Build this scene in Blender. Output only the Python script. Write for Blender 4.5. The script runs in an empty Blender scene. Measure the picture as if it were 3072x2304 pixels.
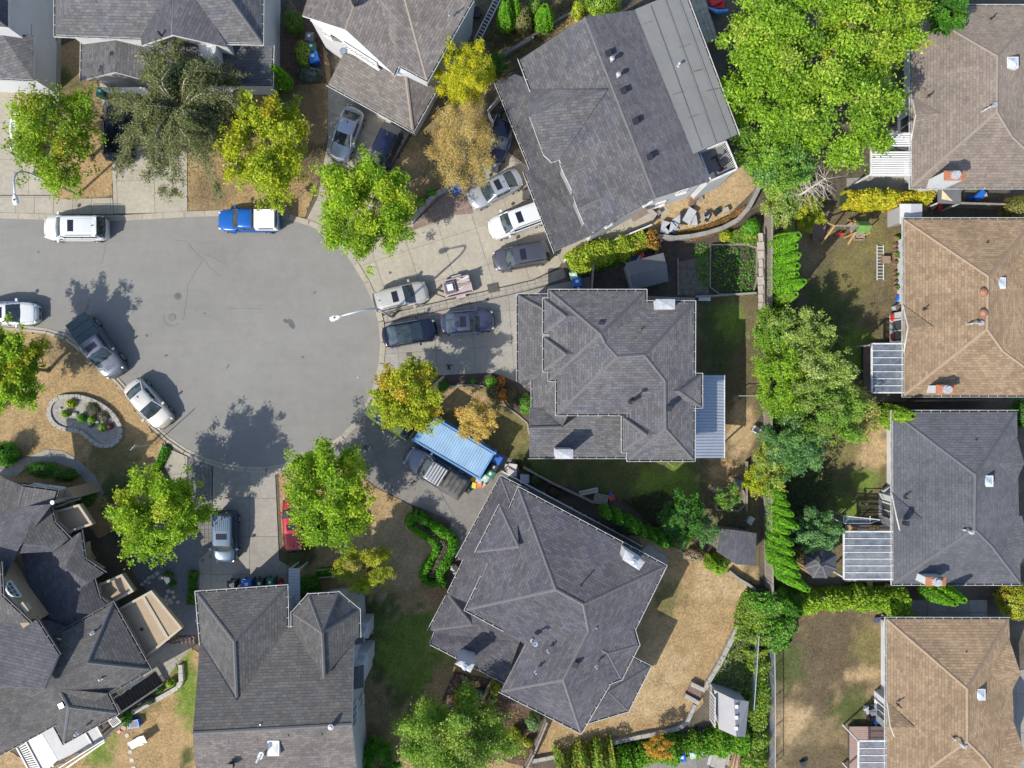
import bpy, bmesh, math, random
import numpy as np
from mathutils import Vector, Matrix, noise
random.seed(11); RNG = np.random.default_rng(5)
SC = bpy.context.scene
COL = SC.collection
R = math.radians
# ------------------------------------------------------------------ camera, light, exposure
CAMH, K, CX, CY = 55.0, 41.5, 1536.0, 1152.0      # camera height (m), ground scale (photo px per m), nadir
cam = bpy.data.cameras.new('camera'); camo = bpy.data.objects.new('camera', cam); COL.objects.link(camo)
camo.location = (0, 0, CAMH); camo.rotation_euler = (0, 0, 0)
cam.sensor_width = 36; cam.lens = 36 * K * CAMH / 3072; cam.clip_end = 1500; cam.clip_start = .5
SC.camera = camo
SUN_EL, SHX, SHY = 42.0, .743, .67                # shadows fall towards (+SHX, +SHY)
w = bpy.data.worlds.new('World'); SC.world = w; w.use_nodes = True
nt = w.node_tree; bg = nt.nodes['Background']
sky = nt.nodes.new('ShaderNodeTexSky'); sky.sky_type = 'NISHITA'; sky.sun_disc = False
sky.sun_elevation = R(SUN_EL); sky.sun_rotation = R(228)
nt.links.new(sky.outputs[0], bg.inputs[0]); bg.inputs[1].default_value = .15
sl = bpy.data.lights.new('sun', 'SUN'); sl.energy = 3.9; sl.angle = R(.6); sl.color = (1, .945, .84)
so = bpy.data.objects.new('sun', sl); COL.objects.link(so); so.location = (-40, -36, 60)
so.rotation_euler = Vector((SHX * math.cos(R(SUN_EL)), SHY * math.cos(R(SUN_EL)), -math.sin(R(SUN_EL)))).to_track_quat('-Z', 'Y').to_euler()
SC.view_settings.view_transform = 'Standard'; SC.view_settings.look = 'None'
SC.view_settings.exposure = .8; SC.view_settings.gamma = 1; SC.view_settings.use_curve_mapping = False

# ------------------------------------------------------------------ coordinates: a survey of the photo gives plan positions on the ground or at a height
def W(px, py, z=0.0):
    s = (CAMH - z) / CAMH / K
    return Vector(((px - CX) * s, -(py - CY) * s, z))
ORG = {'A1': (0, 0), 'A2': (800, 0), 'A3': (1500, 0), 'A4': (2272, 0), 'B1': (0, 550), 'B2': (800, 550), 'B3': (1500, 550), 'B4': (2272, 550),
       'C1': (0, 1100), 'C2': (800, 1100), 'C3': (1500, 1100), 'C4': (2272, 1100), 'D1': (0, 1704), 'D2': (800, 1704), 'D3': (1500, 1704), 'D4': (2272, 1704)}
def T(t, *c):
    ox, oy = ORG[t]
    p = [(ox + c[i] / 2.765, oy + c[i + 1] / 2.765) for i in range(0, len(c), 2)]
    return p[0] if len(p) == 1 else p

# ------------------------------------------------------------------ materials
MC = {}
def _nodes(name):
    m = bpy.data.materials.new(name); m.use_nodes = True
    nt = m.node_tree; b = nt.nodes['Principled BSDF']
    return m, nt, b
def N(nt, typ, **kw):
    n = nt.nodes.new(typ)
    for k, v in kw.items():
        if k.startswith('i'):
            n.inputs[int(k[1:])].default_value = v
        else: setattr(n, k, v)
    return n
def c4(c): return (c[0], c[1], c[2], 1)
def ramp(nt, src, stops):
    r = nt.nodes.new('ShaderNodeValToRGB'); e = r.color_ramp.elements
    e[0].position, e[0].color = stops[0][0], c4(stops[0][1]); e[1].position, e[1].color = stops[-1][0], c4(stops[-1][1])
    for p, c in stops[1:-1]:
        x = e.new(p); x.color = c4(c)
    nt.links.new(src, r.inputs[0]); return r
def noi(nt, vec, scale, detail=4, rough=.6):
    n = nt.nodes.new('ShaderNodeTexNoise'); n.inputs['Scale'].default_value = scale
    n.inputs['Detail'].default_value = detail; n.inputs['Roughness'].default_value = rough
    nt.links.new(vec, n.inputs['Vector']); return n.outputs[0]
def mulc(nt, col, fac, lo, hi):
    mr = N(nt, 'ShaderNodeMapRange'); mr.inputs[1].default_value = .3; mr.inputs[2].default_value = .7
    mr.inputs[3].default_value = lo; mr.inputs[4].default_value = hi; nt.links.new(fac, mr.inputs[0])
    v = N(nt, 'ShaderNodeVectorMath', operation='SCALE'); nt.links.new(col, v.inputs[0]); nt.links.new(mr.outputs[0], v.inputs['Scale'])
    return v.outputs[0]
def bump(nt, b, h, st, dist):
    bp = N(nt, 'ShaderNodeBump'); bp.inputs['Strength'].default_value = st; bp.inputs['Distance'].default_value = dist
    nt.links.new(h, bp.inputs['Height']); nt.links.new(bp.outputs[0], b.inputs['Normal'])
def M(name, col, rough=.7, var=.15, scale=2.0, fine=.08, metal=0.0, bmp=0.0, coat=0.0, spec=.5):
    if name in MC: return MC[name]
    m, nt, b = _nodes(name)
    g = N(nt, 'ShaderNodeNewGeometry').outputs['Position']
    rgb = N(nt, 'ShaderNodeRGB'); rgb.outputs[0].default_value = c4(col); c = rgb.outputs[0]
    if var: c = mulc(nt, c, noi(nt, g, scale), 1 - var, 1 + var)
    if fine: c = mulc(nt, c, noi(nt, g, scale * 14, 3), 1 - fine, 1 + fine)
    nt.links.new(c, b.inputs['Base Color'])
    b.inputs['Roughness'].default_value = rough; b.inputs['Metallic'].default_value = metal
    b.inputs['Coat Weight'].default_value = coat; b.inputs['Coat Roughness'].default_value = .05
    b.inputs['Specular IOR Level'].default_value = spec
    if bmp: bump(nt, b, noi(nt, g, 30, 3), .6, bmp)
    MC[name] = m; return m
def shingle(name, c1, c2, line, row=.19, wid=.36, tint=None):
    m, nt, b = _nodes(name)
    uv = N(nt, 'ShaderNodeUVMap').outputs[0]
    br = N(nt, 'ShaderNodeTexBrick'); br.offset = .43; br.squash = 1
    nt.links.new(uv, br.inputs['Vector'])
    br.inputs['Color1'].default_value = c4(c1); br.inputs['Color2'].default_value = c4(c2); br.inputs['Mortar'].default_value = c4(line)
    br.inputs['Scale'].default_value = 1; br.inputs['Mortar Size'].default_value = .008; br.inputs['Mortar Smooth'].default_value = .3
    br.inputs['Brick Width'].default_value = wid; br.inputs['Row Height'].default_value = row
    g = N(nt, 'ShaderNodeNewGeometry').outputs['Position']
    c = mulc(nt, br.outputs[0], noi(nt, g, .35, 5, .65), .84, 1.16)
    c = mulc(nt, c, noi(nt, g, 6, 4, .75), .82, 1.18)
    st_ = N(nt, 'ShaderNodeVectorMath', operation='MULTIPLY'); st_.inputs[1].default_value = (2.4, .22, 1); nt.links.new(uv, st_.inputs[0]); c = mulc(nt, c, noi(nt, st_.outputs[0], 1.0, 5, .7), .9, 1.09)
    sep = N(nt, 'ShaderNodeSeparateXYZ'); nt.links.new(uv, sep.inputs[0])
    d = N(nt, 'ShaderNodeMath', operation='DIVIDE', i1=row); nt.links.new(sep.outputs[1], d.inputs[0])
    f = N(nt, 'ShaderNodeMath', operation='FRACT'); nt.links.new(d.outputs[0], f.inputs[0])
    if tint:
        mx = N(nt, 'ShaderNodeMix', data_type='RGBA', blend_type='MULTIPLY'); mx.inputs[6].default_value = (1, 1, 1, 1)
        nt.links.new(c, mx.inputs[6]); mx.inputs[7].default_value = c4(tint)
        r_ = N(nt, 'ShaderNodeMapRange'); r_.inputs[1].default_value = .5; r_.inputs[2].default_value = .65
        nt.links.new(noi(nt, g, .6, 3), r_.inputs[0]); nt.links.new(r_.outputs[0], mx.inputs[0]); c = mx.outputs[2]
    nt.links.new(c, b.inputs['Base Color'])
    b.inputs['Roughness'].default_value = .9; b.inputs['Specular IOR Level'].default_value = .25
    s = N(nt, 'ShaderNodeMath', operation='MULTIPLY', i1=-1.0); nt.links.new(f.outputs[0], s.inputs[0])
    bump(nt, b, s.outputs[0], 1.0, .075)
    MC[name] = m; return m
def leafmat(name):
    m, nt, b = _nodes(name)
    a = N(nt, 'ShaderNodeAttribute', attribute_name='leafcol')
    nt.links.new(a.outputs['Color'], b.inputs['Base Color']); b.inputs['Roughness'].default_value = .55
    b.inputs['Specular IOR Level'].default_value = .3
    tr = N(nt, 'ShaderNodeBsdfTranslucent'); mul = N(nt, 'ShaderNodeVectorMath', operation='MULTIPLY')
    mul.inputs[1].default_value = (1.3, 1.5, .4); nt.links.new(a.outputs['Color'], mul.inputs[0]); nt.links.new(mul.outputs[0], tr.inputs[0])
    mix = N(nt, 'ShaderNodeMixShader', i0=.38); nt.links.new(b.outputs[0], mix.inputs[1]); nt.links.new(tr.outputs[0], mix.inputs[2])
    nt.links.new(mix.outputs[0], nt.nodes['Material Output'].inputs[0])
    MC[name] = m; return m
def lawnmat(name):
    m, nt, b = _nodes(name)
    g = N(nt, 'ShaderNodeNewGeometry').outputs['Position']
    a = N(nt, 'ShaderNodeAttribute', attribute_name='ground').outputs['Color']
    c = mulc(nt, a, noi(nt, g, .9, 5, .7), .78, 1.22)
    c = mulc(nt, c, noi(nt, g, 7, 6, .8), .55, 1.45)
    c = mulc(nt, c, noi(nt, g, 42, 2, .8), .7, 1.3)
    gr = N(nt, 'ShaderNodeMix', data_type='RGBA', blend_type='MIX'); gr.inputs[7].default_value = (.07, .09, .03, 1)
    nt.links.new(c, gr.inputs[6]); r_ = N(nt, 'ShaderNodeMapRange'); r_.inputs[1].default_value = .54; r_.inputs[2].default_value = .75; r_.inputs[4].default_value = .5
    nt.links.new(noi(nt, g, 2.7, 6, .8), r_.inputs[0]); nt.links.new(r_.outputs[0], gr.inputs[0])
    nt.links.new(gr.outputs[2], b.inputs['Base Color']); b.inputs['Roughness'].default_value = .95; b.inputs['Specular IOR Level'].default_value = .1
    bump(nt, b, noi(nt, g, 26, 5, .8), 1.0, .09)
    MC[name] = m; return m
def asphalt(name, col):
    m, nt, b = _nodes(name)
    g = N(nt, 'ShaderNodeNewGeometry').outputs['Position']
    rgb = N(nt, 'ShaderNodeRGB'); rgb.outputs[0].default_value = c4(col)
    c = mulc(nt, rgb.outputs[0], noi(nt, g, .12, 4, .6), .93, 1.07)
    c = mulc(nt, c, noi(nt, g, 1.3, 6, .7), .94, 1.06)
    c = mulc(nt, c, noi(nt, g, 22, 3, .8), .88, 1.12)
    c = mulc(nt, c, noi(nt, g, .45, 7, .75), .95, 1.05)
    sc_ = N(nt, 'ShaderNodeVectorMath', operation='MULTIPLY'); sc_.inputs[1].default_value = (.12, 1.6, 1); nt.links.new(g, sc_.inputs[0]); c = mulc(nt, c, noi(nt, sc_.outputs[0], 1.2, 5, .7), .965, 1.035)
    nt.links.new(c, b.inputs['Base Color']); b.inputs['Roughness'].default_value = .88; b.inputs['Specular IOR Level'].default_value = .3
    bump(nt, b, noi(nt, g, 40, 2), .5, .01); MC[name] = m; return m
def concrete(name, col):
    m, nt, b = _nodes(name)
    g = N(nt, 'ShaderNodeNewGeometry').outputs['Position']
    oi = N(nt, 'ShaderNodeObjectInfo').outputs['Random']
    rgb = N(nt, 'ShaderNodeRGB'); rgb.outputs[0].default_value = c4(col)
    c = mulc(nt, rgb.outputs[0], oi, .955, 1.045)
    c = mulc(nt, c, noi(nt, g, .5, 6, .7), .86, 1.1)
    c = mulc(nt, c, noi(nt, g, 4, 5, .75), .9, 1.1)
    c = mulc(nt, c, noi(nt, g, 40, 2), .93, 1.07)
    st = N(nt, 'ShaderNodeMix', data_type='RGBA', blend_type='MULTIPLY'); st.inputs[7].default_value = (.62, .57, .5, 1)
    nt.links.new(c, st.inputs[6]); r_ = N(nt, 'ShaderNodeMapRange'); r_.inputs[1].default_value = .58; r_.inputs[2].default_value = .8; r_.inputs[4].default_value = .6
    nt.links.new(noi(nt, g, 1.1, 7, .8), r_.inputs[0]); nt.links.new(r_.outputs[0], st.inputs[0])
    nt.links.new(st.outputs[2], b.inputs['Base Color']); b.inputs['Roughness'].default_value = .85; b.inputs['Specular IOR Level'].default_value = .3
    bump(nt, b, noi(nt, g, 35, 3), .4, .008); MC[name] = m; return m
def glassmat(name, col, rough=.06, alpha=1.0):
    m, nt, b = _nodes(name)
    g = N(nt, 'ShaderNodeNewGeometry').outputs['Position']
    rgb = N(nt, 'ShaderNodeRGB'); rgb.outputs[0].default_value = c4(col)
    nt.links.new(mulc(nt, rgb.outputs[0], noi(nt, g, 2.2, 3), .6, 1.5), b.inputs['Base Color'])
    b.inputs['Roughness'].default_value = rough; b.inputs['Alpha'].default_value = alpha; b.inputs['Specular IOR Level'].default_value = .8
    MC[name] = m; return m

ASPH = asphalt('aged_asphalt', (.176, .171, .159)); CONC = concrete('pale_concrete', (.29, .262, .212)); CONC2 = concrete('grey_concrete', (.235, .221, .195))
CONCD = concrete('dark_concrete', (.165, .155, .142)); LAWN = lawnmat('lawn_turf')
SH_G = shingle('grey_shingle', (.082, .080, .083), (.125, .122, .124), (.035, .035, .038), tint=(.93, .94, 1.04))
SH_P = shingle('plum_grey_shingle', (.066, .064, .072), (.100, .097, .108), (.03, .03, .035), tint=(.95, .95, 1.05))
SH_W = shingle('soot_grey_shingle', (.068, .066, .066), (.098, .095, .094), (.03, .03, .03), tint=(1.05, 1, .96))
SH_G2 = shingle('warm_grey_shingle', (.12, .108, .1), (.18, .162, .146), (.06, .053, .048), tint=(.9, .9, .95))
SH_G3 = shingle('slate_shingle', (.078, .08, .09), (.098, .101, .113), (.04, .041, .047))
SH_B = shingle('brown_shingle', (.19, .132, .082), (.265, .19, .12), (.10, .068, .047))
SH_B2 = shingle('taupe_shingle', (.165, .135, .112), (.215, .177, .145), (.085, .07, .06))
SH_D = shingle('charcoal_and_shade_shingle', (.062, .062, .072), (.088, .088, .1), (.045, .045, .05))  # real dark roofs, plus painted shade on sun-averted and sunken slopes
CAPG = M('grey_ridge_cap', (.098, .096, .1), .9, .12, 5); CAPB = M('brown_ridge_cap', (.255, .182, .122), .9, .12, 5); CAPD = M('dark_ridge_cap', (.088, .09, .1), .9, .12, 5)
CAPT = M('taupe_ridge_cap', (.2, .168, .14), .9, .1, 5)
WHITE = M('white_paint', (.47, .47, .47), .55, .05, 1, .03); WALLW = M('white_siding', (.43, .44, .455), .7, .06, .8, .04)
TRIM = M('white_trim', (.5, .5, .49), .5, .2, 2.5, .12); GUTIN = M('gutter_inside', (.045, .042, .04), .9, .3, 6)  # dark tone for the gutter floor and the base under deck boards
STUC = M('tan_stucco', (.28, .21, .135), .85, .07, 1.3, .06, bmp=.01); STUCL = M('cream_stucco', (.33, .285, .21), .85, .05, 1.5)
WOOD = M('grey_weathered_wood', (.2, .175, .15), .85, .25, 5, .2); WOODB = M('brown_deck_wood', (.13, .085, .065), .8, .2, 4, .2); WOODL = M('raw_pine', (.42, .27, .12), .75, .15, 4)
SOIL = M('garden_soil', (.06, .045, .035), .95, .35, 2.5, .3, bmp=.03); GRAV = M('blue_grey_gravel', (.12, .13, .145), .9, .2, 6, .3, bmp=.02)
STONE = M('stone_block', (.27, .25, .225), .9, .22, 5, .15, bmp=.02); BLACK = M('black_plastic', (.018, .018, .02), .5, .1, 4); METAL = M('galvanised_metal', (.5, .52, .55), .35, .1, 3, .04, metal=.8)
GLASS = glassmat('window_glass', (.05, .06, .07)); CARGL = glassmat('car_glass', (.025, .035, .042), .04); BARK = M('tree_bark', (.16, .125, .095), .9, .3, 6, .2, bmp=.02)
BARKP = M('pale_bark', (.36, .32, .27), .85, .25, 6, .15); LEAF = leafmat('foliage'); ORANGE = M('terracotta_flue', (.3, .115, .055), .8, .12, 4)
FLASH = M('sheet_metal_flashing', (.33, .335, .35), .5, .2, 4, .1, metal=.1); RUBBER = M('tyre_rubber', (.025, .025, .027), .8, .1, 5); RIM = M('alloy_rim', (.42, .43, .45), .3, .1, 6, .05, metal=.8)

# ------------------------------------------------------------------ object helpers
FR = {}
def link(o, parent=None):
    COL.objects.link(o)
    if parent is not None: o.parent = parent
    return o
def tag(o, label=None, cat=None, group=None, kind=None):
    if label: o['label'] = label
    if cat: o['category'] = cat
    if group: o['group'] = group
    if kind: o['kind'] = kind
    return o
def thing(name, label, cat, loc, rot=0.0, group=None, local=False):
    o = bpy.data.objects.new(name, None); COL.objects.link(o); o.location = loc; o.rotation_euler = (0, 0, rot); o.empty_display_size = .3
    tag(o, label, cat, group); FR[o.name] = Vector((0, 0, 0)) if local else Vector(loc)
    return o
def mk(name, verts, faces, mats, parent=None, smooth=False, mi=None, uv=None, base=False):
    vs = [Vector(v) for v in verts]
    lo = Vector([min(v[i] for v in vs) for i in range(3)]); hi = Vector([max(v[i] for v in vs) for i in range(3)])
    c = (lo + hi) / 2
    if parent is None: c.z = lo.z
    me = bpy.data.meshes.new(name); me.from_pydata([v - c for v in vs], [], faces)
    for m in (mats if isinstance(mats, (list, tuple)) else [mats]): me.materials.append(m)
    if mi is not None: me.polygons.foreach_set('material_index', mi)
    if smooth: me.polygons.foreach_set('use_smooth', [True] * len(me.polygons))
    if uv is not None:
        l = me.uv_layers.new(name='UVMap'); l.data.foreach_set('uv', [x for f in uv for p in f for x in p])
    me.update()
    o = bpy.data.objects.new(name, me); link(o, parent)
    off = FR[parent.name] if parent is not None else Vector((0, 0, 0))
    o.location = c - off; FR[o.name] = c
    return o
class MB:
    def __init__(s): s.v = []; s.f = []; s.m = []
    def add(s, v, f, m=0):
        n = len(s.v); s.v += [tuple(x) for x in v]; s.f += [tuple(i + n for i in q) for q in f]; s.m += [m] * len(f)
    def box(s, x0, x1, y0, y1, z0, z1, m=0):
        s.add([(x0, y0, z0), (x1, y0, z0), (x1, y1, z0), (x0, y1, z0), (x0, y0, z1), (x1, y0, z1), (x1, y1, z1), (x0, y1, z1)],
              [(0, 3, 2, 1), (4, 5, 6, 7), (0, 1, 5, 4), (1, 2, 6, 5), (2, 3, 7, 6), (3, 0, 4, 7)], m)
    def bar(s, a, b, w, h, m=0):           # box along a segment, w wide, h tall (square to it)
        a = Vector(a); b = Vector(b); d = (b - a).normalized(); u = Vector((0, 0, 1)) if abs(d.z) < .9 else Vector((1, 0, 0))
        r = d.cross(u).normalized() * (w / 2); t = r.cross(d).normalized() * (h / 2)
        s.add([a - r - t, a + r - t, a + r + t, a - r + t, b - r - t, b + r - t, b + r + t, b - r + t],
              [(0, 1, 2, 3), (7, 6, 5, 4), (0, 4, 5, 1), (1, 5, 6, 2), (2, 6, 7, 3), (3, 7, 4, 0)], m)
    def tube(s, pts, rad, n=7, m=0, cap=True):
        pts = [Vector(p) for p in pts]; rad = rad if isinstance(rad, (list, tuple)) else [rad] * len(pts)
        vs = []; 
        for i, p in enumerate(pts):
            d = (pts[min(i + 1, len(pts) - 1)] - pts[max(i - 1, 0)]).normalized()
            u = Vector((0, 0, 1)) if abs(d.z) < .9 else Vector((1, 0, 0))
            a = d.cross(u).normalized(); b = a.cross(d)
            vs += [p + (a * math.cos(2 * math.pi * k / n) + b * math.sin(2 * math.pi * k / n)) * rad[i] for k in range(n)]
        fs = [(i * n + k, i * n + (k + 1) % n, (i + 1) * n + (k + 1) % n, (i + 1) * n + k) for i in range(len(pts) - 1) for k in range(n)]
        if cap: fs += [tuple(range(n))[::-1], tuple((len(pts) - 1) * n + k for k in range(n))]
        s.add(vs, fs, m)
    def cyl(s, c, r, z0, z1, n=16, m=0, r2=None):
        s.tube([(c[0], c[1], z0), (c[0], c[1], z1)], [r, r if r2 is None else r2], n, m)
    def prism(s, poly, z0, z1, m=0):
        n = len(poly); s.add([(p[0], p[1], z0) for p in poly] + [(p[0], p[1], z1) for p in poly],
              [tuple(range(n))[::-1], tuple(range(n, 2 * n))] + [(i, (i + 1) % n, n + (i + 1) % n, n + i) for i in range(n)], m)
    def build(s, name, mats, parent=None, smooth=False):
        return mk(name, s.v, s.f, mats, parent, smooth, s.m)
def sblob(name, c, rx, ry, rz, mat, parent=None, n=10, rough=.1, seed=0, half=False):
    vs = []; fs = []; rr = random.Random(seed); ph = [rr.uniform(0, 9) for _ in range(3)]
    for i in range(n // 2 + 1):
        th = (math.pi / 2 if half else math.pi) * i / (n // 2)
        for k in range(n):
            a = 2 * math.pi * k / n; d = Vector((math.sin(th) * math.cos(a), math.sin(th) * math.sin(a), math.cos(th)))
            f = 1 + rough * (noise.noise(d * 1.7 + Vector(ph)) * 2)
            vs.append((c[0] + d.x * rx * f, c[1] + d.y * ry * f, c[2] + d.z * rz * f))
    for i in range(n // 2):
        for k in range(n): fs.append((i * n + k, (i + 1) * n + k, (i + 1) * n + (k + 1) % n, i * n + (k + 1) % n))
    return mk(name, vs, fs, mat, parent, True)
def area2(p): return sum(p[i][0] * p[(i + 1) % len(p)][1] - p[(i + 1) % len(p)][0] * p[i][1] for i in range(len(p)))
def inset(poly, d):                        # miter inset of an xy polygon (positive = inwards)
    p = [Vector((a[0], a[1])) for a in poly]; n = len(p); sg = 1 if area2(p) > 0 else -1; out = []
    for i in range(n):
        e1 = (p[i] - p[i - 1]).normalized(); e2 = (p[(i + 1) % n] - p[i]).normalized()
        n1 = Vector((-e1.y, e1.x)) * sg; n2 = Vector((-e2.y, e2.x)) * sg; b = n1 + n2
        if b.length < .2: out.append(p[i] + n1 * d); continue
        b.normalize(); out.append(p[i] + b * (d / max(.35, b.dot(n1))))
    return out
def clip(poly, nx, ny, d):                 # keep nx*x+ny*y<=d
    out = []; n = len(poly)
    for i in range(n):
        a = poly[i]; b = poly[(i + 1) % n]; da = nx * a[0] + ny * a[1] - d; db = nx * b[0] + ny * b[1] - d
        if da <= 0: out.append(a)
        if da * db < 0:
            t = da / (da - db); out.append((a[0] + (b[0] - a[0]) * t, a[1] + (b[1] - a[1]) * t))
    return out
def cells(poly, ang, sx, sy, gap=0.0, ox=0, oy=0):
    """split a polygon into rotated grid cells"""
    ca, sa = math.cos(ang), math.sin(ang); q = [(x * ca + y * sa - ox, -x * sa + y * ca - oy) for x, y in poly]; res = []
    x0, x1 = min(a[0] for a in q), max(a[0] for a in q); y0, y1 = min(a[1] for a in q), max(a[1] for a in q)
    for i in range(math.floor(x0 / sx), math.ceil(x1 / sx)):
        c = clip(clip(q, -1, 0, -(i * sx + gap)), 1, 0, (i + 1) * sx - gap)
        if len(c) < 3: continue
        for j in range(math.floor(y0 / sy), math.ceil(y1 / sy)):
            e = clip(clip(c, 0, -1, -(j * sy + gap)), 0, 1, (j + 1) * sy - gap)
            if len(e) >= 3 and abs(area2(e)) > .06: res.append([((x + ox) * ca - (y + oy) * sa, (x + ox) * sa + (y + oy) * ca) for x, y in e])
    return res
def xy(pts, z=0.0): return [tuple(W(p[0], p[1], z).xy) for p in pts]
def smooth_poly(pts, it=2):
    for _ in range(it):
        o = []
        for i in range(len(pts)):
            a = pts[i]; b = pts[(i + 1) % len(pts)]
            o += [(a[0] * .75 + b[0] * .25, a[1] * .75 + b[1] * .25), (a[0] * .25 + b[0] * .75, a[1] * .25 + b[1] * .75)]
        pts = o
    return pts
# ================================================================== GROUND
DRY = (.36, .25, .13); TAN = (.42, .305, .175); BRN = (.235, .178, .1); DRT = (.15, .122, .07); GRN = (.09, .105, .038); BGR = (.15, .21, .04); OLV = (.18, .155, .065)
BLOBS = [  # px, py, rx, ry, colour : where the turf is greener, barer or darker
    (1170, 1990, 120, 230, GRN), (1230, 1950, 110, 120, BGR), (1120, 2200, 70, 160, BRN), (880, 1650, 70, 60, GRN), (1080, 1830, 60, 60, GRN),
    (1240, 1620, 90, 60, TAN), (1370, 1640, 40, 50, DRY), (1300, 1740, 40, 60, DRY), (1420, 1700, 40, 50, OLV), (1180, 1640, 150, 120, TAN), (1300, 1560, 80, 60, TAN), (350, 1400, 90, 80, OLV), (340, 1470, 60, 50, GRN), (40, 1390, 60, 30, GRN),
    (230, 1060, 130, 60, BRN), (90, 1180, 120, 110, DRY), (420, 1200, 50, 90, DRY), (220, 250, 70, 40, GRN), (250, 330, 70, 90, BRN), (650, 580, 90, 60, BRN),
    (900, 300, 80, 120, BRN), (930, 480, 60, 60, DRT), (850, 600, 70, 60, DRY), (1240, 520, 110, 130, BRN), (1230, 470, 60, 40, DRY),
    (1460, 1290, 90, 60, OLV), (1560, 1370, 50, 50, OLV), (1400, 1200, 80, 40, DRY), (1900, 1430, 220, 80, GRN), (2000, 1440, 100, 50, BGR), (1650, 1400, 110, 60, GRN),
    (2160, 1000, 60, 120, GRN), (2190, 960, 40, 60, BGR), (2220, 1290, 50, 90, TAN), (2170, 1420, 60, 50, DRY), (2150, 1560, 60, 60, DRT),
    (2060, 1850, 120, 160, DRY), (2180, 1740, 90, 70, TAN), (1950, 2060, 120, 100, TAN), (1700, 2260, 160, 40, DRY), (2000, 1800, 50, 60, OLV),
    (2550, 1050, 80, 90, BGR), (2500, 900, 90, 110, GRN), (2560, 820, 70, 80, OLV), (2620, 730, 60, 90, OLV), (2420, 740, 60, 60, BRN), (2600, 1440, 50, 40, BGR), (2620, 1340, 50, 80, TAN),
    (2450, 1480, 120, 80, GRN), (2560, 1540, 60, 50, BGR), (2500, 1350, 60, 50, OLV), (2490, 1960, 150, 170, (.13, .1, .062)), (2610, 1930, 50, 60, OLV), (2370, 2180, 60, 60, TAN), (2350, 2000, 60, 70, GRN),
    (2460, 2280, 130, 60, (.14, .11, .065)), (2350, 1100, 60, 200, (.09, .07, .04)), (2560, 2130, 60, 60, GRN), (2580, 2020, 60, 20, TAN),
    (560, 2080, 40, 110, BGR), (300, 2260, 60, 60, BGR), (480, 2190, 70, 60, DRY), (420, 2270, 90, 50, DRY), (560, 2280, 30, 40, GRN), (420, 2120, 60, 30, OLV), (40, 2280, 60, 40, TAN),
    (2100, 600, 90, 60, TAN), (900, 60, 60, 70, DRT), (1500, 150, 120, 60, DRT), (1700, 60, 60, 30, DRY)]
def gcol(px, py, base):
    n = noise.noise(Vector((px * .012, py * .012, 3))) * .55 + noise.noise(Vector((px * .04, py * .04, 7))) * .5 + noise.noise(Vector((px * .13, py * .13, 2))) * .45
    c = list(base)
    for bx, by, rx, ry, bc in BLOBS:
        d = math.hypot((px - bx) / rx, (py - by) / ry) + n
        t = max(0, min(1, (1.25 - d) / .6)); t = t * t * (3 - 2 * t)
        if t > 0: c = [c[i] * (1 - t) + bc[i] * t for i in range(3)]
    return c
LAWNS = []
def lawn(name, pts, base=DRY, z=.035, sm=0, step=.36, sheet=LAWN):
    if sm: pts = smooth_poly(pts, sm)
    poly = xy(pts); LAWNS.append((poly, base)); vs = []; fs = []; cl = []; idx = {}
    for c in cells(poly, .3, step, step):
        f = []
        for p in c:
            k = (round(p[0], 3), round(p[1], 3))
            if k not in idx:
                idx[k] = len(vs); vs.append((p[0], p[1], z + .02 * noise.noise(Vector((p[0] * .8, p[1] * .8, 0)))))
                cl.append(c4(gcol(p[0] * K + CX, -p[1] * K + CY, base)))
            if not f or f[-1] != idx[k]: f.append(idx[k])
        if len(set(f)) == len(f) and len(f) > 2: fs.append(tuple(f))
    # closed edge down to the soil so that the turf has thickness
    o = mk(name, vs, fs, sheet)
    a = o.data.color_attributes.new('ground', 'FLOAT_COLOR', 'POINT'); a.data.foreach_set('color', [x for c in cl for x in c])
    o['kind'] = 'structure'; return o
def sheet(name, pts, mat, z, sm=0, thick=0):
    if sm: pts = smooth_poly(pts, sm)
    p = xy(pts); m = MB()
    if area2(p) < 0: p = p[::-1]
    if thick: m.prism(p, z - thick, z)
    else: m.add([(a[0], a[1], z) for a in p], [tuple(range(len(p)))])
    o = m.build(name, mat); o['kind'] = 'structure'; return o
def slabs(name, pts, mat, ang, sx, sy, z=.055, gap=.012, ox=0, oy=0, part='slab', jit=.004, bed=CONCD, sm=0):
    if sm: pts = smooth_poly(pts, sm)
    p = xy(pts); root = sheet(name, pts, bed, z - .02)
    for c in cells(p, R(ang), sx, sy, gap, ox, oy):
        if area2(c) < 0: c = c[::-1]
        m = MB(); zz = z + random.uniform(-jit, jit); m.prism(c, z - .05, zz); m.build(part, mat, root)
    return root
# a broad field of soil with rough growth under everything
gp = [(-2600, -2000), (5600, -2000), (5600, 4300), (-2600, 4300)]
g0 = sheet('ground', gp, M('rough_soil', (.085, .07, .05), .95, .4, .6, .3, bmp=.04), 0.0)
road_edge = [(0, 655), (119, 659), (345, 664), (564, 651), (700, 647), (800, 650), (870, 660), (930, 678), (981, 702), (1022, 738), (1053, 785), (1085, 835),
    (1111, 886), (1131, 940), (1141, 1000), (1141, 1060), (1132, 1114), (1114, 1180), (1084, 1238), (1035, 1297), (981, 1337), (925, 1368), (869, 1388), (800, 1401), (730, 1400), (670, 1390),
    (612, 1371), (564, 1349), (517, 1318), (470, 1278), (425, 1225), (375, 1150), (315, 1095), (256, 1045), (202, 1004), (141, 985), (54, 975), (0, 972)]
road = sheet('road', [(-1500, 655)] + road_edge + [(-1500, 972)], ASPH, .012)
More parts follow.
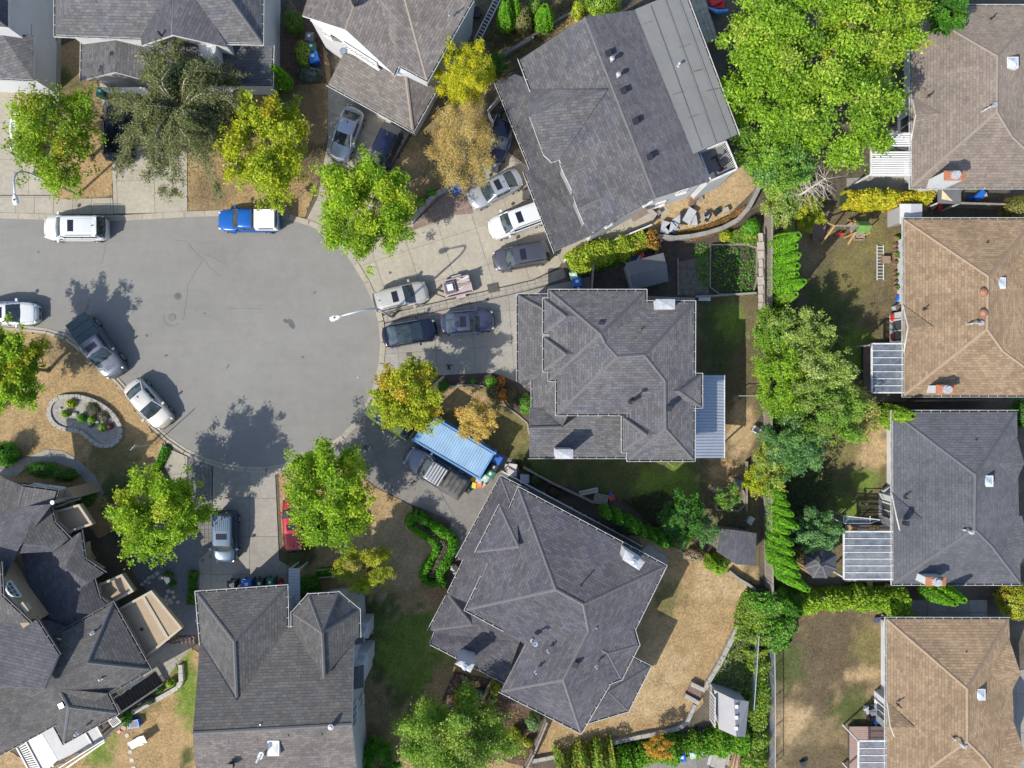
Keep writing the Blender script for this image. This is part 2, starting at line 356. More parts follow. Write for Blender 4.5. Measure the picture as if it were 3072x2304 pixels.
def ribbon(m, pts, w0, w1, z0, z1, mi=0):     # a band along an xy polyline between offsets w0..w1 to its right
    P = [Vector(p) for p in pts]; L = []; 
    for i, p in enumerate(P):
        d = (P[min(i + 1, len(P) - 1)] - P[max(i - 1, 0)]).normalized(); n_ = Vector((d.y, -d.x)); L.append((p + n_ * w0, p + n_ * w1))
    for i in range(len(P) - 1):
        a, b = L[i]; c, d = L[i + 1]; q = [tuple(a), tuple(b), tuple(d), tuple(c)]
        if area2(q) < 0: q = q[::-1]
        m.prism(q, z0, z1, mi)
def resample(pts, step):
    P = [Vector(p) for p in pts]; out = [P[0]]; acc = 0
    for a, b in zip(P, P[1:]):
        L = (b - a).length; t = step - acc
        while t < L: out.append(a + (b - a) * (t / L)); t += step
        acc = (acc + L) % step
    out.append(P[-1]); return out
ke = [tuple(v) for v in xy([(-1500, 655)] + road_edge + [(-1500, 972)])]
kerb = thing('kerb', None, None, W(800, 650)); kerb['kind'] = 'structure'
kp = resample(ke, 1.5)
for i in range(0, len(kp) - 1):
    if kp[i].x < -60: continue
    m = MB(); a = kp[i]; b = kp[i + 1]; d = (b - a).normalized(); g_ = d * .008
    pa = [a + g_, b - g_]
    n_ = Vector((-d.y, d.x))
    q = [a + g_, b - g_, b - g_ + n_ * .22, a + g_ + n_ * .22]; q2 = [a + g_ + n_ * .22, b - g_ + n_ * .22, b - g_ + n_ * .40, a + g_ + n_ * .40]
    for Q, zt in ((q, .035), (q2, .09)):
        if area2(Q) < 0: Q = Q[::-1]
        m.prism([tuple(x) for x in Q], 0, zt)
    m.build('kerb_stone', CONC, kerb)
# lawns and beds
lawn('lawn', [(160, 150), (245, 110), (250, 230), (325, 250), (340, 300), (338, 590), (175, 600), (163, 545), (160, 430)], DRY)
lawn('lawn', [(562, 250), (820, 120), (870, 0), (920, 60), (985, 160), (1000, 300), (965, 520), (935, 600), (915, 652), (860, 646), (700, 633), (565, 637)], DRY)
lawn('lawn', [(1225, 425), (1300, 290), (1400, 260), (1460, 300), (1400, 560), (1346, 575), (1290, 620), (1240, 665), (1180, 700), (1120, 640), (1170, 510)], BRN)
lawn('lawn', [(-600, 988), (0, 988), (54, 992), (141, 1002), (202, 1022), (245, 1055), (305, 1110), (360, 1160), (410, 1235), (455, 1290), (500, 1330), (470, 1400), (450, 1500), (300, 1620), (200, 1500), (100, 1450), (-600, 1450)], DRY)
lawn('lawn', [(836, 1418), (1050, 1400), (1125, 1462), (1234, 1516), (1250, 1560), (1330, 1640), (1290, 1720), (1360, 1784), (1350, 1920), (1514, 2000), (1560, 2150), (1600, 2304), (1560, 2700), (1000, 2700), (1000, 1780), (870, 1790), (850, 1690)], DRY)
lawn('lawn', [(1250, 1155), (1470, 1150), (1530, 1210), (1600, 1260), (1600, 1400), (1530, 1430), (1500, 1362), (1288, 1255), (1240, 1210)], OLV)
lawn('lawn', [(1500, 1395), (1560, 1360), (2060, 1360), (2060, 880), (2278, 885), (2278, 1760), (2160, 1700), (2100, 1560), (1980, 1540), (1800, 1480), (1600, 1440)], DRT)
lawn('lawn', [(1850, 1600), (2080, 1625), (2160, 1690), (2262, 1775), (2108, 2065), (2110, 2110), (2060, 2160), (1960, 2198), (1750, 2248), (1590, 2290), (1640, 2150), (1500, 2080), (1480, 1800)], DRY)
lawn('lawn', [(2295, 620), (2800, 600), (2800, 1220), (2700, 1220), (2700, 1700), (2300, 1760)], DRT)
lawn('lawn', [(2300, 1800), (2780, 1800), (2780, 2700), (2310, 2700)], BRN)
lawn('lawn', [(130, 2320), (330, 2200), (560, 1930), (600, 1960), (640, 2700), (-400, 2700), (-400, 2300), (0, 2230)], DRY)
lawn('lawn', [(1930, 640), (2171, 545), (2240, 470), (2275, 500), (2262, 570), (2190, 640), (2100, 685), (1950, 715)], TAN)
lawn('lawn', [(1660, 120), (1800, 30), (1900, -60), (1300, -300), (1300, 80), (1500, 240)], DRT)
sheet('garden_bed', [(1700, 770), (1960, 680), (2120, 670), (2290, 620), (2285, 890), (2060, 885), (1800, 890), (1705, 890)], SOIL, .02)
sheet('garden_bed', T('B3', 1740, 515, 2125, 510, 2120, 915, 1735, 920), M('dark_tilled_soil', (.05, .045, .028), .95, .4, 3, .3, bmp=.04), .045)
sheet('garden_bed', T('B3', 1480, 650, 1730, 600, 1735, 930, 1475, 930), M('ashy_soil', (.12, .1, .085), .95, .35, 4, .3, bmp=.03), .04)
sheet('garden_bed', [(2210, 120), (2440, 120), (2740, 560), (2500, 640), (2290, 620), (2150, 300)], M('leafy_soil', (.07, .058, .04), .95, .4, 3, .3, bmp=.04), .028)
sheet('garden_bed', T('D2', 1560, 850, 1975, 945, 1945, 1030, 2212, 1170, 2212, 1659, 1500, 1500, 1450, 1100), M('bark_mulch', (.09, .055, .042), .95, .4, 4, .3, bmp=.04), .05)
sheet('gravel_bed', [(380, 1600), (470, 1560), (598, 1600), (600, 1800), (592, 1905), (540, 1905), (400, 1720)], GRAV, .03)
sheet('garden_bed', [(1265, 1128), (1480, 1118), (1560, 1150), (1600, 1190), (1600, 1270), (1570, 1260), (1500, 1180), (1460, 1158), (1270, 1160)], SOIL, .06)
sheet('garden_bed', [(820, 40), (960, 60), (980, 250), (850, 260)], M('brown_mulch', (.1, .062, .045), .95, .4, 4, .3, bmp=.03), .052)
# paved surfaces, every slab a piece
slabs('driveway', [(-300, 230), (100, 236), (183, 100), (183, 250), (160, 430), (163, 545), (176, 585), (-300, 585)], CONC, 0, 3.0, 2.7, ox=1.1)
slabs('driveway', [(300, 250), (560, 250), (562, 500), (563, 637), (342, 641), (338, 500)], CONC, 1.5, 2.7, 2.9, ox=-1.15, oy=.9)
slabs('sidewalk', [(-600, 588), (176, 588), (178, 598), (338, 594), (341, 643), (-600, 641)], CONC, 0, 1.38, 4.0, oy=1.5)
slabs('driveway', [(985, 240), (1240, 380), (1165, 510), (1110, 640), (1075, 715), (1060, 765), (1020, 720), (975, 688), (921, 658), (955, 590), (965, 520), (985, 420)], CONC, -28, 2.9, 2.8, ox=.4)
slabs('driveway', [(1060, 768), (1080, 715), (1240, 672), (1346, 578), (1400, 560), (1430, 480), (1500, 440), (1592, 505), (1700, 700), (1990, 605), (2010, 640), (1955, 668), (1690, 782), (1677, 800), (1600, 838), (1240, 921), (1165, 940), (1145, 930), (1122, 880), (1095, 828)], CONC, 18, 2.55, 2.75, oy=.5, ox=1)
slabs('paved_area', T('B2', 1230, 330, 1500, 60, 1640, 90, 1720, 250, 1560, 265, 1330, 350, 1190, 400), M('red_brown_paver', (.17, .12, .1), .85, .2, 5, .15), 18, .6, .6, z=.066, ox=.1)
slabs('paver_strip', [(1150, 948), (1240, 925), (1600, 842), (1690, 802), (1700, 832), (1600, 866), (1240, 949), (1155, 968)], M('cobble_paver', (.24, .22, .19), .85, .2, 5, .1), 13, .55, .28, z=.06)
slabs('driveway', [(1155, 971), (1240, 952), (1600, 869), (1770, 830), (1770, 900), (1620, 900), (1620, 1190), (1530, 1150), (1480, 1122), (1270, 1135), (1146, 1118), (1155, 1060), (1156, 1000)], CONC2, 4, 2.75, 2.5, ox=.2, oy=.3)
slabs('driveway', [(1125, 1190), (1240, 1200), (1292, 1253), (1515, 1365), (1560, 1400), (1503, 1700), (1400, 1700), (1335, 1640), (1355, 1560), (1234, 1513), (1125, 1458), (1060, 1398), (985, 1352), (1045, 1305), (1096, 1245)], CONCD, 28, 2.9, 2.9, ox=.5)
slabs('driveway', [(640, 1398), (700, 1408), (800, 1414), (866, 1405), (826, 1425), (838, 1680), (870, 1700), (870, 1810), (600, 1810), (598, 1680), (638, 1640)], CONC2, 0, 2.75, 2.75, ox=.3)
slabs('cobble_path', [(566, 1368), (636, 1396), (636, 1700), (600, 1700), (594, 1560), (566, 1440)], M('dark_cobble', (.13, .125, .12), .9, .3, 6, .2), 0, .3, .3, z=.05)
slabs('driveway', [(505, 1345), (563, 1370), (563, 1440), (520, 1450), (495, 1400)], CONC, 10, 2.2, 2.2)
slabs('footpath', T('C1', 200, 760, 400, 685, 520, 700, 640, 760, 790, 900, 865, 1050, 820, 1095, 720, 960, 620, 850, 460, 790, 350, 790, 230, 830, 150, 900, 0, 920, 0, 800, 100, 790), CONC2, 20, 1.5, 1.5, z=.07)
slabs('footpath', T('D1', 1180, 800, 1330, 640, 1560, 560, 1625, 620, 1530, 720, 1350, 960, 1200, 960), CONC2, 35, 1.2, 1.2, z=.06)
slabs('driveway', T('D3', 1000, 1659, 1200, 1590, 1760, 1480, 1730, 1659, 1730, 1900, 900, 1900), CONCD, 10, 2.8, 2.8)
slabs('patio', [(2320, 30), (2760, 640)][:0] or T('A4', 740, 1480, 1270, 1450, 1340, 1640, 740, 1640), CONC2, 0, 1.5, 1.5, z=.05)
slabs('patio', [(2660, 1800), (2960, 1800), (2960, 1860), (2660, 1860)], CONC2, 0, 1.5, 1.5, z=.05)
slabs('driveway', [(3010, 2020), (3200, 1980), (3200, 2500), (3010, 2500)], CONC2, 0, 2.8, 2.8)
slabs('patio', T('C3', 1225, 1460, 1400, 1590, 1350, 1659, 1150, 1540), CONC2, 30, 1.5, 1.5, z=.06)
# road surface details: sealed cracks, stains, dark patches, covers
cr = MB()
for pl, wd in [(T('B1', 1560, 500, 1615, 570, 1700, 630, 1740, 700, 1830, 775), .022), (T('B1', 1680, 640, 1620, 740, 1555, 850, 1550, 930, 1540, 1010, 1530, 1080, 1515, 1140), .018), (T('B1', 1690, 590, 1750, 600, 1890, 680), .018),
               (T('B1', 1450, 470, 1540, 480), .016), (T('B1', 1880, 1038, 2010, 1036, 2170, 1043), .02), (T('B1', 2060, 520, 1985, 560, 1955, 620), .014), (T('B1', 880, 500, 850, 660), .016), (T('B1', 730, 1060, 745, 940, 700, 1090), .02), (T('B1', 950, 200, 945, 300), .03)]:
    p = resample([tuple(W(*q).xy) for q in pl], .3); p = [v + Vector((random.uniform(-.05, .05), random.uniform(-.05, .05))) for v in p]
    ribbon(cr, p, -wd * .6, wd * .6, .012, .0165)
o = cr.build('sealed_crack', M('tar_seal', (.085, .084, .082), .8, .35, 3)); o['kind'] = 'structure'
for t, x, y, rx, ry, a in [('B2', 205, 1165, .42, .2, -60), ('B2', 158, 1142, .2, .14, -40), ('B1', 320, 570, .1, .07, 0), ('B1', 1218, 1262, .1, .12, 30), ('B1', 1380, 1428, .14, .08, 20), ('B2', 400, 905, .12, .05, 40), ('B2', 300, 1440, .1, .08, 0), ('B1', 1700, 1080, .07, .07, 0), ('B1', 1890, 1520, .2, .05, 60)]:
    c = W(*T(t, x, y)); ca, sa = math.cos(R(a)), math.sin(R(a)); m = MB()
    m.add([(c.x + rx * math.cos(k) * ca - ry * math.sin(k) * sa, c.y + rx * math.cos(k) * sa + ry * math.sin(k) * ca, .0175) for k in [i * math.pi / 9 for i in range(18)]], [tuple(range(18))])
    o = m.build('dark_patch', M('dark_patch', (.075, .075, .075), .7, .3)); o['kind'] = 'structure'  # small oil drips and a larger pair of plain dark ovals
arc = [tuple(W(*T('B1', 1430 + 72 * math.cos(R(a)), 1110 - 72 * math.sin(R(a)))).xy) for a in range(160, 320, 12)]
m = MB(); ribbon(m, arc, -.02, .02, .012, .0165); o = m.build('sealed_crack', MC['tar_seal']); o['kind'] = 'structure'
def cover(name, label, p, r, mat, z=.012, n=20):
    c = W(*p); t = thing(name, label, 'manhole cover' if r > .2 else 'valve cover', c)
    m = MB(); m.cyl(c, r, z - .01, z + .012, n); m.build('rim', M('worn_iron', (.1, .095, .09), .6, .2), t)
    m = MB(); m.cyl(c, r * .82, z, z + .018, n)
    for k in range(-3, 4): m.box(c.x - r * .6, c.x + r * .6, c.y + k * r * .2 - .01, c.y + k * r * .2 + .01, z + .018, z + .026)
    m.build('lid', mat, t)
cover('manhole_cover', 'round iron manhole cover beside the long crack in the road', T('B1', 1475, 937), .26, M('iron_lid', (.085, .082, .078), .6, .2))
cover('manhole_cover', 'paler round manhole cover inside the curved tar arc on the road', T('B1', 1430, 1110), .27, M('iron_lid_pale', (.14, .13, .12), .6, .2))
cover('valve_cover', 'small round valve cover in the driveway by the bushy green street tree', T('B2', 1025, 743), .1, MC['iron_lid'], .055, 12)
cover('valve_cover', 'small pale valve cover on the road near the orange-yellow tree', T('B2', 755, 1612), .07, M('white_lid', (.6, .6, .58), .5), .012, 12)
def flatbox(name, label, cat, p, wx, wy, ang, h, mat, z=.055, slots=0):
    c = W(*p); t = thing(name, label, cat, (c.x, c.y, z), R(ang), local=True)
    m = MB(); m.box(-wx / 2, wx / 2, -wy / 2, wy / 2, 0, h); m.build('frame', mat, t)
    m = MB(); m.box(-wx / 2 + .04, wx / 2 - .04, -wy / 2 + .04, wy / 2 - .04, h - .01, h + .008)
    for k in range(slots): x = -wx / 2 + .07 + k * (wx - .14) / max(1, slots - 1); m.box(x - .012, x + .012, -wy / 2 + .05, wy / 2 - .05, h + .008, h + .022)
    m.build('lid', M('dark_cover', (.06, .055, .05), .7, .2), t)
flatbox('drain_grate', 'slotted iron drain grate at the kerb beneath the big lower street tree', 'drain', T('C2', 440, 690), .7, .45, 25, .02, MC['worn_iron'], .02, 7)
flatbox('utility_cover', 'dark square utility cover in the shaded driveway near the steel-grey pickup', 'utility cover', T('C2', 825, 670), .42, .38, -25, .015, MC['worn_iron'])
flatbox('utility_cover', 'small grey utility cover below the black saloon at the kerb', 'utility cover', T('B2', 1183, 1421), .42, .3, 0, .015, MC['worn_iron'])
flatbox('doormat', 'dark brown mat lying on the paver strip right of the trailer', 'mat', T('B2', 1880, 868), .8, .62, 12, .03, M('brown_mat', (.06, .045, .045), .9, .2), .064)
# ================================================================== HOUSES
from mathutils.geometry import tessellate_polygon
def solve(pts, faces, it=40):
    """let free points (4th item true) settle in height so that every roof face is flat"""
    P = {k: [v[0], v[1], float(v[2])] for k, v in pts.items()}; free = [k for k, v in pts.items() if len(v) > 3]
    for _ in range(it if free else 0):
        acc = {k: [] for k in free}
        for f in faces:
            ks = list(f)
            if len(ks) < 4: continue
            A = np.array([[*W(*P[k]).xy, 1] for k in ks]); b = np.array([P[k][2] for k in ks])
            s, *_ = np.linalg.lstsq(A, b, rcond=None)
            for k, z in zip(ks, A @ s):
                if k in acc: acc[k].append(z)
        for k in free:
            if acc[k]: P[k][2] = sum(acc[k]) / len(acc[k])
    return {k: W(*v) for k, v in P.items()}
GUT = M('gutter_white', (.38, .38, .375), .5, .3, 1.5, .15)
def roof(root, pts, faces, mat, caps='', gut='', capm=CAPG, name='roof', th=.2, fascia=TRIM, gmat=GUT, plan=None):
    P = solve(pts, faces); ks = list(P); ix = {k: i for i, k in enumerate(ks)}
    vs = [P[k] for k in ks]; fs = []; uvs = []; TR = []
    for f in faces:
        q = [ix[k] for k in f]; n = Vector((0, 0, 0))
        for i in range(len(q)):
            a, b = vs[q[i]], vs[q[(i + 1) % len(q)]]; n += a.cross(b)
        if n.z < 0: q.reverse(); n = -n
        n.normalize(); e = Vector((0, 0, 1)).cross(n); e = e.normalized() if e.length > .06 else Vector((1, 0, 0)); u = n.cross(e)
        fs.append(tuple(q)); tri = [tuple(q)] if len(q) == 3 else [tuple(q[i] for i in t3) for t3 in tessellate_polygon([[Vector((vs[i].x, vs[i].y, 0)) for i in q]])]
        for t3 in tri:
            a, b, c = (vs[i] for i in t3)
            if (b - a).cross(c - a).z < 0: t3 = t3[::-1]
            TR.append(t3); uvs.append([(vs[i].dot(e), vs[i].dot(u)) for i in t3])
    r = mk(name, vs, TR, mat, root, uv=uvs)
    cnt = {}
    for q in fs:
        for i in range(len(q)): cnt.setdefault(frozenset((q[i], q[(i + 1) % len(q)])), []).append((q[i], q[(i + 1) % len(q)]))
    n = len(vs); fv = [v + Vector((0, 0, -.012)) for v in vs] + [v - Vector((0, 0, th)) for v in vs]; ff = [tuple(i + n for i in reversed(q)) for q in TR]
    for e, l in cnt.items():
        if len(l) == 1: a, b = l[0]; ff.append((b, a, a + n, b + n))
    mk('fascia', fv, ff, fascia, r)
    if caps:
        m = MB()
        for cp in caps.split():
            for a, b in zip(cp, cp[1:]):
                A, B = P[a], P[b]; adj = [q for q in fs if ix[a] in q and ix[b] in q]
                d = (B - A).normalized(); side = Vector((d.y, -d.x, 0)).normalized() * .1
                L = (B - A).length; k = max(1, int(L / .28)); drop = .055
                for j in range(k):       # one folded cap shingle after the other, each lapping the next
                    s0 = A + (B - A) * (j / k); s1 = A + (B - A) * ((j + 1) / k)
                    up0 = Vector((0, 0, .022)); up1 = Vector((0, 0, .034))
                    m.add([s0 + up0, s1 + up1, s1 + side + up1 - Vector((0, 0, drop)), s0 + side + up0 - Vector((0, 0, drop)), s1 - side + up1 - Vector((0, 0, drop)), s0 - side + up0 - Vector((0, 0, drop)),
                           s1 + side - Vector((0, 0, .1)), s1 - side - Vector((0, 0, .1))], [(0, 1, 2, 3), (1, 0, 5, 4), (1, 4, 7), (1, 6, 2), (1, 7, 6)])
        m.build('ridge_cap', capm, r)
    cen = sum((v for v in vs), Vector((0, 0, 0))) / n
    for g in gut.split():
        m = MB()
        for a, b in zip(g, g[1:]):
            A, B = P[a], P[b]; d = (B - A); L = d.length
            if L < .05: continue
            d.normalize(); o_ = Vector((d.y, -d.x, 0)).normalized()
            # outward = away from the one roof face on this eave
            fc = [q for q in fs if ix[a] in q and ix[b] in q]
            c0 = sum((vs[i] for i in fc[0]), Vector((0, 0, 0))) / len(fc[0]) if fc else cen
            if o_.dot((A + B) / 2 - c0) < 0: o_ = -o_
            Z = Vector((0, 0, 1)); A2 = A - d * .0; B2 = B + d * .0
            m.bar(A2 + o_ * .12 - Z * .07 - d * .12, B2 + o_ * .12 - Z * .07 + d * .12, .03, .13, 0)
            m.bar(A2 + o_ * .055 - Z * .11, B2 + o_ * .055 - Z * .11, .1, .02, 1)
            k = int(L / .62)
            for j in range(1, k): c = A + d * (L * j / k); m.bar(c + o_ * .0 - Z * .012, c + o_ * .11 - Z * .012, .03, .02, 0)
        m.build('gutter', [gmat, GUTIN], r)
    return r, P
def onplane(P, ks, px, py, off=.02):
    a, b, c = (P[k] for k in ks); n = (b - a).cross(c - a); o = Vector((0, 0, CAMH)); d = W(px, py) - o; return (o + d * ((a - o).dot(n) / d.dot(n))).z + off
def walls(root, pts, z0, z1, mat=WALLW, ins=.42, name='wall', wz=None):
    """pts traced at eave height wz; wall stands ins inside them"""
    p = inset(xy(pts, z1 if wz is None else wz), ins)
    if area2(p) < 0: p = p[::-1]
    m = MB(); m.prism([tuple(v) for v in p], z0, z1 - .17); return m.build(name, mat, root)
def window(root, A, B, z0, z1, cols=2, rows=1, out=None, name='window', frame=TRIM, glass=GLASS, dep=.06):
    """A,B plan points on the wall; faces the side 'out'"""
    A = Vector((A[0], A[1], 0)); B = Vector((B[0], B[1], 0)); d = (B - A); L = d.length; d.normalize(); n = Vector((d.y, -d.x, 0))
    if out is not None and n.dot(Vector((out[0], out[1], 0))) < 0: n = -n
    Z = Vector((0, 0, 1)); o = n * dep; m = MB(); t = .07
    m.bar(A + o + Z * (z0 + t / 2), B + o + Z * (z0 + t / 2), .1, t); m.bar(A + o + Z * (z1 - t / 2), B + o + Z * (z1 - t / 2), .1, t)
    for k in range(cols + 1):
        c = A + d * (t / 2 + (L - t) * k / cols); m.bar(c + o + Z * (z0 + t), c + o + Z * (z1 - t), .1 if k in (0, cols) else .06, t if k in (0, cols) else .045)
    for k in range(1, rows): c = Z * (z0 + (z1 - z0) * k / rows); m.bar(A + o + c, B + o + c, .05, .04)
    m.bar(A + n * .1 + Z * (z0 - .03) - d * .05, B + n * .1 + Z * (z0 - .03) + d * .05, .16, .05)
    w_ = m.build(name, frame, root)
    g = MB(); g.bar(A + n * .03 + Z * (z0 + z1) / 2 + d * t, B + n * .03 + Z * (z0 + z1) / 2 - d * t, .012, z1 - z0 - 2 * t); g.build('pane', glass, w_)
    return w_
def chimney(root, poly, zroof, ztop, base_mat=WALLW, top=FLASH, flue=None, cap=True, xcap=True, name='chimney', pots=1):
    """poly traced at ztop"""
    p = xy(poly, ztop)
    if area2(p) < 0: p = p[::-1]
    m = MB(); q = [tuple(v) for v in inset(p, .05)]; m.prism(q, zroof, ztop - .05); c_ = m.build(name, base_mat, root)
    c = sum((Vector(v) for v in p), Vector((0, 0))) / len(p)
    m = MB(); n = len(p); m.prism(p, ztop - .08, ztop)
    vs = [(v[0], v[1], ztop + .001) for v in p] + [(c.x, c.y, ztop + .09)]; m.add(vs, [(i, (i + 1) % n, n) for i in range(n)])
    m.build('chimney_cap', top, c_)
    if flue:
        for k in range(pots):
            m = MB(); cc = (c.x + .22 * k, c.y - .1 * k); m.cyl(cc, .12, ztop + .03, ztop + .32, 12); m.cyl(cc, .2, ztop + .3, ztop + .36, 12); m.cyl(cc, .15, ztop + .36, ztop + .42, 12, 0, .05); m.build('flue_pipe', flue, c_)
    return c_
def vent_box(root, p, z, mat=BLACK, s=.3, ang=0, h=.16):
    c = W(p[0], p[1], z); ca, sa = math.cos(R(ang)), math.sin(R(ang)); f = lambda x, y: (c.x + x * ca - y * sa, c.y + x * sa + y * ca)
    m = MB(); q = [f(-s / 2, -s / 2), f(s / 2, -s / 2), f(s / 2, s / 2), f(-s / 2, s / 2)]; m.prism(q, z - .3, z + h * .6)
    q = [f(-s * .6, -s * .6), f(s * .6, -s * .6), f(s * .6, s * .6), f(-s * .6, s * .6)]; m.prism(q, z + h * .6, z + h); m.build('roof_vent', mat, root)
def vent_pipe(root, p, z, h=.45, r=.06, mat=METAL, hood=True):
    c = W(p[0], p[1], z); m = MB(); m.cyl(c, r, z - .3, z + h, 10); m.cyl(c, r * 2.4, z - .05, z + .03, 10, 0, r)
    if hood: m.cyl(c, r * 1.7, z + h, z + h + .05, 10); m.cyl(c, r * 1.5, z + h + .05, z + h + .12, 10, 0, r * .5)
    m.build('vent_pipe', mat, root)
def elbow(root, p, q, z, mat=FLASH):
    a = W(p[0], p[1], z); b = W(q[0], q[1], z + .1); m = MB(); m.cyl(a, .16, z - .3, z + .15, 12)
    m.tube([a + Vector((0, 0, .2)), a + Vector((0, 0, .75)), a + (b - a) * .3 + Vector((0, 0, .95)), b + Vector((0, 0, .75))], .07, 9); m.cyl(b, .16, z + .7, z + .86, 12); m.build('vent_elbow', mat, root)
def skylight(root, p, z, s=(.75, .75), mat=None):
    c = W(p[0], p[1], z); m = MB(); x, y = s[0] / 2, s[1] / 2
    m.box(c.x - x, c.x + x, c.y - y, c.y + y, z - .35, z + .14); k = m.build('skylight', TRIM, root)
    m = MB(); x -= .07; y -= .07; m.add([(c.x - x, c.y - y, z + .145), (c.x + x, c.y - y, z + .145), (c.x + x, c.y + y, z + .145), (c.x - x, c.y + y, z + .145), (c.x, c.y, z + .24)], [(0, 1, 4), (1, 2, 4), (2, 3, 4), (3, 0, 4)])
    m.build('dome', mat or glassmat('skylight_dome', (.35, .4, .44), .2), k)
def house(label, px, py, name='house'):
    return thing(name, label, 'house', W(px, py))
def hipdormer(root, p1, p2, b1, b2, ap, z, za, mat, gut=True, capm=CAPG, caps='12A'):
    """small hipped bump: eave p1-p2, side eaves run back to b1,b2 under the main roof, apex ap"""
    return roof(root, {'1': (*p1, z), '2': (*p2, z), 'a': (*b1, z), 'b': (*b2, z), 'A': (*ap, za), 'B': ((b1[0] + b2[0]) / 2, (b1[1] + b2[1]) / 2, za)},
                ['12A', '1AB a'.replace(' ', ''), '2bBA'], mat, caps='1A 2A', gut='a12b' if gut else '', capm=capm, name='bay_roof')
t_ = T
E, L = 5.4, 3.0
# ---------------- house with grey hips in the middle of the right half
h5 = house('many-hipped grey house with a corrugated metal patio cover, right of the dark saloons', 1820, 1120)
P5 = {k: (*t_('B3', *v[:2]), *v[2:]) for k, v in {
    'a': (413, 893, E), 'b': (1205, 893, E), 'c': (1205, 988, E), 'd': (1610, 988, E), 'e': (1605, 2293, E), 'f': (1068, 2293, E), 't': (1070, 1913, E), 's': (476, 1913, E), 'r': (476, 1629, E), 'q': (413, 1629, E),
    '1': (835, 1250, 7.2, 1), '2': (870, 1325, 7.2, 1), '3': (975, 1440, 7.5, 1), '4': (1200, 1425, 7.5, 1), '5': (1372, 1640, 6.7, 1), '6': (1375, 2035, 6.7, 1)}.items()}
r5, q5 = roof(h5, P5, ['ab1', 'bc21', 'a1q', 'q12r', 'r23s', 'cd432', 's345t', 'de654', 't56f', 'f6e'], SH_G, 'a1 b1 q1 s3 34 d4 45 56 6f 6e 12 23', 'abcdefts s r q'.replace('s r q', 'srqa').replace(' ', ''))
for y0, y1 in ((965, 1240), (1281, 1550)):
    hipdormer(h5, t_('B3', 368, y0), t_('B3', 368, y1), t_('B3', 620, y0), t_('B3', 620, y1), t_('B3', 545, (y0 + y1) / 2), E, 6.38, SH_G)
hipdormer(h5, t_('B3', 1022, 1944), t_('B3', 1022, 2221), t_('B3', 1300, 1944), t_('B3', 1300, 2221), t_('B3', 1215, 2085), E, 6.38, SH_G)
hipdormer(h5, t_('B3', 1668, 1590), t_('B3', 1668, 1850), t_('B3', 1400, 1590), t_('B3', 1400, 1850), t_('B3', 1490, 1725), E, 6.35, SH_G)
Q5 = {k: (*t_('B3', *v[:2]), *v[2:]) for k, v in {
    'A': (150, 930, L), 'B': (150, 1630, L), 'C': (272, 1630, L), 'D': (272, 1858, L), 'E': (600, 1190, 4.7), 'F': (600, 1175, 4.7), 'G': (600, 930, L), 'H': (600, 1290, 4.8),
    'J': (600, 1858, 4.4), 'K': (600, 1380, 4.6), 'M': (245, 1858, L), 'N': (345, 1858, L), 'O': (245, 2030, 4.0), 'P': (515, 2022, 4.0), 'Q': (245, 2190, L + .2), 'R': (268, 2190, L), 'S': (268, 2270, L), 'T': (1120, 2270, L), 'U': (1120, 1890, 4.65), 'V': (700, 1890, 4.65)}.items()}
roof(h5, {k: Q5[k] for k in 'ABGHCK'} | {'F': Q5['F']}, ['ABHF', 'AFG', 'BCKH'], SH_G, 'AF', 'GAB', name='garage_roof')
roof(h5, {k: Q5[k] for k in 'CDNJK'} | {'P': (*t_('B3', 515, 2022), 3.95)}, ['CDNPJK'], SH_G, '', 'CD', name='garage_roof')
roof(h5, {k: Q5[k] for k in 'MNOP'} | {'Q': Q5['Q'], 'S': (*t_('B3', 245, 2270), L), 'T': Q5['T'], 'U': Q5['U'], 'V': Q5['V']}, ['MNPO', 'OSTUVP'], SH_G, 'PO', 'ST', name='garage_roof')
walls(h5, [t_('B3', *p) for p in ((413, 893), (1205, 893), (1205, 988), (1610, 988), (1605, 2293), (1068, 2293), (1070, 1913), (476, 1913), (413, 1629))], 0, E)
walls(h5, [t_('B3', *p) for p in ((150, 930), (600, 930), (600, 1890), (1120, 1890), (1120, 2270), (268, 2270), (245, 1858), (272, 1630), (150, 1630))], 0, L)
chimney(h5, t_('B3', 1293, 960, 1452, 960, 1452, 1045, 1293, 1045), 0, 6.5, WALLW); chimney(h5, t_('B3', 457, 2206, 607, 2206, 607, 2286, 457, 2286), 0, 5.6, WALLW)
for x, y in ((838, 1172), (1095, 1392), (1262, 1415), (1400, 1868)): vent_box(h5, t_('B3', x, y), 6.75)
vent_pipe(h5, t_('B3', 1170, 1215), 6.4, .3, .04, BLACK, False); elbow(h5, t_('B3', 1085, 1812), t_('B3', 1140, 1765), 6.1, BLACK)
for x, y in ((862, 1925), (888, 1925)): vent_box(h5, t_('B3', x, y), 4.55, SH_D, .2)
for (x0, y0, x1, y1) in ((1612, 1050, 1612, 1250), (1612, 1400, 1612, 1560)): pass
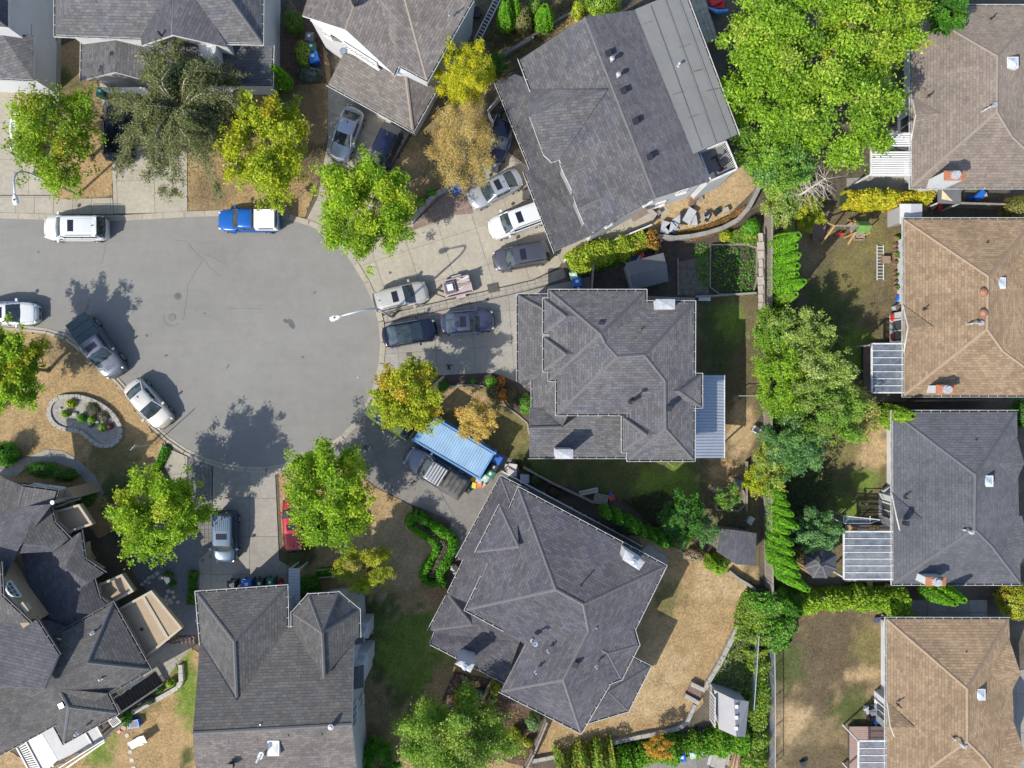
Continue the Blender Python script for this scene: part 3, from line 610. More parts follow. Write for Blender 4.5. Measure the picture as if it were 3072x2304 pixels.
# metal patio cover
mp = thing('patio_cover', 'corrugated metal patio cover on the right side of the many-hipped grey house', 'patio cover', W(2080, 1250))
x0, y1_ = W(*t_('C3', 1606, 70), 2.9).xy; x1, y0_ = W(*t_('C3', 1862, 757), 2.9).xy
m = MB(); n = 27
for k in range(n):
    ya = y0_ + (y1_ - y0_) * k / n; yb = y0_ + (y1_ - y0_) * (k + 1) / n; ym = (ya + yb) / 2; w_ = (yb - ya) / 2
    pr = [(ya, 0), (ya + w_ * .35, 0), (ya + w_ * .6, .05), (yb - w_ * .6, .05), (yb - w_ * .35, 0), (yb, 0)]
    q = [(x0, a, 3.0 + b) for a, b in pr] + [(x1, a, 2.8 + b) for a, b in pr]
    mm = MB(); mm.add(q, [(i, i + 6, i + 7, i + 1) for i in range(5)]); mm.add([(a, b, c - .012) for a, b, c in q], [(i + 1, i + 7, i + 6, i) for i in range(5)])
    mm.build('roof_panel', M('corrugated_metal', (.36, .39, .43), .38, .08, 1.2, .04, metal=.55), mp)
m.bar((x1 + .02, y0_, 2.78), (x1 + .02, y1_, 2.78), .06, .14); m.build('edge_beam', TRIM, mp)
for yy in (y0_ + .1, (y0_ + y1_) / 2, y1_ - .1): m = MB(); m.box(x1 - .12, x1 - .02, yy - .05, yy + .05, 0, 2.72); m.build('post', TRIM, mp)
# ---------------- rotated grey house bottom centre
h6 = house('large rotated grey-roofed house right of the zigzag clipped hedge, with a white flat-topped chimney', 1700, 1800)
P6 = {'A': (1557, 1467, E), 'B': (1995, 1699, E), 'C': (1901, 1890, E), 'D': (1829, 2048, E), 'G': (1742, 2196, E), 'F': (1503, 2074, E), 'e': (1576, 1935, E), 'm': (1507, 1887, E), 'l': (1399, 1829, E), 'k': (1444, 1736, E), 'j': (1500, 1519, E), 'i': (1530, 1530, E),
      '1': (1668, 1769, 7.7, 1), '2': (1750, 1814, 7.7, 1), '3': (1766, 1894, 7.4, 1), '4': (1690, 2040, 7.2, 1)}
r6, q6 = roof(h6, P6, ['AB21', 'A1lki', 'lme321', 'eF43', 'F4G', 'BCDG432'], SH_P, 'A1 12 23 34 2B 1l 4F 4G', 'AB iA lk lm FG BCDG', capm=CAPG)
roof(h6, {'1': (1523, 1528, E), '2': (1431, 1655, E), '3': (1444, 1736, E + .1), '4': (1500, 1519, E), 'A': (1556, 1640, 6.55), 'k': (1550, 1530, E), 'c': (1470, 1700, E)}, ['42A', '4Ak', '2cA'], SH_P, '4A 2A', '42', name='bay_roof')
roof(h6, {'a': (1500, 1519, E - .03), 'b': (1570, 1500, E + .3), 'c': (1600, 1650, 6.3), 'd': (1451, 1668, E - .03)}, ['abcd'][:0] or ['abcd'], SH_P, name='bay_roof') if False else None
Q6 = {'a': (1503, 1432, L), 'b': (1373, 1672, L), 'c': (1393, 1683, L), 'd': (1344, 1784, L), 'e': (1578, 1471, L), 'f': (1560, 1520, 4.2), 'g': (1470, 1700, 4.25), 'h': (1440, 1720, 4.0), 'i': (1430, 1822, 4.2), 'n': (1520, 1560, 4.2)}
roof(h6, {k: Q6[k] for k in 'abcde'} | {'n': (1545, 1545, 4.15, 1), 'g': (1480, 1680, 4.15, 1), 'i': (1420, 1815, 4.2, 1)}, ['abcdign', 'aen'], SH_P, 'an', 'ea ab cd', name='garage_roof')
roof(h6, {'d': (1344, 1784, L), 'v': (1404, 1812, L), 'l': (1288, 1890, L), 'o': (1306, 1900, L), 'm': (1294, 1931, L), 'p': (1514, 2046, L), 'A': (1415, 1874, 4.05, 1), 'q': (1560, 1925, 4.75, 1), 'r': (1470, 1870, 4.6, 1)}, ['dvA', 'dAl', 'lorA'[:0] or 'loA', 'ompqrA', 'vrA'], SH_P, 'dA lA', 'vd dl om mp', name='garage_roof')
walls(h6, [(1557, 1467), (1995, 1699), (1901, 1890), (1829, 2048), (1742, 2196), (1503, 2074), (1576, 1935), (1399, 1829), (1451, 1668), (1523, 1528)], 0, E, M('grey_siding', (.4, .4, .42), .8, .06, 1))
walls(h6, [(1503, 1432), (1578, 1471), (1600, 1600), (1500, 1850), (1560, 1930), (1514, 2046), (1294, 1931), (1344, 1784), (1393, 1683), (1373, 1672)], 0, L, MC['grey_siding'])
roof(h6, {'1': (1901, 1890, E + .03), '2': (1914, 1935, E + .03), '3': (1863, 2035, E + .03), '4': (1829, 2048, E + .03), 'A': (1790, 1941, 6.3), 'B': (1823, 1961, 6.2), 'c': (1800, 1905, E + .6)}, ['1A B2'.replace(' ', ''), '2B3', '3BA4'], SH_P, 'AB B2 B3', '12 23 34', name='bay_roof')
roof(h6, {'1': (1895, 1974, L), '2': (1948, 2001, L), '3': (1883, 2131, L), '4': (1766, 2166, L), 'A': (1825, 2075, 4.1), 'c': (1850, 1990, 4.0), 'b': (1780, 2110, 4.0)}, ['12Ac', '23A', '34bA'], SH_P, '2A 3A', '12 23 34', name='porch_roof')
walls(h6, [(1860, 1960), (1948, 2001), (1883, 2131), (1766, 2166), (1800, 2000)], 0, L, MC['grey_siding'])
chimney(h6, t_('C3', 1040, 1518, 1203, 1620, 1155, 1690, 1015, 1600), 5, 7.3, WALLW, FLASH, METAL, pots=1)
chimney(h6, t_('D2', 1612, 770, 1725, 800, 1690, 868, 1558, 795), 0, 5.6, WALLW, FLASH, METAL, pots=1)
for x, y in ((550, 80), (690, 160), (765, 308), (628, 800)): vent_box(h6, t_('D3', x, y), 7.05, ang=-28)
vent_pipe(h6, t_('D3', 670, 135), 7.1, .6, .04, BLACK, False)
for x, y in ((795, 490), (800, 820), (400, 690), (298, 865)): vent_pipe(h6, t_('D3', x, y), 6.7, .3, .05, METAL, False)
elbow(h6, t_('D3', 270, 600), t_('D3', 290, 600), 6.6, METAL)
m = MB(); a, b = W(1700, 2100, E + .2), W(1802, 2068, E + .2)
# side walkway canopy on the NE side of this house
wk = MB(); pA = [W(*p, 2.4).xy for p in (t_('C3', 30, 850), t_('C3', 1190, 1450))]; pB = [W(*p, 2.4).xy for p in (t_('C3', 60, 900), t_('C3', 1170, 1560))]
# walkway boards between house and fence
fd = thing('side_deck', 'narrow dark deck with railing along the upper right side of the rotated grey house', 'deck', W(1750, 1560))
A = W(*t_('C3', 20, 870), .9); B = W(*t_('C3', 1180, 1490), .9); d = (B - A).normalized(); nn = Vector((-d.y, d.x, 0))
m = MB(); m.bar(A, B, .08, .08); m.build('handrail', TRIM, fd)
Lk = (B - A).length
for k in range(40):
    c = A + d * (Lk * (k + .5) / 40); m = MB(); m.bar(c - nn * 1.1 - Vector((0, 0, .5)), c - Vector((0, 0, .5)), Lk / 40 - .02, .05); m.build('deck_board', M('dark_deck', (.12, .115, .1), .8, .2, 3), fd)
m = MB(); [m.bar(A + d * (Lk * k / 10) - Vector((0, 0, .9)), A + d * (Lk * k / 10), .07, .07) for k in range(11)]; m.build('railing_post', TRIM, fd)
# ---------------- big rotated house top centre
h4 = house('largest grey-roofed house, tilted, with a flat membrane roof section and balcony at its right end', 1800, 350)
P4 = {'a': (1560, 179, E), 'b': (1593, 267, E), 'r': (1755, 51, 7.7, 1), 's': (1968, 593, 7.7, 1), 'v': (1784, 695, E), 'c': (1762, 690, E), 'd': (1660, 490, E), 'e': (1905, 30, 6.4), 'f': (2082, 459, 6.4), 'g': (2097, 452, 6.25), 'h': (2131, 542, 6.25), 'A': (1820, 269, 7.55), 'p': (1679, 477, E)}
P4['A'] = (1820, 269, 7.1, 1)
_, R4 = roof(h4, {k: P4[k] for k in 'abrsvcpA'}, ['abArsvcpA'[:0] or 'abAr', 'Apcvsr'], SH_G, 'rs', 'ab', fascia=M('dark_fascia', (.12, .12, .13), .7))
_, R4b = roof(h4, {'r': (1755, 51, 7.62), 's': (1968, 593, 7.62), 'e': (1905, 30, 6.2), 'h': (2131, 542, 6.15)}, ['resh'[:0] or 'rehs'], SH_D, '', '', fascia=MC['dark_fascia'])  # slope turned from the sun: its shade painted in as charcoal shingle
mbm = M('roof_membrane', (.15, .15, .145), .85, .1, .4, .05)
fr4, _ = roof(h4, {'e': (1905, 28, 6.3), 'a': (1986, -6, 6.2), 'b': (2051, -30, 6.1), 'c': (2213, 402, 6.0), 'd': (2080, 462, 6.3)}, ['eabcd'], mbm, '', 'bc', name='flat_roof', fascia=MC['dark_fascia'])
m = MB()
for (x, y, x2, y2) in [(1250, 45, 1680, 1230), (1370, 0, 1790, 1190), (1480, 0, 1900, 1150)]:
    a = W(*t_('A3', x, y), 6.3); b = W(*t_('A3', x2, y2), 6.26); m.bar(a, b, .03, .012)
for (x, y, x2, y2) in [(1480, 400, 1570, 370), (1430, 785, 1520, 760), (1160, 210, 1260, 175), (1700, 760, 1810, 740), (1560, 980, 1650, 950), (1590, 600, 1670, 580)]: m.bar(W(*t_('A3', x, y), 6.31), W(*t_('A3', x2, y2), 6.28), .03, .012)
m.build('membrane_seam', M('seam', (.1, .1, .1), .9), fr4)
PG = {'g': W(1588, 349, 6.9), 'A': W(1822, 268, 7.52), 'p': W(1679, 478, E)}
roof(h4, {'1': (1592, 268, E + .02), '2': (1588, 300, 6.1), 'A': (1822, 268, 7.52), 'g': (1588, 349, 6.9), 'p': (1679, 478, E + .02), 'h': (1630, 464, onplane(PG, 'gAp', 1630, 464)), 'k': (1655, 487, onplane(PG, 'gAp', 1655, 487))}, ['1Ag', 'gApkh'], SH_G, '', '', name='cross_gable')
lw, _ = roof(h4, {'a': (1489, 250, L), 'b': (1592, 505, L), 'c': (1575, 519, L), 'd': (1665, 753, L), 'e': (1790, 700, L + .4), 'f': (1700, 480, 4.25, 1), 'g': (1620, 250, 4.25, 1), 'h': (1545, 222, 3.6, 1)}, ['abcdefgh'[:0] or 'abcdefgh'], SH_G, '', 'ab cd', name='lower_roof')
walls(h4, [(1575, 185), (1755, 60), (1905, 40), (2045, -20), (2195, 415), (2098, 452), (2131, 542), (1968, 593), (1784, 695), (1690, 500), (1610, 300)], 0, E + .2, ins=.25)
walls(h4, [(1489, 250), (1592, 505), (1665, 753), (1784, 700), (1650, 300)], 0, L, ins=.35)
for ap, u, l in (((1769, 491), (1679, 491), (1719, 577)), ((1807, 592), (1719, 588), (1753, 674))):
    g = ((u[0] + l[0]) / 2 - 3, (u[1] + l[1]) / 2 - 4)
    za = onplane(R4, 'rsv', *ap); roof(h4, {'1': (*u, onplane(R4, 'rsv', *u)), '2': (*l, onplane(R4, 'rsv', *l)), 'A': (*ap, za), 'g': (*g, za - .05)}, ['1Ag', 'gA2'], SH_G, 'gA', '', name='gable_dormer')
    walls(h4, [(u[0] + 5, u[1] + 8), (u[0] + 9, u[1] + 7), (l[0] + 3, l[1] - 10), (l[0] + 0, l[1] - 8)], 3.4, 5.15, ins=.02, name='dormer_wall', mat=M('dormer_grey', (.2, .2, .205), .8))
nW = Vector((-.93, .366))
# wall windows and vents of the lit side wall
sA = inset(xy([(1968, 593), (1784, 695)], E), 0)[0:2] if False else None
wa = W(1968, 593, E + .2).xy; wb = W(2131, 542, E + .2).xy; wc = W(1784, 695, E + .2).xy
d1 = (Vector(wb) - Vector(wa)).normalized(); n1 = Vector((d1.y, -d1.x)); off = Vector(wa) - n1 * .25
for s0, s1, z0, z1 in ((.8, 1.5, 1.2, 2.2), (1.9, 2.6, 3.4, 4.4)): window(h4, off + d1 * s0, off + d1 * s1, z0, z1, 2, 1, out=n1)
d2 = (Vector(wa) - Vector(wc)).normalized(); n2 = Vector((d2.y, -d2.x)); off2 = Vector(wc) - n2 * .25
for s0, s1, z0, z1 in ((1.2, 1.7, 3.3, 4.5), (4.1, 4.8, 3.5, 4.5)): window(h4, off2 + d2 * s0, off2 + d2 * s1, z0, z1, 1, 1, out=n2)
m = MB(); q = off2 + d2 * 3.3; q2 = off2 + d2 * 4.5; m.prism([tuple(v) for v in (q, q2, q2 + n2 * .55, q + n2 * .55)], 2.3, 2.4); m.build('door_canopy', SH_D if False else M('brown_canopy', (.16, .13, .11), .85), h4)
# balcony
bal = thing('balcony', 'grey-floored balcony with slatted white rail and dark exercise machine', 'balcony', W(2135, 480, 3))
bz = 5.2; bp = xy(t_('A3', 1655, 1262, 1872, 1172, 1968, 1400, 1748, 1500), bz)
if area2(bp) < 0: bp = bp[::-1]
m = MB(); m.prism(bp, bz - .9, bz - .7); m.build('floor', M('balcony_floor', (.13, .13, .135), .85, .1, 2), bal)
m = MB(); m.prism(bp, 0, bz - .9); m.build('wall', WALLW, bal)
m = MB(); n = len(bp)
for i in range(n):
    a = Vector((*bp[i], bz)); b = Vector((*bp[(i + 1) % n], bz)); m.bar(a, b, .09, .09); k = int((b - a).length / .13)
    for j in range(k): c = a + (b - a) * (j / k); m.bar(c - Vector((0, 0, .75)), c, .04, .04)
m.build('railing', TRIM, bal)
c = W(*t_('A3', 1840, 1330), bz); em = thing('exercise_machine', 'black exercise machine with bent handlebars standing on the balcony', 'exercise machine', (c.x, c.y, bz - .7), R(-60), local=True)
m = MB(); m.box(-.55, .55, -.06, .06, .02, .1); m.box(-.55, -.45, -.28, .28, 0, .07); m.box(.45, .55, -.28, .28, 0, .07); m.build('base', BLACK, em)
m = MB(); m.tube([(.3, 0, .1), (.42, 0, .9), (.3, 0, 1.1)], .04); m.tube([(.3, -.3, 1.05), (.42, 0, 1.1), (.3, .3, 1.05), (.1, .33, 1.0)], .025); m.build('handlebar', BLACK, em)
m = MB(); m.tube([(-.25, 0, .1), (-.3, 0, .75)], .04); m.box(-.42, -.18, -.12, .12, .75, .82); m.build('seat', BLACK, em)
m = MB(); m.tube([(.1, -.06, .35), (.1, .06, .35)], .25, 16); m.build('flywheel', BLACK, em)
for x, y in ((898, 447), (1022, 757), (1122, 1010), (1240, 1305)): vent_box(h4, t_('A3', x, y), onplane(R4b, 'reh', *t_('A3', x, y), .04), ang=20)
vent_pipe(h4, t_('A3', 918, 525), 7.1, .7, .09, FLASH); vent_pipe(h4, t_('A3', 970, 655), 7.1, .7, .09, FLASH); vent_pipe(h4, t_('A3', 1480, 545), 6.2, .35, .06, FLASH)
vent_pipe(h4, t_('A3', 1290, 1510), 6.5, .7, .035, METAL, False); vent_pipe(h4, t_('A3', 945, 640), 7.1, .35, .035, METAL, False); vent_box(h4, t_('A3', 528, 828), 6.5, BLACK, .25, 15)
# ---------------- warm grey shingled house top
h3 = house('tilted brown-grey shingled house with a white gable window band above its wide garage roof', 1130, 180)
roof(h3, {'a': (906, 46, E), 'g': (1037, 89, 6.45), 'W': (1109, -112, 6.45), 'A': (960, -120, E), 'h': (1182, 223, E), 'w': (1194, 194, E)}, ['aAWg', 'gWwh'], SH_G2, 'gW', 'hw', capm=CAPT)
roof(h3, {'w': (1192, 193, E), 'W': (1109, -112, 6.47), 'k': (1281, 240, E), 'R': (1186, -110, 7.3), 'e': (1420, -5, E), 'F': (1450, -60, E)}, ['WRkw', 'RkeF'], SH_G2, 'Rk', 'wk keF', capm=CAPT)
roof(h3, {'a': (984, 116, 4.1), 'b': (996, 88, 4.5), 'c': (1084, 120, 4.5), 'd': (1078, 142, 4.1)}, ['abcd'], SH_G2, '', '', name='lower_roof')
roof(h3, {'a': (985, 253, L), 'b': (1238, 392, L), 'c': (1308, 267, L), 't': (1214, 198, 5.0), 'u': (1031, 158, 4.3), 'v': (1290, 215, 4.2)}, ['abtu', 'bcvt'[:0] or 'bct'], SH_G2, 'bt', 'ab bc', capm=CAPT, name='garage_roof')
walls(h3, [(906, 46), (1182, 225), (1281, 240), (1415, -5), (1430, -120), (915, -120)], 0, E, ins=.3)
walls(h3, [(985, 253), (1238, 392), (1308, 267), (1240, 150), (1031, 158)], 0, L)
ga = W(959, 69, E); gb = W(1176, 216, E)
m = MB(); q = [W(930, 62, E), W(1172, 217, E), W(1040, 98, 6.2)]; d = (q[1] - q[0]).normalized(); nn = Vector((d.y, -d.x, 0)) * .2
m.add([q[0], q[1], q[2], q[0] - nn, q[1] - nn, q[2] - nn], [(0, 1, 2), (5, 4, 3), (0, 3, 4, 1), (1, 4, 5, 2), (2, 5, 3, 0)]); m.build('gable_wall', WALLW, h3)
window(h3, (q[0] + (q[1] - q[0]) * .42).xy, (q[0] + (q[1] - q[0]) * .84).xy, 4.75, 5.6, 6, 2, out=(-.5, -.8))
window(h3, (q[0] + (q[1] - q[0]) * .16).xy, (q[0] + (q[1] - q[0]) * .26).xy, 4.7, 5.4, 2, 2, out=(-.5, -.8))
vent_pipe(h3, t_('A2', 1515, 120), 6.2, .35, .04, METAL, False); vent_box(h3, t_('A2', 730, 15), 6.9, BLACK, .3, 20)
m = MB(); c = W(1030, 155, 4.7); m.cyl(c, .22, 4.6, 4.85, 12); m.build('roof_turbine', METAL, h3)
# ---------------- grey gabled house top left
h2 = house('grey-roofed house with a white central gable behind the big drooping dark tree', 480, 60)
roof(h2, {'a': (166, 104, E), 'A': (166, -160, E), 'v': (421, 114, E), 'V': (540, -90, 7.8), 'U': (250, -90, 7.8)}, ['aUVv'[:0] or 'avVU', 'aUA'], SH_G, '', 'Aav')
roof(h2, {'v': (421, 112, E), 'w': (425, 136, E), 'g': (517, 104, 6.9), 'G': (520, -120, 6.9), 'y': (682, 142, E), 'x': (582, -30, 6.9), 'V': (510, -40, 6.9)}, ['vwgG'[:0] or 'wgGVv', 'gyxG'], SH_D, 'gG', '', name='gable_roof')
roof(h2, {'y': (681, 127, E), 'x': (560, -40, 7.6), 'c': (785, 129, E), 'X': (650, -60, 7.6), 'D': (788, -160, E)}, ['ycXx', 'cDX'], SH_G, 'cX', 'ycD')
walls(h2, [(166, 104), (425, 118), (517, 104), (681, 127), (785, 129), (787, -150), (166, -150)], 0, E, ins=.45)
walls(h2, [(425, 136), (517, 106), (682, 142), (682, 60), (425, 60)], 0, E, ins=.15)
roof(h2, {'a': (246, 121, L), 'b': (244, 240, L), 'g': (345, 216, 4.0), 'G': (347, 110, 4.0), 'c': (440, 242, L), 'd': (452, 110, L)}, ['abgG', 'gcdG'], SH_G, '', 'ab', name='garage_roof')
roof(h2, {'c': (425, 125, 4.35), 'f': (460, 195, L + .5), 'a': (590, 250, L), 'b': (814, 254, L), 'h': (817, 139, 3.9), 'k': (560, 130, 4.3)}, ['cfabhk'], SH_G3, '', 'ab bh', name='lower_roof')
walls(h2, [(246, 121), (244, 240), (345, 218), (440, 242), (452, 110)], 0, L)
walls(h2, [(425, 120), (590, 250), (814, 254), (817, 139), (700, 100)], 0, L)
a = W(460, 160, 4.3); m = MB(); pp = xy([(592, 128), (648, 128), (646, 158), (626, 178), (600, 158)], 4.9); m.prism(pp if area2(pp) > 0 else pp[::-1], 3.4, 4.9); m.build('bay_wall', WALLW, h2)
window(h2, W(602, 159, 4.8).xy, W(624, 176, 4.8).xy, 3.7, 4.75, 1, 1, out=(-.7, -.6)); window(h2, W(629, 175, 4.8).xy, W(645, 160, 4.8).xy, 3.7, 4.75, 2, 1, out=(.7, -.6))
gd = MB(); A_ = W(304, 262, 2.2).xy; B_ = W(434, 262, 2.2).xy; gd.box(A_.x, B_.x, A_.y - .1, A_.y, 0, 2.2); gd.build('garage_door', M('white_door', (.66, .66, .65), .5, .05), h2)
vent_box(h2, t_('A1', 1500, 105), 6.4, BLACK, .35); vent_box(h2, t_('A1', 935, 450), 3.8, BLACK, .2); vent_pipe(h2, t_('A1', 1345, 300), 6.4, .5, .06, BLACK)
# ---------------- sliver of a house in the top left corner
h1 = house('grey-roofed white-walled house cut off by the top left corner', 30, 100)
roof(h1, {'a': (24, 82, E), 'b': (24, -200, E), 'c': (-160, -120, 7.4), 'd': (-60, 20, 6.6), 'e': (-200, 60, E)}, ['abcd', 'ade'], SH_D, '', '')
walls(h1, [(24, 84), (24, -200), (-600, -200), (-600, 84)], 0, E, ins=.12)
roof(h1, {'a': (0, 95, 4.2), 'b': (101, 107, L + .5), 'c': (99, 239, L), 'd': (-60, 231, L), 'e': (-60, 90, 4.3)}, ['abcde'], SH_G, '', 'cd', name='lower_roof')
walls(h1, [(101, 104), (99, 240), (-400, 228), (-400, 60), (101, 60)], 0, L, ins=.2)
vent_box(h1, (0, -50), 7, BLACK)
# ---------------- bottom left-centre house with turret hip
h7 = house('grey house with plain rear roof, twin hipped front wings and tall white side wall', 800, 2050)
S7 = .0
P7 = {'a': (590, 1779, E), 'b': (858, 1760, E), 'c': (861, 1885, E), 'w': (603, 1930, E), 'k': (702, 1926, 7.3, 1), 'l': (710, 2104, 7.5, 1), 'R': (578, 2200, 8.6, 1), 'S': (1055, 2174, 8.6, 1), 'e': (1060, 1912, E), 'd': (878, 1885, E)}
roof(h7, {k: P7[k] for k in 'abcwkl'}, ['abk', 'bclk', 'aklw'], SH_W, 'ak bk kl', 'ab bc wa')
roof(h7, {'w': (600, 1925, E), 'c': (861, 1885, E), 'd': (878, 1885, E), 'e': (1062, 1912, E), 'S': (1055, 2174, 8.4), 'R': (578, 2200, 8.4), 'l': (710, 2104, 7.45, 1), 'm': (972, 2033, 6.95, 1)}, ['wlcdmeSR'], SH_W, 'SR', 'cd')
roof(h7, {'R': (578, 2200, 8.38), 'S': (1055, 2174, 8.38), 'y': (1090, 2500, E), 'z': (605, 2500, E)}, ['RSyz'], SH_G2)  # rear slope in a lighter shingle: sunlight put into its colour
T7 = {'0': (878, 1885, E), '1': (878, 1840, E), '2': (925, 1787, E), '3': (1015, 1781, E), '4': (1075, 1831, E), '5': (1077, 1908, E), 'A': (966, 1899, 7.1), 'B': (972, 2033, 7.1)}
roof(h7, T7, ['12A', '23A', '34A', '4 5BA'.replace(' ', ''), '10BA'], SH_W, '2A 3A 4A 1A AB', '0123 45'.replace('0123 45', '012345'), name='turret_roof')
walls(h7, [(600, 1826), (852, 1810), (858, 1900), (885, 1900), (892, 1850), (930, 1822), (1008, 1816), (1058, 1846), (1064, 1912), (1056, 2174), (1075, 2500), (605, 2500), (590, 2200)], 0, E, ins=.28)
m = MB(); a = W(1055, 1920, E); b = W(1052, 2174, 8.1); c = W(1078, 2480, E); m.add([(a.x - .1, a.y, 5.1), (a.x - .1, b.y, 8.15), (a.x - .1, c.y, 5.1), (a.x - .3, a.y, 5.1), (a.x - .3, b.y, 8.15), (a.x - .3, c.y, 5.1)], [(0, 2, 1), (3, 4, 5), (0, 1, 4, 3), (1, 2, 5, 4), (2, 0, 3, 5)]); m.build('gable_wall', WALLW, h7)
xw = W(1056, 2100, E).x - .25
def wallwin(y0, y1, z0, z1, c=1, r=2): window(h7, (xw, W(0, y0, (z0 + z1) / 2).y), (xw, W(0, y1, (z0 + z1) / 2).y), z0, z1, c, r, out=(1, 0))
wallwin(2112, 2178, 3.0, 4.4, 3, 1); wallwin(2092, 2120, .9, 2.0, 2, 1)
for (y0, y1, zz) in ((1910, 1930, 4.0), (1994, 2062, 4.0)):
    ya, yb = W(0, y0, zz).y, W(0, y1, zz).y; m = MB(); m.box(xw, xw + .6, yb, ya, 0, zz - .12); k_ = m.build('bay_wall', WALLW, h7)
    roof(h7, {'a': (*[(xw - .1) * K * CAMH / (CAMH - 4.5) + CX, -ya * K * CAMH / (CAMH - 4.5) + CY], 4.5), 'b': (*[(xw - .1) * K * CAMH / (CAMH - 4.5) + CX, -yb * K * CAMH / (CAMH - 4.5) + CY], 4.5),
              'c': (*[(xw + .75) * K * CAMH / (CAMH - 4) + CX, -yb * K * CAMH / (CAMH - 4) + CY], 4.0), 'd': (*[(xw + .75) * K * CAMH / (CAMH - 4) + CX, -ya * K * CAMH / (CAMH - 4) + CY], 4.0)}, ['abcd'], SH_G3, name='bay_roof')
m = MB(); ya, yb = W(0, 1956, 2.5).y, W(0, 2005, 2.5).y; m.box(xw, xw + .75, yb, ya, 0, 2.6); m.build('bay_wall', WALLW, h7)
m = MB(); ya, yb = W(0, 1860, 1.5).y, W(0, 1905, 1.5).y; m.box(xw, xw + .7, yb, ya, 0, 2.2); m.build('bay_wall', WALLW, h7)
skylight(h7, (822, 2242), 8.0, (.72, .95), glassmat('skylight_cream', (.55, .53, .48), .3))
for x, y in ((858, 2198), (958, 2196)): vent_box(h7, (x, y), 8.1, BLACK)
for x, y in ((679, 2215), (765, 2211), (692, 2298)): vent_box(h7, (x, y), 8.0, BLACK)
elbow(h7, (782, 2268), (795, 2246), 7.8, WHITE); vent_pipe(h7, (785, 2168), 8.0, .3, .04, METAL, False); vent_pipe(h7, t_('D2', 545, 1295), 8.2, .4, .1, METAL); vent_pipe(h7, t_('D2', 490, 795), 6.6, .35, .05, WHITE)
# porch canopy in between
pc = thing('porch_canopy', 'pale grey metal walkway canopy between the twin front wings of the bottom left house', 'canopy', W(880, 1780))
m = MB(); q = xy([(866, 1706), (899, 1706), (900, 1822), (866, 1822)], 2.5)[::-1]; m.prism(q, 2.4, 2.5); m.build('roof_panel', M('pale_metal', (.42, .43, .45), .5, .06), pc)
m = MB(); [m.bar(W(866 + 34 * 0, 1712 + k * 9, 2.52), W(899, 1712 + k * 9, 2.52), .015, .02) for k in range(12)]; m.build('seam', M('pale_seam', (.3, .3, .32), .6), pc)
m = MB(); q = xy([(862, 1824), (889, 1824), (878, 1886), (861, 1886)], 3.2)[::-1]; m.prism(q, 3.1, 3.2); m.build('roof_panel', M('blue_grey_metal', (.33, .37, .45), .5, .06), pc)
for x, y in ((868, 1710), (896, 1710)): c = W(x, y, 2.4); m = MB(); m.box(c.x - .05, c.x + .05, c.y - .05, c.y + .05, 0, 2.4); m.build('post', TRIM, pc)
# ---------------- the row of hipped bungalows along the right edge
def bungalow(label, NW, NE, T_, B_, C_, V_, SE, SW, mat, capm, bay, gab, z=2.8, wallm=WALLW):
    h = house(label, (NW[0] + NE[0]) / 2, (NW[1] + SW[1]) / 2)
    P = {'a': (*NW, z), 'b': (*NE, z), 'v': (*V_, z), 'e': (*SE, z), 's': (*SW, z), 'T': (*T_, 5.0, 1), 'B': (*B_, 5.0, 1), 'C': (*C_, 4.6, 1), 'w': (SE[0] + 14, V_[1] - 6, z)}
    r, q = roof(h, P, ['abT', 'aTBs', 'bTBCv', 'sBCe', 'vCe'], mat, 'aT bT TB Bs BC Ce', 'ab as se'.replace('as', 'as'), capm=capm)
    walls(h, [NW, NE, V_, SE, SW], 0, z, wallm, .92)
    (b0, bm, b1, bx, ap) = bay     # gabled bay on the left side: upper eave, gable peak, lower eave, apex on the slope
    zp = 3.75; za = None
    roof(h, {'1': (*b0, z + .02), 'g': (*bm, zp + .05), '2': (*b1, z + .02), 'A': (*ap, onplane(q, 'aTB', *ap, .03))}, ['1gA', 'g2A'], mat, '', '', capm=capm, name='gable_roof')
    x0 = W(b0[0], b0[1], z).x; m = MB(); y0 = W(*b0, z).y; y1 = W(*b1, z).y; ym = (y0 + y1) / 2; xo = x0 + .38
    m.prism([(x0 + 1.3, y1 + .1), (x0 + 1.3, y0 - .1), (xo, y0 - .35), (xo, y1 + .35)], 0, z - .1)
    m.add([(xo, y0 - .35, z - .1), (xo, y1 + .35, z - .1), (xo + .02, ym, zp - .15), (x0 + .9, y0 - .3, z - .1), (x0 + .9, y1 + .3, z - .1), (x0 + .9, ym, zp - .15)], [(0, 1, 2), (0, 2, 5, 3), (1, 4, 5, 2), (3, 5, 4)])
    m.build('bay_wall', wallm, h)
    window(h, (xo, y0 - .85), (xo, y1 + .85), .5, 2.6, 2, 1, out=(-1, 0))
    for g in gab:
        roof(h, {'1': (*g[1], z + .1), 'e': (*g[2], 3.7), '2': (*g[3], z + .1), 'A': (*g[0], onplane(q, 'bTB', *g[0], .03))}, ['1eA', 'e2A'], mat, '', '', capm=capm, name='gable_roof')
        if len(g) > 4: walls(h, [g[1], g[2], g[3], (g[0][0], g[3][1]), (g[0][0], g[1][1])], 0, z, wallm, .3)
    # windows low on the left wall
    return h
h9 = bungalow('taupe-roofed bungalow beside the biggest tree, white louvred pergola on its left side', (2735, 18), (3125, 18), (2994, 168), (2992, 335), (3037, 409), (3125, 305), (3200, 561), (2735, 561), SH_B2, CAPT,
              ((2737, 286), (2749, 344), (2735, 423), .35, (2824, 341)), [])
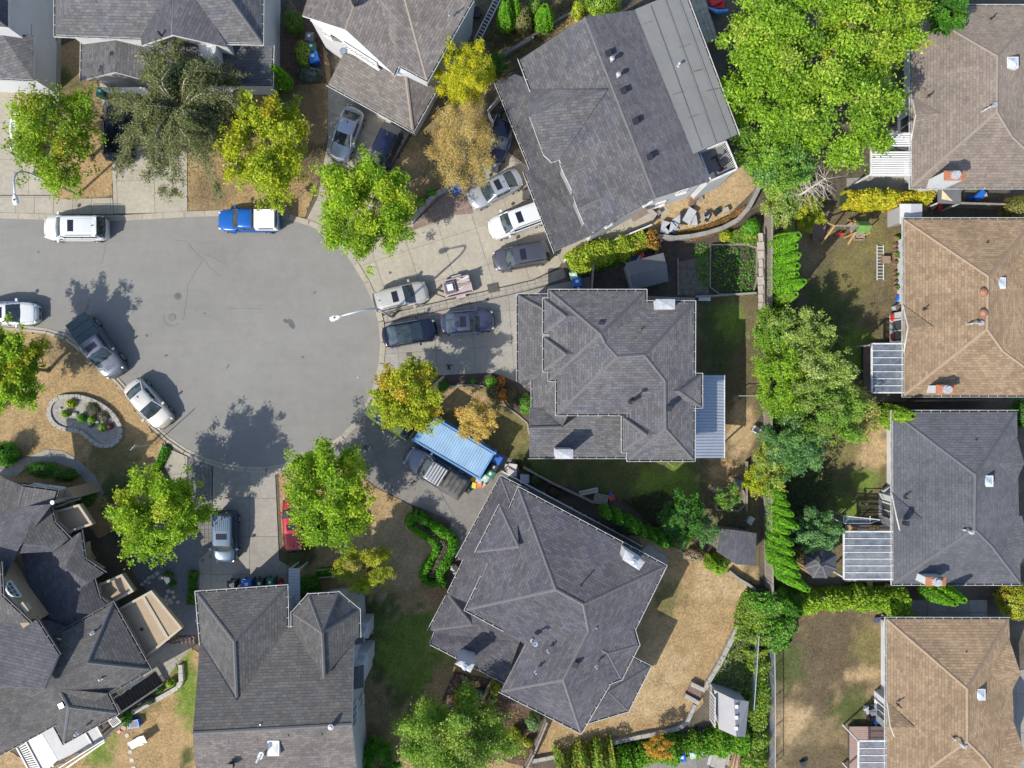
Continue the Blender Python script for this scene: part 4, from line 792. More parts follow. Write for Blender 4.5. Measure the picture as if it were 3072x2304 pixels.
h10 = bungalow('brown-roofed bungalow with two round mushroom vents, row of plant pots along its left wall', (2713, 658), (3105, 658), (2966, 829), (2963, 988), (3010, 1053), (3110, 940), (3190, 1186), (2713, 1186), SH_B, CAPB,
               ((2711, 915), (2726, 982), (2713, 1060), .75, (2800, 980)), [((3035, 800), (3105, 695), (3140, 802), (3105, 885))])
h11 = bungalow('dark slate-roofed bungalow with an orange flue top and glass patio cover, right side', (2679, 1236), (3051, 1236), (2927, 1425), (2925, 1588), (2975, 1637), (3056, 1503), (3062, 1751), (2680, 1751), SH_G3, CAPD,
               ((2677, 1480), (2693, 1557), (2704, 1604), .45, (2766, 1556)), [((2995, 1388), (3051, 1313), (3073, 1390), (3041, 1461), 1), ((3010, 1633), (3066, 1548), (3088, 1636), (3055, 1705), 1)])
h12 = bungalow('brown-roofed bungalow in the bottom right corner with a pink-grey deck on its left', (2661, 1857), (3027, 1858), (2903, 2067), (2903, 2225), (2952, 2274), (3040, 2125), (3045, 2400), (2661, 2400), SH_B, CAPB,
               ((2663, 2105), (2673, 2183), (2690, 2225), .45, (2744, 2182)), [((2972, 2019), (3028, 1917), (3062, 2021), (3028, 2089), 1), ((2992, 2266), (3042, 2167), (3076, 2267), (3040, 2330), 1)])
def orange_chimney(h, poly, zt, mat=WALLW, side=None):
    chimney(h, poly, 1.5, zt, mat, ORANGE, None)
    c = sum((Vector(p) for p in poly), Vector((0, 0))) / len(poly); c = W(c.x, c.y, zt)
    m = MB(); m.cyl(c, .3, zt + .05, zt + .14, 12); m.cyl(c, .14, zt + .1, zt + .3, 12); m.cyl(c, .22, zt + .3, zt + .36, 12)
    for k in range(4): a = R(45 + 90 * k); m.bar((c.x, c.y, zt + .12), (c.x + .5 * math.cos(a), c.y + .28 * math.sin(a), zt + .06), .04, .03)
    m.build('flue_cap', FLASH, h)
orange_chimney(h9, t_('A4', 1552, 1415, 1727, 1415, 1727, 1495, 1552, 1495), 5.0)
orange_chimney(h10, t_('C4', 1485, 150, 1653, 150, 1653, 226, 1485, 226), 4.2)
orange_chimney(h11, t_('D4', 1400, 75, 1565, 75, 1565, 151, 1400, 151), 4.4)
skylight(h9, t_('A4', 2108, 525), 4.5); skylight(h10, t_('B4', 2003, 830), 4.4); skylight(h11, t_('C4', 1900, 948), 4.4); skylight(h12, t_('D4', 1835, 1045), 4.4)
PV = M('pale_pink_vent', (.5, .4, .36), .7, .08)
for x, y in ((1943, 567), (1940, 711), (1938, 850)): vent_box(h9, t_('A4', x, y), 4.55, PV, .26, 0, .1)
for x, y in ((1860, 820), (1860, 997), (1860, 1162)): vent_box(h10, t_('B4', x, y), 4.45, PV, .26, 0, .1)
for x, y in ((1692, 1070), (1695, 1222), (1695, 1373)): vent_box(h12, t_('D4', x, y), 4.45, PV, .26, 0, .1)
for x, y in ((1760, 978), (1750, 1112), (1236, 1300)): vent_box(h11, t_('C4', x, y), 4.3, METAL if y < 1200 else BLACK, .26, 0, .14)
for x, y in ((1845, 908), (1845, 1078)):
    c = W(*t_('B4', x, y), 4.6); m = MB(); m.cyl(c, .12, 4.3, 5.0, 12); m.cyl(c, .27, 5.0, 5.1, 16); m.cyl(c, .27, 5.1, 5.25, 16, 0, .1); m.build('round_vent', M('rusty_cap', (.22, .1, .06), .7, .25, 6), h10)
elbow(h9, t_('A4', 1835, 942), t_('A4', 1915, 900), 4.3); elbow(h10, t_('B4', 1722, 1172), t_('B4', 1805, 1166), 4.2); elbow(h11, t_('C4', 1665, 1338), t_('C4', 1725, 1356), 4.2); elbow(h12, t_('D4', 1588, 1382), t_('D4', 1665, 1440), 4.2)
for h, t, x, y in ((h9, 'A4', 1940, 155), (h9, 'A4', 1425, 795), (h10, 'B4', 1885, 497), (h10, 'B4', 1385, 1045), (h11, 'C4', 1790, 605), (h11, 'C4', 1230, 1088), (h12, 'D4', 1708, 680), (h12, 'D4', 1172, 1138)):
    vent_pipe(h, t_(t, x, y), 3.5, .4, .045, BLACK, False)
# patio covers
PGL = glassmat('patio_glass', (.16, .19, .22), .08, .45)
def patio(label, x0, y0, x1, y1, n, z=2.7, div=1, mat=PGL):
    t = thing('patio_cover', label, 'patio cover', W((x0 + x1) / 2, (y0 + y1) / 2)); a = W(x0, y1, z); b = W(x1, y0, z); m = MB()
    for yy in (a.y, b.y): m.bar((a.x, yy, z - .05), (b.x, yy, z - .05), .09, .12)
    for xx in (a.x, b.x): m.bar((xx, a.y, z - .05), (xx, b.y, z - .05), .09, .12)
    m.build('frame', TRIM, t)
    for k in range(n):
        ya = a.y + (b.y - a.y) * k / n; yb = a.y + (b.y - a.y) * (k + 1) / n
        if k: m = MB(); m.bar((a.x, ya, z), (b.x, ya, z), .05, .09); m.build('rafter', TRIM, t)
        m = MB(); m.box(a.x + .04, b.x - .04, ya + .03, yb - .03, z - .012, z); m.build('pane', mat, t)
    for xx in (a.x + .08,):
        for yy in (a.y + .08, b.y - .08): m = MB(); m.box(xx - .05, xx + .05, yy - .05, yy + .05, 0, z - .1); m.build('post', TRIM, t)
    return t
def deck(name, label, pts, z, mat, ang=0, w=.14, n=None):
    t = thing(name, label, 'deck', W(*pts[0])); m = MB(); p = xy(pts, z)
    if area2(p) < 0: p = p[::-1]
    m.prism([tuple(v) for v in inset(p, .06)], 0, z - .05); m.build('base', GUTIN, t)
    for c in cells(p, R(ang), w, 50, .006):
        if area2(c) < 0: c = c[::-1]
        m = MB(); m.prism(c, z - .04, z + random.uniform(-.002, .002)); m.build('deck_board', mat, t)
    return t
patio('glass patio cover with seven pale rafters left of the two-mushroom-vent brown bungalow', 2616, 1031, 2738, 1178, 7)
deck('deck', 'dark brown deck under the glass patio cover of the two-mushroom-vent bungalow', [(2590, 1030), (2720, 1030), (2725, 1205), (2590, 1205)], .5, WOODB, 90, .16)
patio('widest glass patio cover, beside the dark slate-roofed bungalow', 2532, 1595, 2702, 1738, 7)
deck('deck', 'grey-brown deck under the widest glass patio cover', [(2536, 1575), (2690, 1575), (2690, 1745), (2536, 1745)], .4, M('greyish_deck', (.2, .175, .155), .8, .15, 4), 90, .16)
patio('small glass patio cover at the bottom edge left of the corner brown bungalow', 2576, 2223, 2691, 2350, 6)
deck('deck', 'pink-grey boarded deck left of the corner brown bungalow', [(2549, 2180), (2690, 2180), (2690, 2420), (2549, 2420)], .5, M('pink_grey_deck', (.26, .18, .155), .8, .1, 4), 90, .16)
lp = thing('louvre_pergola', 'white louvred pergola with one open bay beside the taupe bungalow', 'pergola', W(2675, 460)); z = 2.75
a = W(2614, 526, z); b = W(2735, 400, z); m = MB()
for yy in (a.y, b.y): m.bar((a.x, yy, z - .06), (b.x, yy, z - .06), .09, .14)
for xx in (a.x, b.x): m.bar((xx, a.y, z - .06), (xx, b.y, z - .06), .09, .14)
m.build('frame', TRIM, lp)
n = 19
for k in range(n):
    if k in (11, 12, 13)[:0] or k in (11, 12): continue
    y = a.y + (b.y - a.y) * (k + .5) / n; m = MB(); m.add([(a.x + .05, y - .055, z - .02), (b.x - .05, y - .055, z - .02), (b.x - .05, y + .035, z + .03), (a.x + .05, y + .035, z + .03), (a.x + .05, y - .055, z - .04), (b.x - .05, y - .055, z - .04), (b.x - .05, y + .035, z + .01), (a.x + .05, y + .035, z + .01)], [(0, 1, 2, 3), (7, 6, 5, 4), (0, 4, 5, 1), (3, 2, 6, 7)]); m.build('slat', WHITE, lp)
for yy in (a.y + .08, b.y - .08): m = MB(); m.box(a.x - .05, a.x + .05, yy - .05, yy + .05, 0, z - .1); m.build('post', TRIM, lp)
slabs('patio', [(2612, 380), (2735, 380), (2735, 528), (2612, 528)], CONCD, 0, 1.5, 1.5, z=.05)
# ---------------- rambling tan stucco house bottom left
h8 = house('rambling tan stucco house with many small grey gables, arched window and roof terraces, lower left', 200, 1850)
DF = M('dark_gutter', (.09, .09, .1), .5, .1)
def rf(pts, faces, mat=SH_D, caps='', gut='', name='roof', th=.18): return roof(h8, {k: (v[0], v[1], v[2] - .8, 1) for k, v in pts.items()}, faces, mat, caps, gut, name=name, fascia=DF, gmat=DF, th=th, capm=CAPD)  # sunlit slopes soot grey, shaded ones charcoal: light put into the colour
rf({'a': (0, 1425, 5.4), 'b': (16, 1436, 5.4), 'c': (70, 1460, 6.0), 'd': (170, 1474, 5.4), 'e': (156, 1512, 5.4), 'f': (54, 1521, 6.1), 'g': (-60, 1560, 5.4), 'h': (-60, 1400, 5.4)}, ['abc fgh'.replace(' ', ''), 'cdef'], SH_W, 'cf', 'cde')
rf({'f': (54, 1521, 6.1), 'e': (156, 1512, 5.4), 'p': (100, 1560, 6.3), 'q': (60, 1640, 6.9), 'r': (-80, 1900, 6.9), 's': (-80, 1560, 5.6)}, ['feqrs'], SH_D)
rf({'a': (148, 1516, 5.4), 'b': (163, 1570, 5.4), 'c': (206, 1615, 5.4), 'd': (148, 1640, 6.2), 'e': (70, 1632, 6.6), 'f': (97, 1550, 6.3)}, ['abcdef'], SH_W, '', 'abc', name='gable_roof')
rf({'d': (148, 1638, 6.1), 'c': (206, 1616, 5.4), 'k': (160, 1655, 5.4), 'l': (60, 1660, 6.5), 'e': (70, 1632, 6.6)}, ['edckl'], SH_D, 'ed', '')
rf({'a': (242, 1596, 5.4), 'b': (255, 1680, 5.4), 'c': (311, 1718, 5.4), 'd': (262, 1747, 6.2), 'e': (197, 1704, 6.5)}, ['abcde'], SH_W, '', 'abc', name='gable_roof')
rf({'a': (280, 1738, 5.4), 'b': (295, 1791, 5.4), 'c': (322, 1814, 5.4), 'd': (268, 1843, 6.1), 'e': (228, 1838, 6.5), 'f': (242, 1764, 6.3)}, ['abcdef'], SH_W, '', 'abc', name='gable_roof')
rf({'a': (95, 1845, 5.1), 'b': (200, 1885, 5.1), 'c': (200, 1990, 5.1), 'd': (120, 1990, 5.1)}, ['abcd'], SH_D)  # flat filler, its dark colour standing in for deep valley shade
# sunk valley between the gables: lower slopes, their shade painted as charcoal shingle
rf({'a': (242, 1596, 4.9), 'b': (197, 1704, 4.9), 'c': (100, 1800, 5.0), 'd': (60, 1650, 5.2), 'e': (160, 1640, 4.9)}, ['abcde'], SH_D)
rf({'a': (197, 1704, 4.9), 'b': (311, 1720, 4.7), 'c': (280, 1740, 4.7), 'd': (228, 1838, 4.8), 'e': (322, 1816, 4.7), 'f': (190, 1900, 4.9), 'g': (90, 1860, 5.0), 'h': (100, 1790, 5.0)}, ['abcdefgh'], SH_D)
rf({'a': (338, 1811, E), 'b': (448, 2008, E), 'k': (262, 1988, 6.9, 1), 'c': (188, 1896, E + .15), 'd': (330, 2078, E), 'e': (130, 2062, 7.4), 'f': (170, 1975, 6.9), 'g': (318, 2082, 5.5), 'h': (177, 2071, 6.9)}, ['abk', 'akefc', 'kbde'], SH_W, 'ak bk', 'ca ab bd')
rf({'a': (0, 1865, 6.8), 'z': (-120, 1830, 6.8), 'b': (108, 1858, 6.8), 'c': (175, 1963, 6.8), 'd': (134, 2064, 8.1, 1), 'e': (-120, 2055, 8.1, 1)}, ['zabcde'], SH_D, 'cd', 'bc')
rf({'d': (134, 2062, 8.05), 'e': (-160, 2050, 8.05), 'g': (325, 2081, E), 'h': (350, 2140, E), 'i': (190, 2229, E), 'j': (161, 2174, E), 'k': (-160, 2350, E), 'f': (170, 1985, 7.0)}, ['edgjk'], SH_W, 'ed', 'jk')
rf({'a': (177, 2071, 6.7), 'b': (322, 2081, E), 'c': (351, 2140, E), 'd': (190, 2229, E), 'e': (161, 2174, E), 'k': (205, 2122, 6.6)}, ['abck', 'kcd', 'akde'], SH_W, 'kd kc ak', 'bc cd de', name='hip_roof')
wp = [(0, 1440), (160, 1480), (160, 1570), (206, 1615), (242, 1600), (311, 1718), (280, 1740), (338, 1811), (448, 2008), (330, 2080), (351, 2140), (190, 2229), (161, 2174), (-200, 2350), (-200, 1440)]
walls(h8, [(x - 62, y + 18) for x, y in wp], 0, 3.9, STUC, 1.15, wz=4.4)
for gp_ in ([(148, 1516), (163, 1570), (206, 1615), (148, 1640), (80, 1628), (97, 1550)], [(242, 1596), (255, 1680), (311, 1718), (262, 1747), (205, 1704)], [(280, 1738), (295, 1791), (322, 1814), (268, 1843), (236, 1838), (242, 1764)]): walls(h8, gp_, 3.4, 4.72, STUC, .3, wz=4.7)
# tan gable with the arched window
A = W(-30, 1690, 6.1); B = W(92, 1870, 6.1); d = (B - A).normalized(); nn = Vector((d.y, -d.x, 0)); nn = nn if nn.x > 0 else -nn
m = MB(); m.prism([tuple(v) for v in ((A - nn * .5).xy, (B - nn * .5).xy, (B).xy, (A).xy)] if area2([tuple((A - nn * .5).xy), tuple((B - nn * .5).xy), tuple(B.xy), tuple(A.xy)]) > 0 else [tuple(v) for v in ((A).xy, (B).xy, (B - nn * .5).xy, (A - nn * .5).xy)], 3, 6.2); m.build('dormer_wall', STUC, h8)
c0 = A + d * ((B - A).length * .47)
m = MB(); rw = .62
for k in range(11):
    a = math.pi * k / 10; a2 = math.pi * (k + 1) / 10
    if k < 10: m.bar(c0 + nn * .07 + d * rw * math.cos(a) + Vector((0, 0, -.75 + 0.2 + rw * 1.25 * math.sin(a))), c0 + nn * .07 + d * rw * math.cos(a2) + Vector((0, 0, -.75 + .2 + rw * 1.25 * math.sin(a2))), .09, .09)
m.bar(c0 + nn * .07 - d * rw - Vector((0, 0, .55)), c0 + nn * .07 + d * rw - Vector((0, 0, .55)), .1, .1)
for k in (-1, 0, 1): m.bar(c0 + nn * .05 + d * .3 * k - Vector((0, 0, .55)), c0 + nn * .05 + d * .3 * k + Vector((0, 0, .18 - abs(k) * .1)), .03, .03)
m.bar(c0 + nn * .05 - d * .58 - Vector((0, 0, .2)), c0 + nn * .05 + d * .58 - Vector((0, 0, .2)), .03, .03)
ww = m.build('arched_window', TRIM, h8)
pv = [c0 + nn * .02 + d * rw * math.cos(math.pi * k / 10) + Vector((0, 0, -.55 + rw * 1.25 * math.sin(math.pi * k / 10))) for k in range(11)]
mk('pane', pv, [tuple(range(11)), tuple(range(11))[::-1]][:1], GLASS, ww)
for s0 in (.12, .8):
    c = A + d * ((B - A).length * s0); m = MB(); m.bar(c + nn * .12 - d * .38 - Vector((0, 0, .35)), c + nn * .12 + d * .12 - Vector((0, 0, .35)), .22, .5); m.bar(c + nn * .2 - d * .5 + Vector((0, 0, -.05)), c + nn * .2 + d * .2 + Vector((0, 0, -.05)), .3, .1); m.build('moulding', STUCL, h8)
rf({'a': (0, 1690, 7.15), 'b': (6, 1790, 7.15), 'c': (88, 1868, 7.0), 'd': (30, 1870, 7.3), 'e': (-120, 1850, 7.4), 'f': (-120, 1690, 7.4)}, ['abcdef'], SH_W, '', 'abc', name='dormer_roof')
# roof terraces with parapets
def terrace(label, pts, z, zp=.2, base=0):
    t = thing('roof_terrace', label, 'terrace', W(*pts[0], z)); p = xy(pts, z)
    if area2(p) < 0: p = p[::-1]
    m = MB(); m.prism(p, z - zp - .25, z - zp); m.build('floor', STUC, t); m = MB(); c_ = sum((Vector(v) for v in p), Vector((0, 0))) / len(p); m.prism([tuple(c_ + (Vector(v) - c_) * .35 + Vector((-1.9, -.7))) for v in p], 0, z - zp - .25); m.build('wall', STUC, t); q = [tuple(v) for v in inset(p, .16)]; n = len(p)
    for i in range(n):
        j = (i + 1) % n; m = MB(); m.prism([p[i], p[j], q[j], q[i]], z - zp - .02, z); m.build('parapet', STUCL, t)
    return t
terrace('tan roof terrace nearest the curved footpath, uppermost of the stucco house', t_('C1', 440, 1200, 655, 1140, 770, 1310, 560, 1385, 455, 1290), 3.9)
terrace('middle tan roof terrace between two small grey gables of the stucco house', t_('D1', 805, 140, 1010, 50, 1110, 195, 910, 305, 815, 240), 3.9)
tt = terrace('largest tan roof terrace crossed by one pale strip, right end of the stucco house', t_('D1', 965, 345, 1255, 185, 1512, 500, 1200, 755), 3.9, .12)
m = MB(); a = W(*t_('D1', 1185, 232), 3.8); b = W(*t_('D1', 1400, 595), 3.8); m.bar(a, b, .2, .1); m.build('strip', STUCL, tt); m = MB(); c = W(*t_('D1', 1187, 500), 3.6); m.cyl(c, .12, 3.76, 3.81, 10); m.build('drain', BLACK, tt)
# upper bay with windows near the path
for z0, z1, i_ in ((2.9, 4.35, 0), (0, 2.9, 1.3)):
    p = xy(t_('C1', 175, 1000, 466, 1040, 440, 1130, 120, 1130), 4.4); p = [(x * (1 - .6 * bool(i_)) + bool(i_) * .6 * p[3][0] - bool(i_), y * (1 - .6 * bool(i_)) + .6 * bool(i_) * p[3][1]) for x, y in p]; m = MB(); m.prism(p if area2(p) > 0 else p[::-1], z0, z1); m.build('bay_wall', STUC, h8)
a = W(*t_('C1', 200, 985), 4.55); b = W(*t_('C1', 470, 1010), 4.55)
m = MB(); p = xy(t_('C1', 455, 1030, 560, 1010, 620, 1090, 470, 1140), 3.4); m.prism(p if area2(p) > 0 else p[::-1], 0, 3.4); m.build('bay_wall', STUC, h8)
for (x, y, x2, y2, z) in ((190, 1003, 300, 1018, 4.3), (320, 1020, 455, 1039, 4.3)):
    a, b = W(*t_('C1', x, y), z), W(*t_('C1', x2, y2), z); window(h8, a.xy, b.xy, z - 1.1, z - .1, 4, 2, out=(.1, 1))
window(h8, W(*t_('C1', 470, 1170), 3).xy, W(*t_('C1', 600, 1120), 3).xy, 2.0, 3.1, 3, 1, out=(.5, .8))
window(h8, W(*t_('D1', 1000, 1040), 3).xy, W(*t_('D1', 1090, 940), 3).xy, 2.0, 3.3, 2, 1, out=(.6, -.8))
m = MB(); c = W(*t_('C1', 440, 1125), 5.4); m.cyl(c, .1, 3, 5.4, 10); m.cyl(c, .14, 5.38, 5.5, 10); m.build('downpipe', METAL, h8)
for t, x, y in (('D1', 575, 918), ('D1', 60, 1025), ('D1', 517, 1135)): vent_box(h8, t_(t, x, y), 5.75, METAL, .26, 25)
for t, x, y in (('D1', 772, 538), ('D1', 318, 463), ('D1', 840, 918), ('D1', 640, 1374)): vent_pipe(h8, t_(t, x, y), 5.4, .2, .05, WHITE)
# white louvred deck roof at the bottom left
wd = thing('white_deck', 'white raised deck with louvred section and rails at the lower side of the stucco house', 'deck', W(200, 2260)); z = 2.8
def wslab(pts, z0, z1, mat, nm):
    p = xy(pts, z1); m = MB(); m.prism(p if area2(p) > 0 else p[::-1], z0, z1); return m.build(nm, mat, wd)
wslab(t_('D1', 350, 1370, 440, 1310, 530, 1455, 700, 1365, 770, 1470, 480, 1600), 2.6, 2.8, M('white_deck_floor', (.36, .36, .36), .7, .05), 'floor')
wslab(t_('D1', 705, 1365, 800, 1315, 855, 1415, 770, 1465), 2.6, 2.8, MC['white_deck_floor'], 'floor')
a0, a1 = t_('D1', 215, 1442), t_('D1', 350, 1372); b0, b1 = t_('D1', 370, 1700), t_('D1', 480, 1592)
for k in range(26):
    f = (k + .5) / 26; A = W(a0[0] + (b0[0] - a0[0]) * f, a0[1] + (b0[1] - a0[1]) * f, z); B = W(a1[0] + (b1[0] - a1[0]) * f, a1[1] + (b1[1] - a1[1]) * f, z); m = MB(); m.bar(A, B, .075, .03); m.build('slat', TRIM, wd)
a0, a1 = t_('D1', 140, 1490), t_('D1', 215, 1442); b0, b1 = t_('D1', 250, 1700), t_('D1', 370, 1700)
for k in range(14):
    f = (k + .5) / 14; A = W(a0[0] + (b0[0] - a0[0]) * f, a0[1] + (b0[1] - a0[1]) * f, z); B = W(a1[0] + (b1[0] - a1[0]) * f, a1[1] + (b1[1] - a1[1]) * f, z); m = MB(); m.bar(A, B, .07, .05); m.build('slat', TRIM, wd)
m = MB()
for (x, y, x2, y2) in ((140, 1490, 280, 1750), (215, 1442, 380, 1750), (420, 1700, 860, 1420), (860, 1420, 800, 1310), (240, 1700, 380, 1700), (550, 1659, 870, 1440), (705, 1365, 770, 1470)):
    m.bar(W(*t_('D1', x, y), z + .05), W(*t_('D1', x2, y2), z + .05), .09, .09)
m.build('rail', TRIM, wd)
m = MB()
A = W(*t_('D1', 420, 1700), z + .9); B = W(*t_('D1', 865, 1425), z + .9); d = B - A; m.bar(A, B, .06, .06)
for k in range(30): c = A + d * (k / 29); m.bar(c - Vector((0, 0, .85)), c, .03, .03)
m.build('railing', TRIM, wd)
for x, y in ((430, 1650), (640, 1550), (850, 1420)): c = W(*t_('D1', x, y), z); m = MB(); m.box(c.x - .06, c.x + .06, c.y - .06, c.y + .06, 0, 2.7); m.build('post', TRIM, wd)
m = MB()
p = t_('D1', 900, 1265, 960, 1230, 1005, 1275, 940, 1320)
for i in range(4): m.bar(W(*p[i], 2.7), W(*p[(i + 1) % 4], 2.7), .06, .06)
for k in range(7): f = k / 6; m.bar(W(p[0][0] + (p[1][0] - p[0][0]) * f, p[0][1] + (p[1][1] - p[0][1]) * f, 2.7), W(p[3][0] + (p[2][0] - p[3][0]) * f, p[3][1] + (p[2][1] - p[3][1]) * f, 2.7), .03, .03)
m.build('balustrade', TRIM, wd)
# outdoor stair with dark treads
st = thing('outdoor_stair', 'long outdoor stair of dark treads between white stringers beside the stucco house', 'stair', W(400, 2060))
A = W(*t_('D1', 950, 1150), 2.6); B = W(*t_('D1', 1320, 905), .3); d = (B - A); dn = Vector((d.x, d.y, 0)).normalized(); nn = Vector((-dn.y, dn.x, 0))
for k in range(14):
    c = A + d * ((k + .5) / 14); m = MB(); m.bar(c - nn * .5, c + nn * .5, .27, .05); m.build('tread', M('dark_tread', (.05, .045, .04), .8, .2), st)
for s in (-1, 1): m = MB(); m.bar(A + nn * .55 * s, B + nn * .55 * s, .06, .25); m.bar(A + nn * .55 * s + Vector((0, 0, .9)), B + nn * .55 * s + Vector((0, 0, .9)), .05, .05); m.build('stringer', TRIM, st)
# ---------------- sheds and small roofed structures
def shed(name, label, eave, ridge, z, zr, mat, wallm, fz=STUCL, cat='shed', gables=True, ins=.12):
    """eave: 4 corners clockwise from ridge-start side; ridge from mid(0,3) to mid(1,2)"""
    c = W(sum(p[0] for p in eave) / 4, sum(p[1] for p in eave) / 4); t = thing(name, label, cat, c)
    P = {k: (*p, z) for k, p in zip('abcd', eave)}; P['R'] = (*ridge[0], zr); P['S'] = (*ridge[1], zr)
    roof(t, P, ['abSR', 'RScd'], mat, th=.08, fascia=fz); walls(t, eave, 0, z, wallm, ins)
    if gables:
        p = inset(xy(eave, z), ins); r0 = W(*ridge[0], zr); r1 = W(*ridge[1], zr); m = MB()
        for (u, v, r, o) in ((p[3], p[0], r0, r1), (p[1], p[2], r1, r0)):
            k = r + (o - r).normalized() * ins; q = k + (o - r).normalized() * .05; dd = (o - r).normalized() * .05
            m.add([(u.x, u.y, z - .1), (v.x, v.y, z - .1), (k.x, k.y, zr - .1), (u.x + dd.x, u.y + dd.y, z - .1), (v.x + dd.x, v.y + dd.y, z - .1), (q.x, q.y, zr - .1)], [(0, 1, 2), (3, 5, 4), (0, 2, 5, 3), (1, 4, 5, 2)])
        m.build('gable_wall', wallm, t)
    return t
PLG = M('plastic_grey_roof', (.115, .12, .125), .6, .08, 2); PLW = M('plastic_grey_wall', (.3, .3, .32), .6, .06)
s1 = shed('garden_shed', 'dark grey plastic shed in the soil garden below the tilted hedge', t_('B3', 1040, 660, 1355, 575, 1398, 810, 1105, 882), t_('B3', 1075, 765, 1385, 690), 2.0, 2.5, PLG, PLW)
s2 = shed('garden_shed', 'pale grey plastic shed with double doors beside the stone edging, lower right yard', t_('D3', 1985, 1400, 1790, 1310, 1770, 1000, 2065, 1105)[:0] or t_('D3', 1955, 1402, 1975, 1110, 1785, 1005, 1775, 1300)[:0] or t_('D3', 2065, 1108, 2035, 1400, 1815, 1335, 1775, 1010), t_('D3', 1940, 1090, 1960, 1400), 2.0, 2.5, M('plastic_pale_roof', (.2, .2, .21), .6, .06), PLW)
for k in range(3): m = MB(); c = W(*t_('D3', 1962 - k * 1, 1150 + k * 90), 2.52); m.box(c.x - .1, c.x + .1, c.y - .12, c.y + .12, 2.44, 2.56); m.build('ridge_clip', M('pale_clip', (.55, .55, .57), .6), s2)
A = W(*t_('D3', 1765, 1040), 1.7); B = W(*t_('D3', 1762, 1290), 1.7); m = MB(); m.bar(A, B, .05, 1.4); m.build('door', M('shed_door', (.42, .41, .4), .6, .05), s2)
m = MB(); [m.bar(A + (B - A) * k / 8 + Vector((-.035, 0, -.5)), A + (B - A) * k / 8 + Vector((-.035, 0, .6)), .02, .06) for k in range(1, 8)]; m.build('door_slat', BLACK, s2)
s3 = shed('garden_shed', 'square shed with dark shingle roof half in shadow at the fence, below the white chair', t_('C3', 1800, 1345, 2128, 1380, 2118, 1650, 1870, 1640)[:0] or t_('C3', 1798, 1535, 1830, 1345, 2128, 1382, 2120, 1650), t_('C3', 1870, 1610, 1985, 1365)[:0] or t_('C3', 1960, 1640, 1980, 1360), 2.1, 2.75, SH_D, WOOD)
gz = thing('gazebo', 'small dark eight-sided gazebo roof beside the blue-green tree', 'gazebo', W(2455, 1700)); c = (2461, 1686)
P = {str(i): (c[0] + 52 * math.cos(R(22.5 + 45 * i)), c[1] + 52 * math.sin(R(22.5 + 45 * i)), 2.5) for i in range(8)}; P['A'] = (2466, 1691, 3.6)
roof(gz, P, [f'{i}{(i + 1) % 8}A' for i in range(8)], SH_D, ' '.join(f'{i}A' for i in range(8)), '', capm=CAPD, fascia=WOODB, th=.12)
m = MB(); cc = W(2466, 1691, 3.6); m.cyl(cc, .16, 3.6, 3.75, 10); m.build('finial', BLACK, gz)
for i in range(8): v = W(*P[str(i)]); m = MB(); v = v * .985; v.z = 0; q = W(*c, 2.5); v = q + (W(*P[str(i)]) - q) * .88; m.box(v.x - .06, v.x + .06, v.y - .06, v.y + .06, 0, 2.4); m.build('post', WOODL, gz)
ls = thing('lean_to', 'weathered pale plank lean-to roof at the top edge beside the tilted grey house', 'lean-to', W(2110, 50)); p = xy(t_('A3', 1555, -60, 1690, -60, 1805, 320, 1690, 370), 2.4)
for cpoly in cells(p, R(-70), .9, .3, .01):
    m = MB(); m.prism(cpoly if area2(cpoly) > 0 else cpoly[::-1], 2.36 + random.uniform(0, .01), 2.41); m.build('plank', M('pale_plank', (.27, .25, .2), .85, .2, 3), ls)
m = MB(); m.prism([tuple(v) for v in inset(p if area2(p) > 0 else p[::-1], .15)], 0, 2.3); m.build('wall', WOOD, ls)
cp = shed('garden_shed', 'small grey-roofed lean shed at the top left corner of the pot-lined brown bungalow', t_('B4', 1180, 225, 1370, 225, 1370, 300, 1180, 300)[:0] or t_('B4', 1180, 335, 1180, 170, 1368, 170, 1368, 300), t_('B4', 1180, 250, 1368, 232)[:0] or t_('B4', 1275, 320, 1275, 170), 2.0, 2.2, M('pale_grey_roof', (.4, .4, .41), .6, .05), PLW)
carp = thing('side_canopy', 'flat grey canopy with a tan triangular board below the taupe bungalow', 'canopy', W(2850, 590)); p = xy(t_('B4', 1500, 50, 1690, 50, 1690, 170, 1500, 165), 2.4)
m = MB(); m.prism(p if area2(p) > 0 else p[::-1], 2.3, 2.4); m.build('roof_panel', M('canopy_grey', (.1, .1, .105), .7), carp)
m = MB(); p = xy(t_('B4', 1535, 55, 1620, 145, 1530, 130), 2.45); m.prism(p if area2(p) > 0 else p[::-1], 2.41, 2.45); m.build('board', M('tan_board', (.5, .4, .24), .7), carp)
for x, y in ((1505, 60), (1505, 160), (1685, 60), (1685, 165)): c = W(*t_('B4', x, y), 2.3); m = MB(); m.box(c.x - .04, c.x + .04, c.y - .04, c.y + .04, 0, 2.3); m.build('post', TRIM, carp)
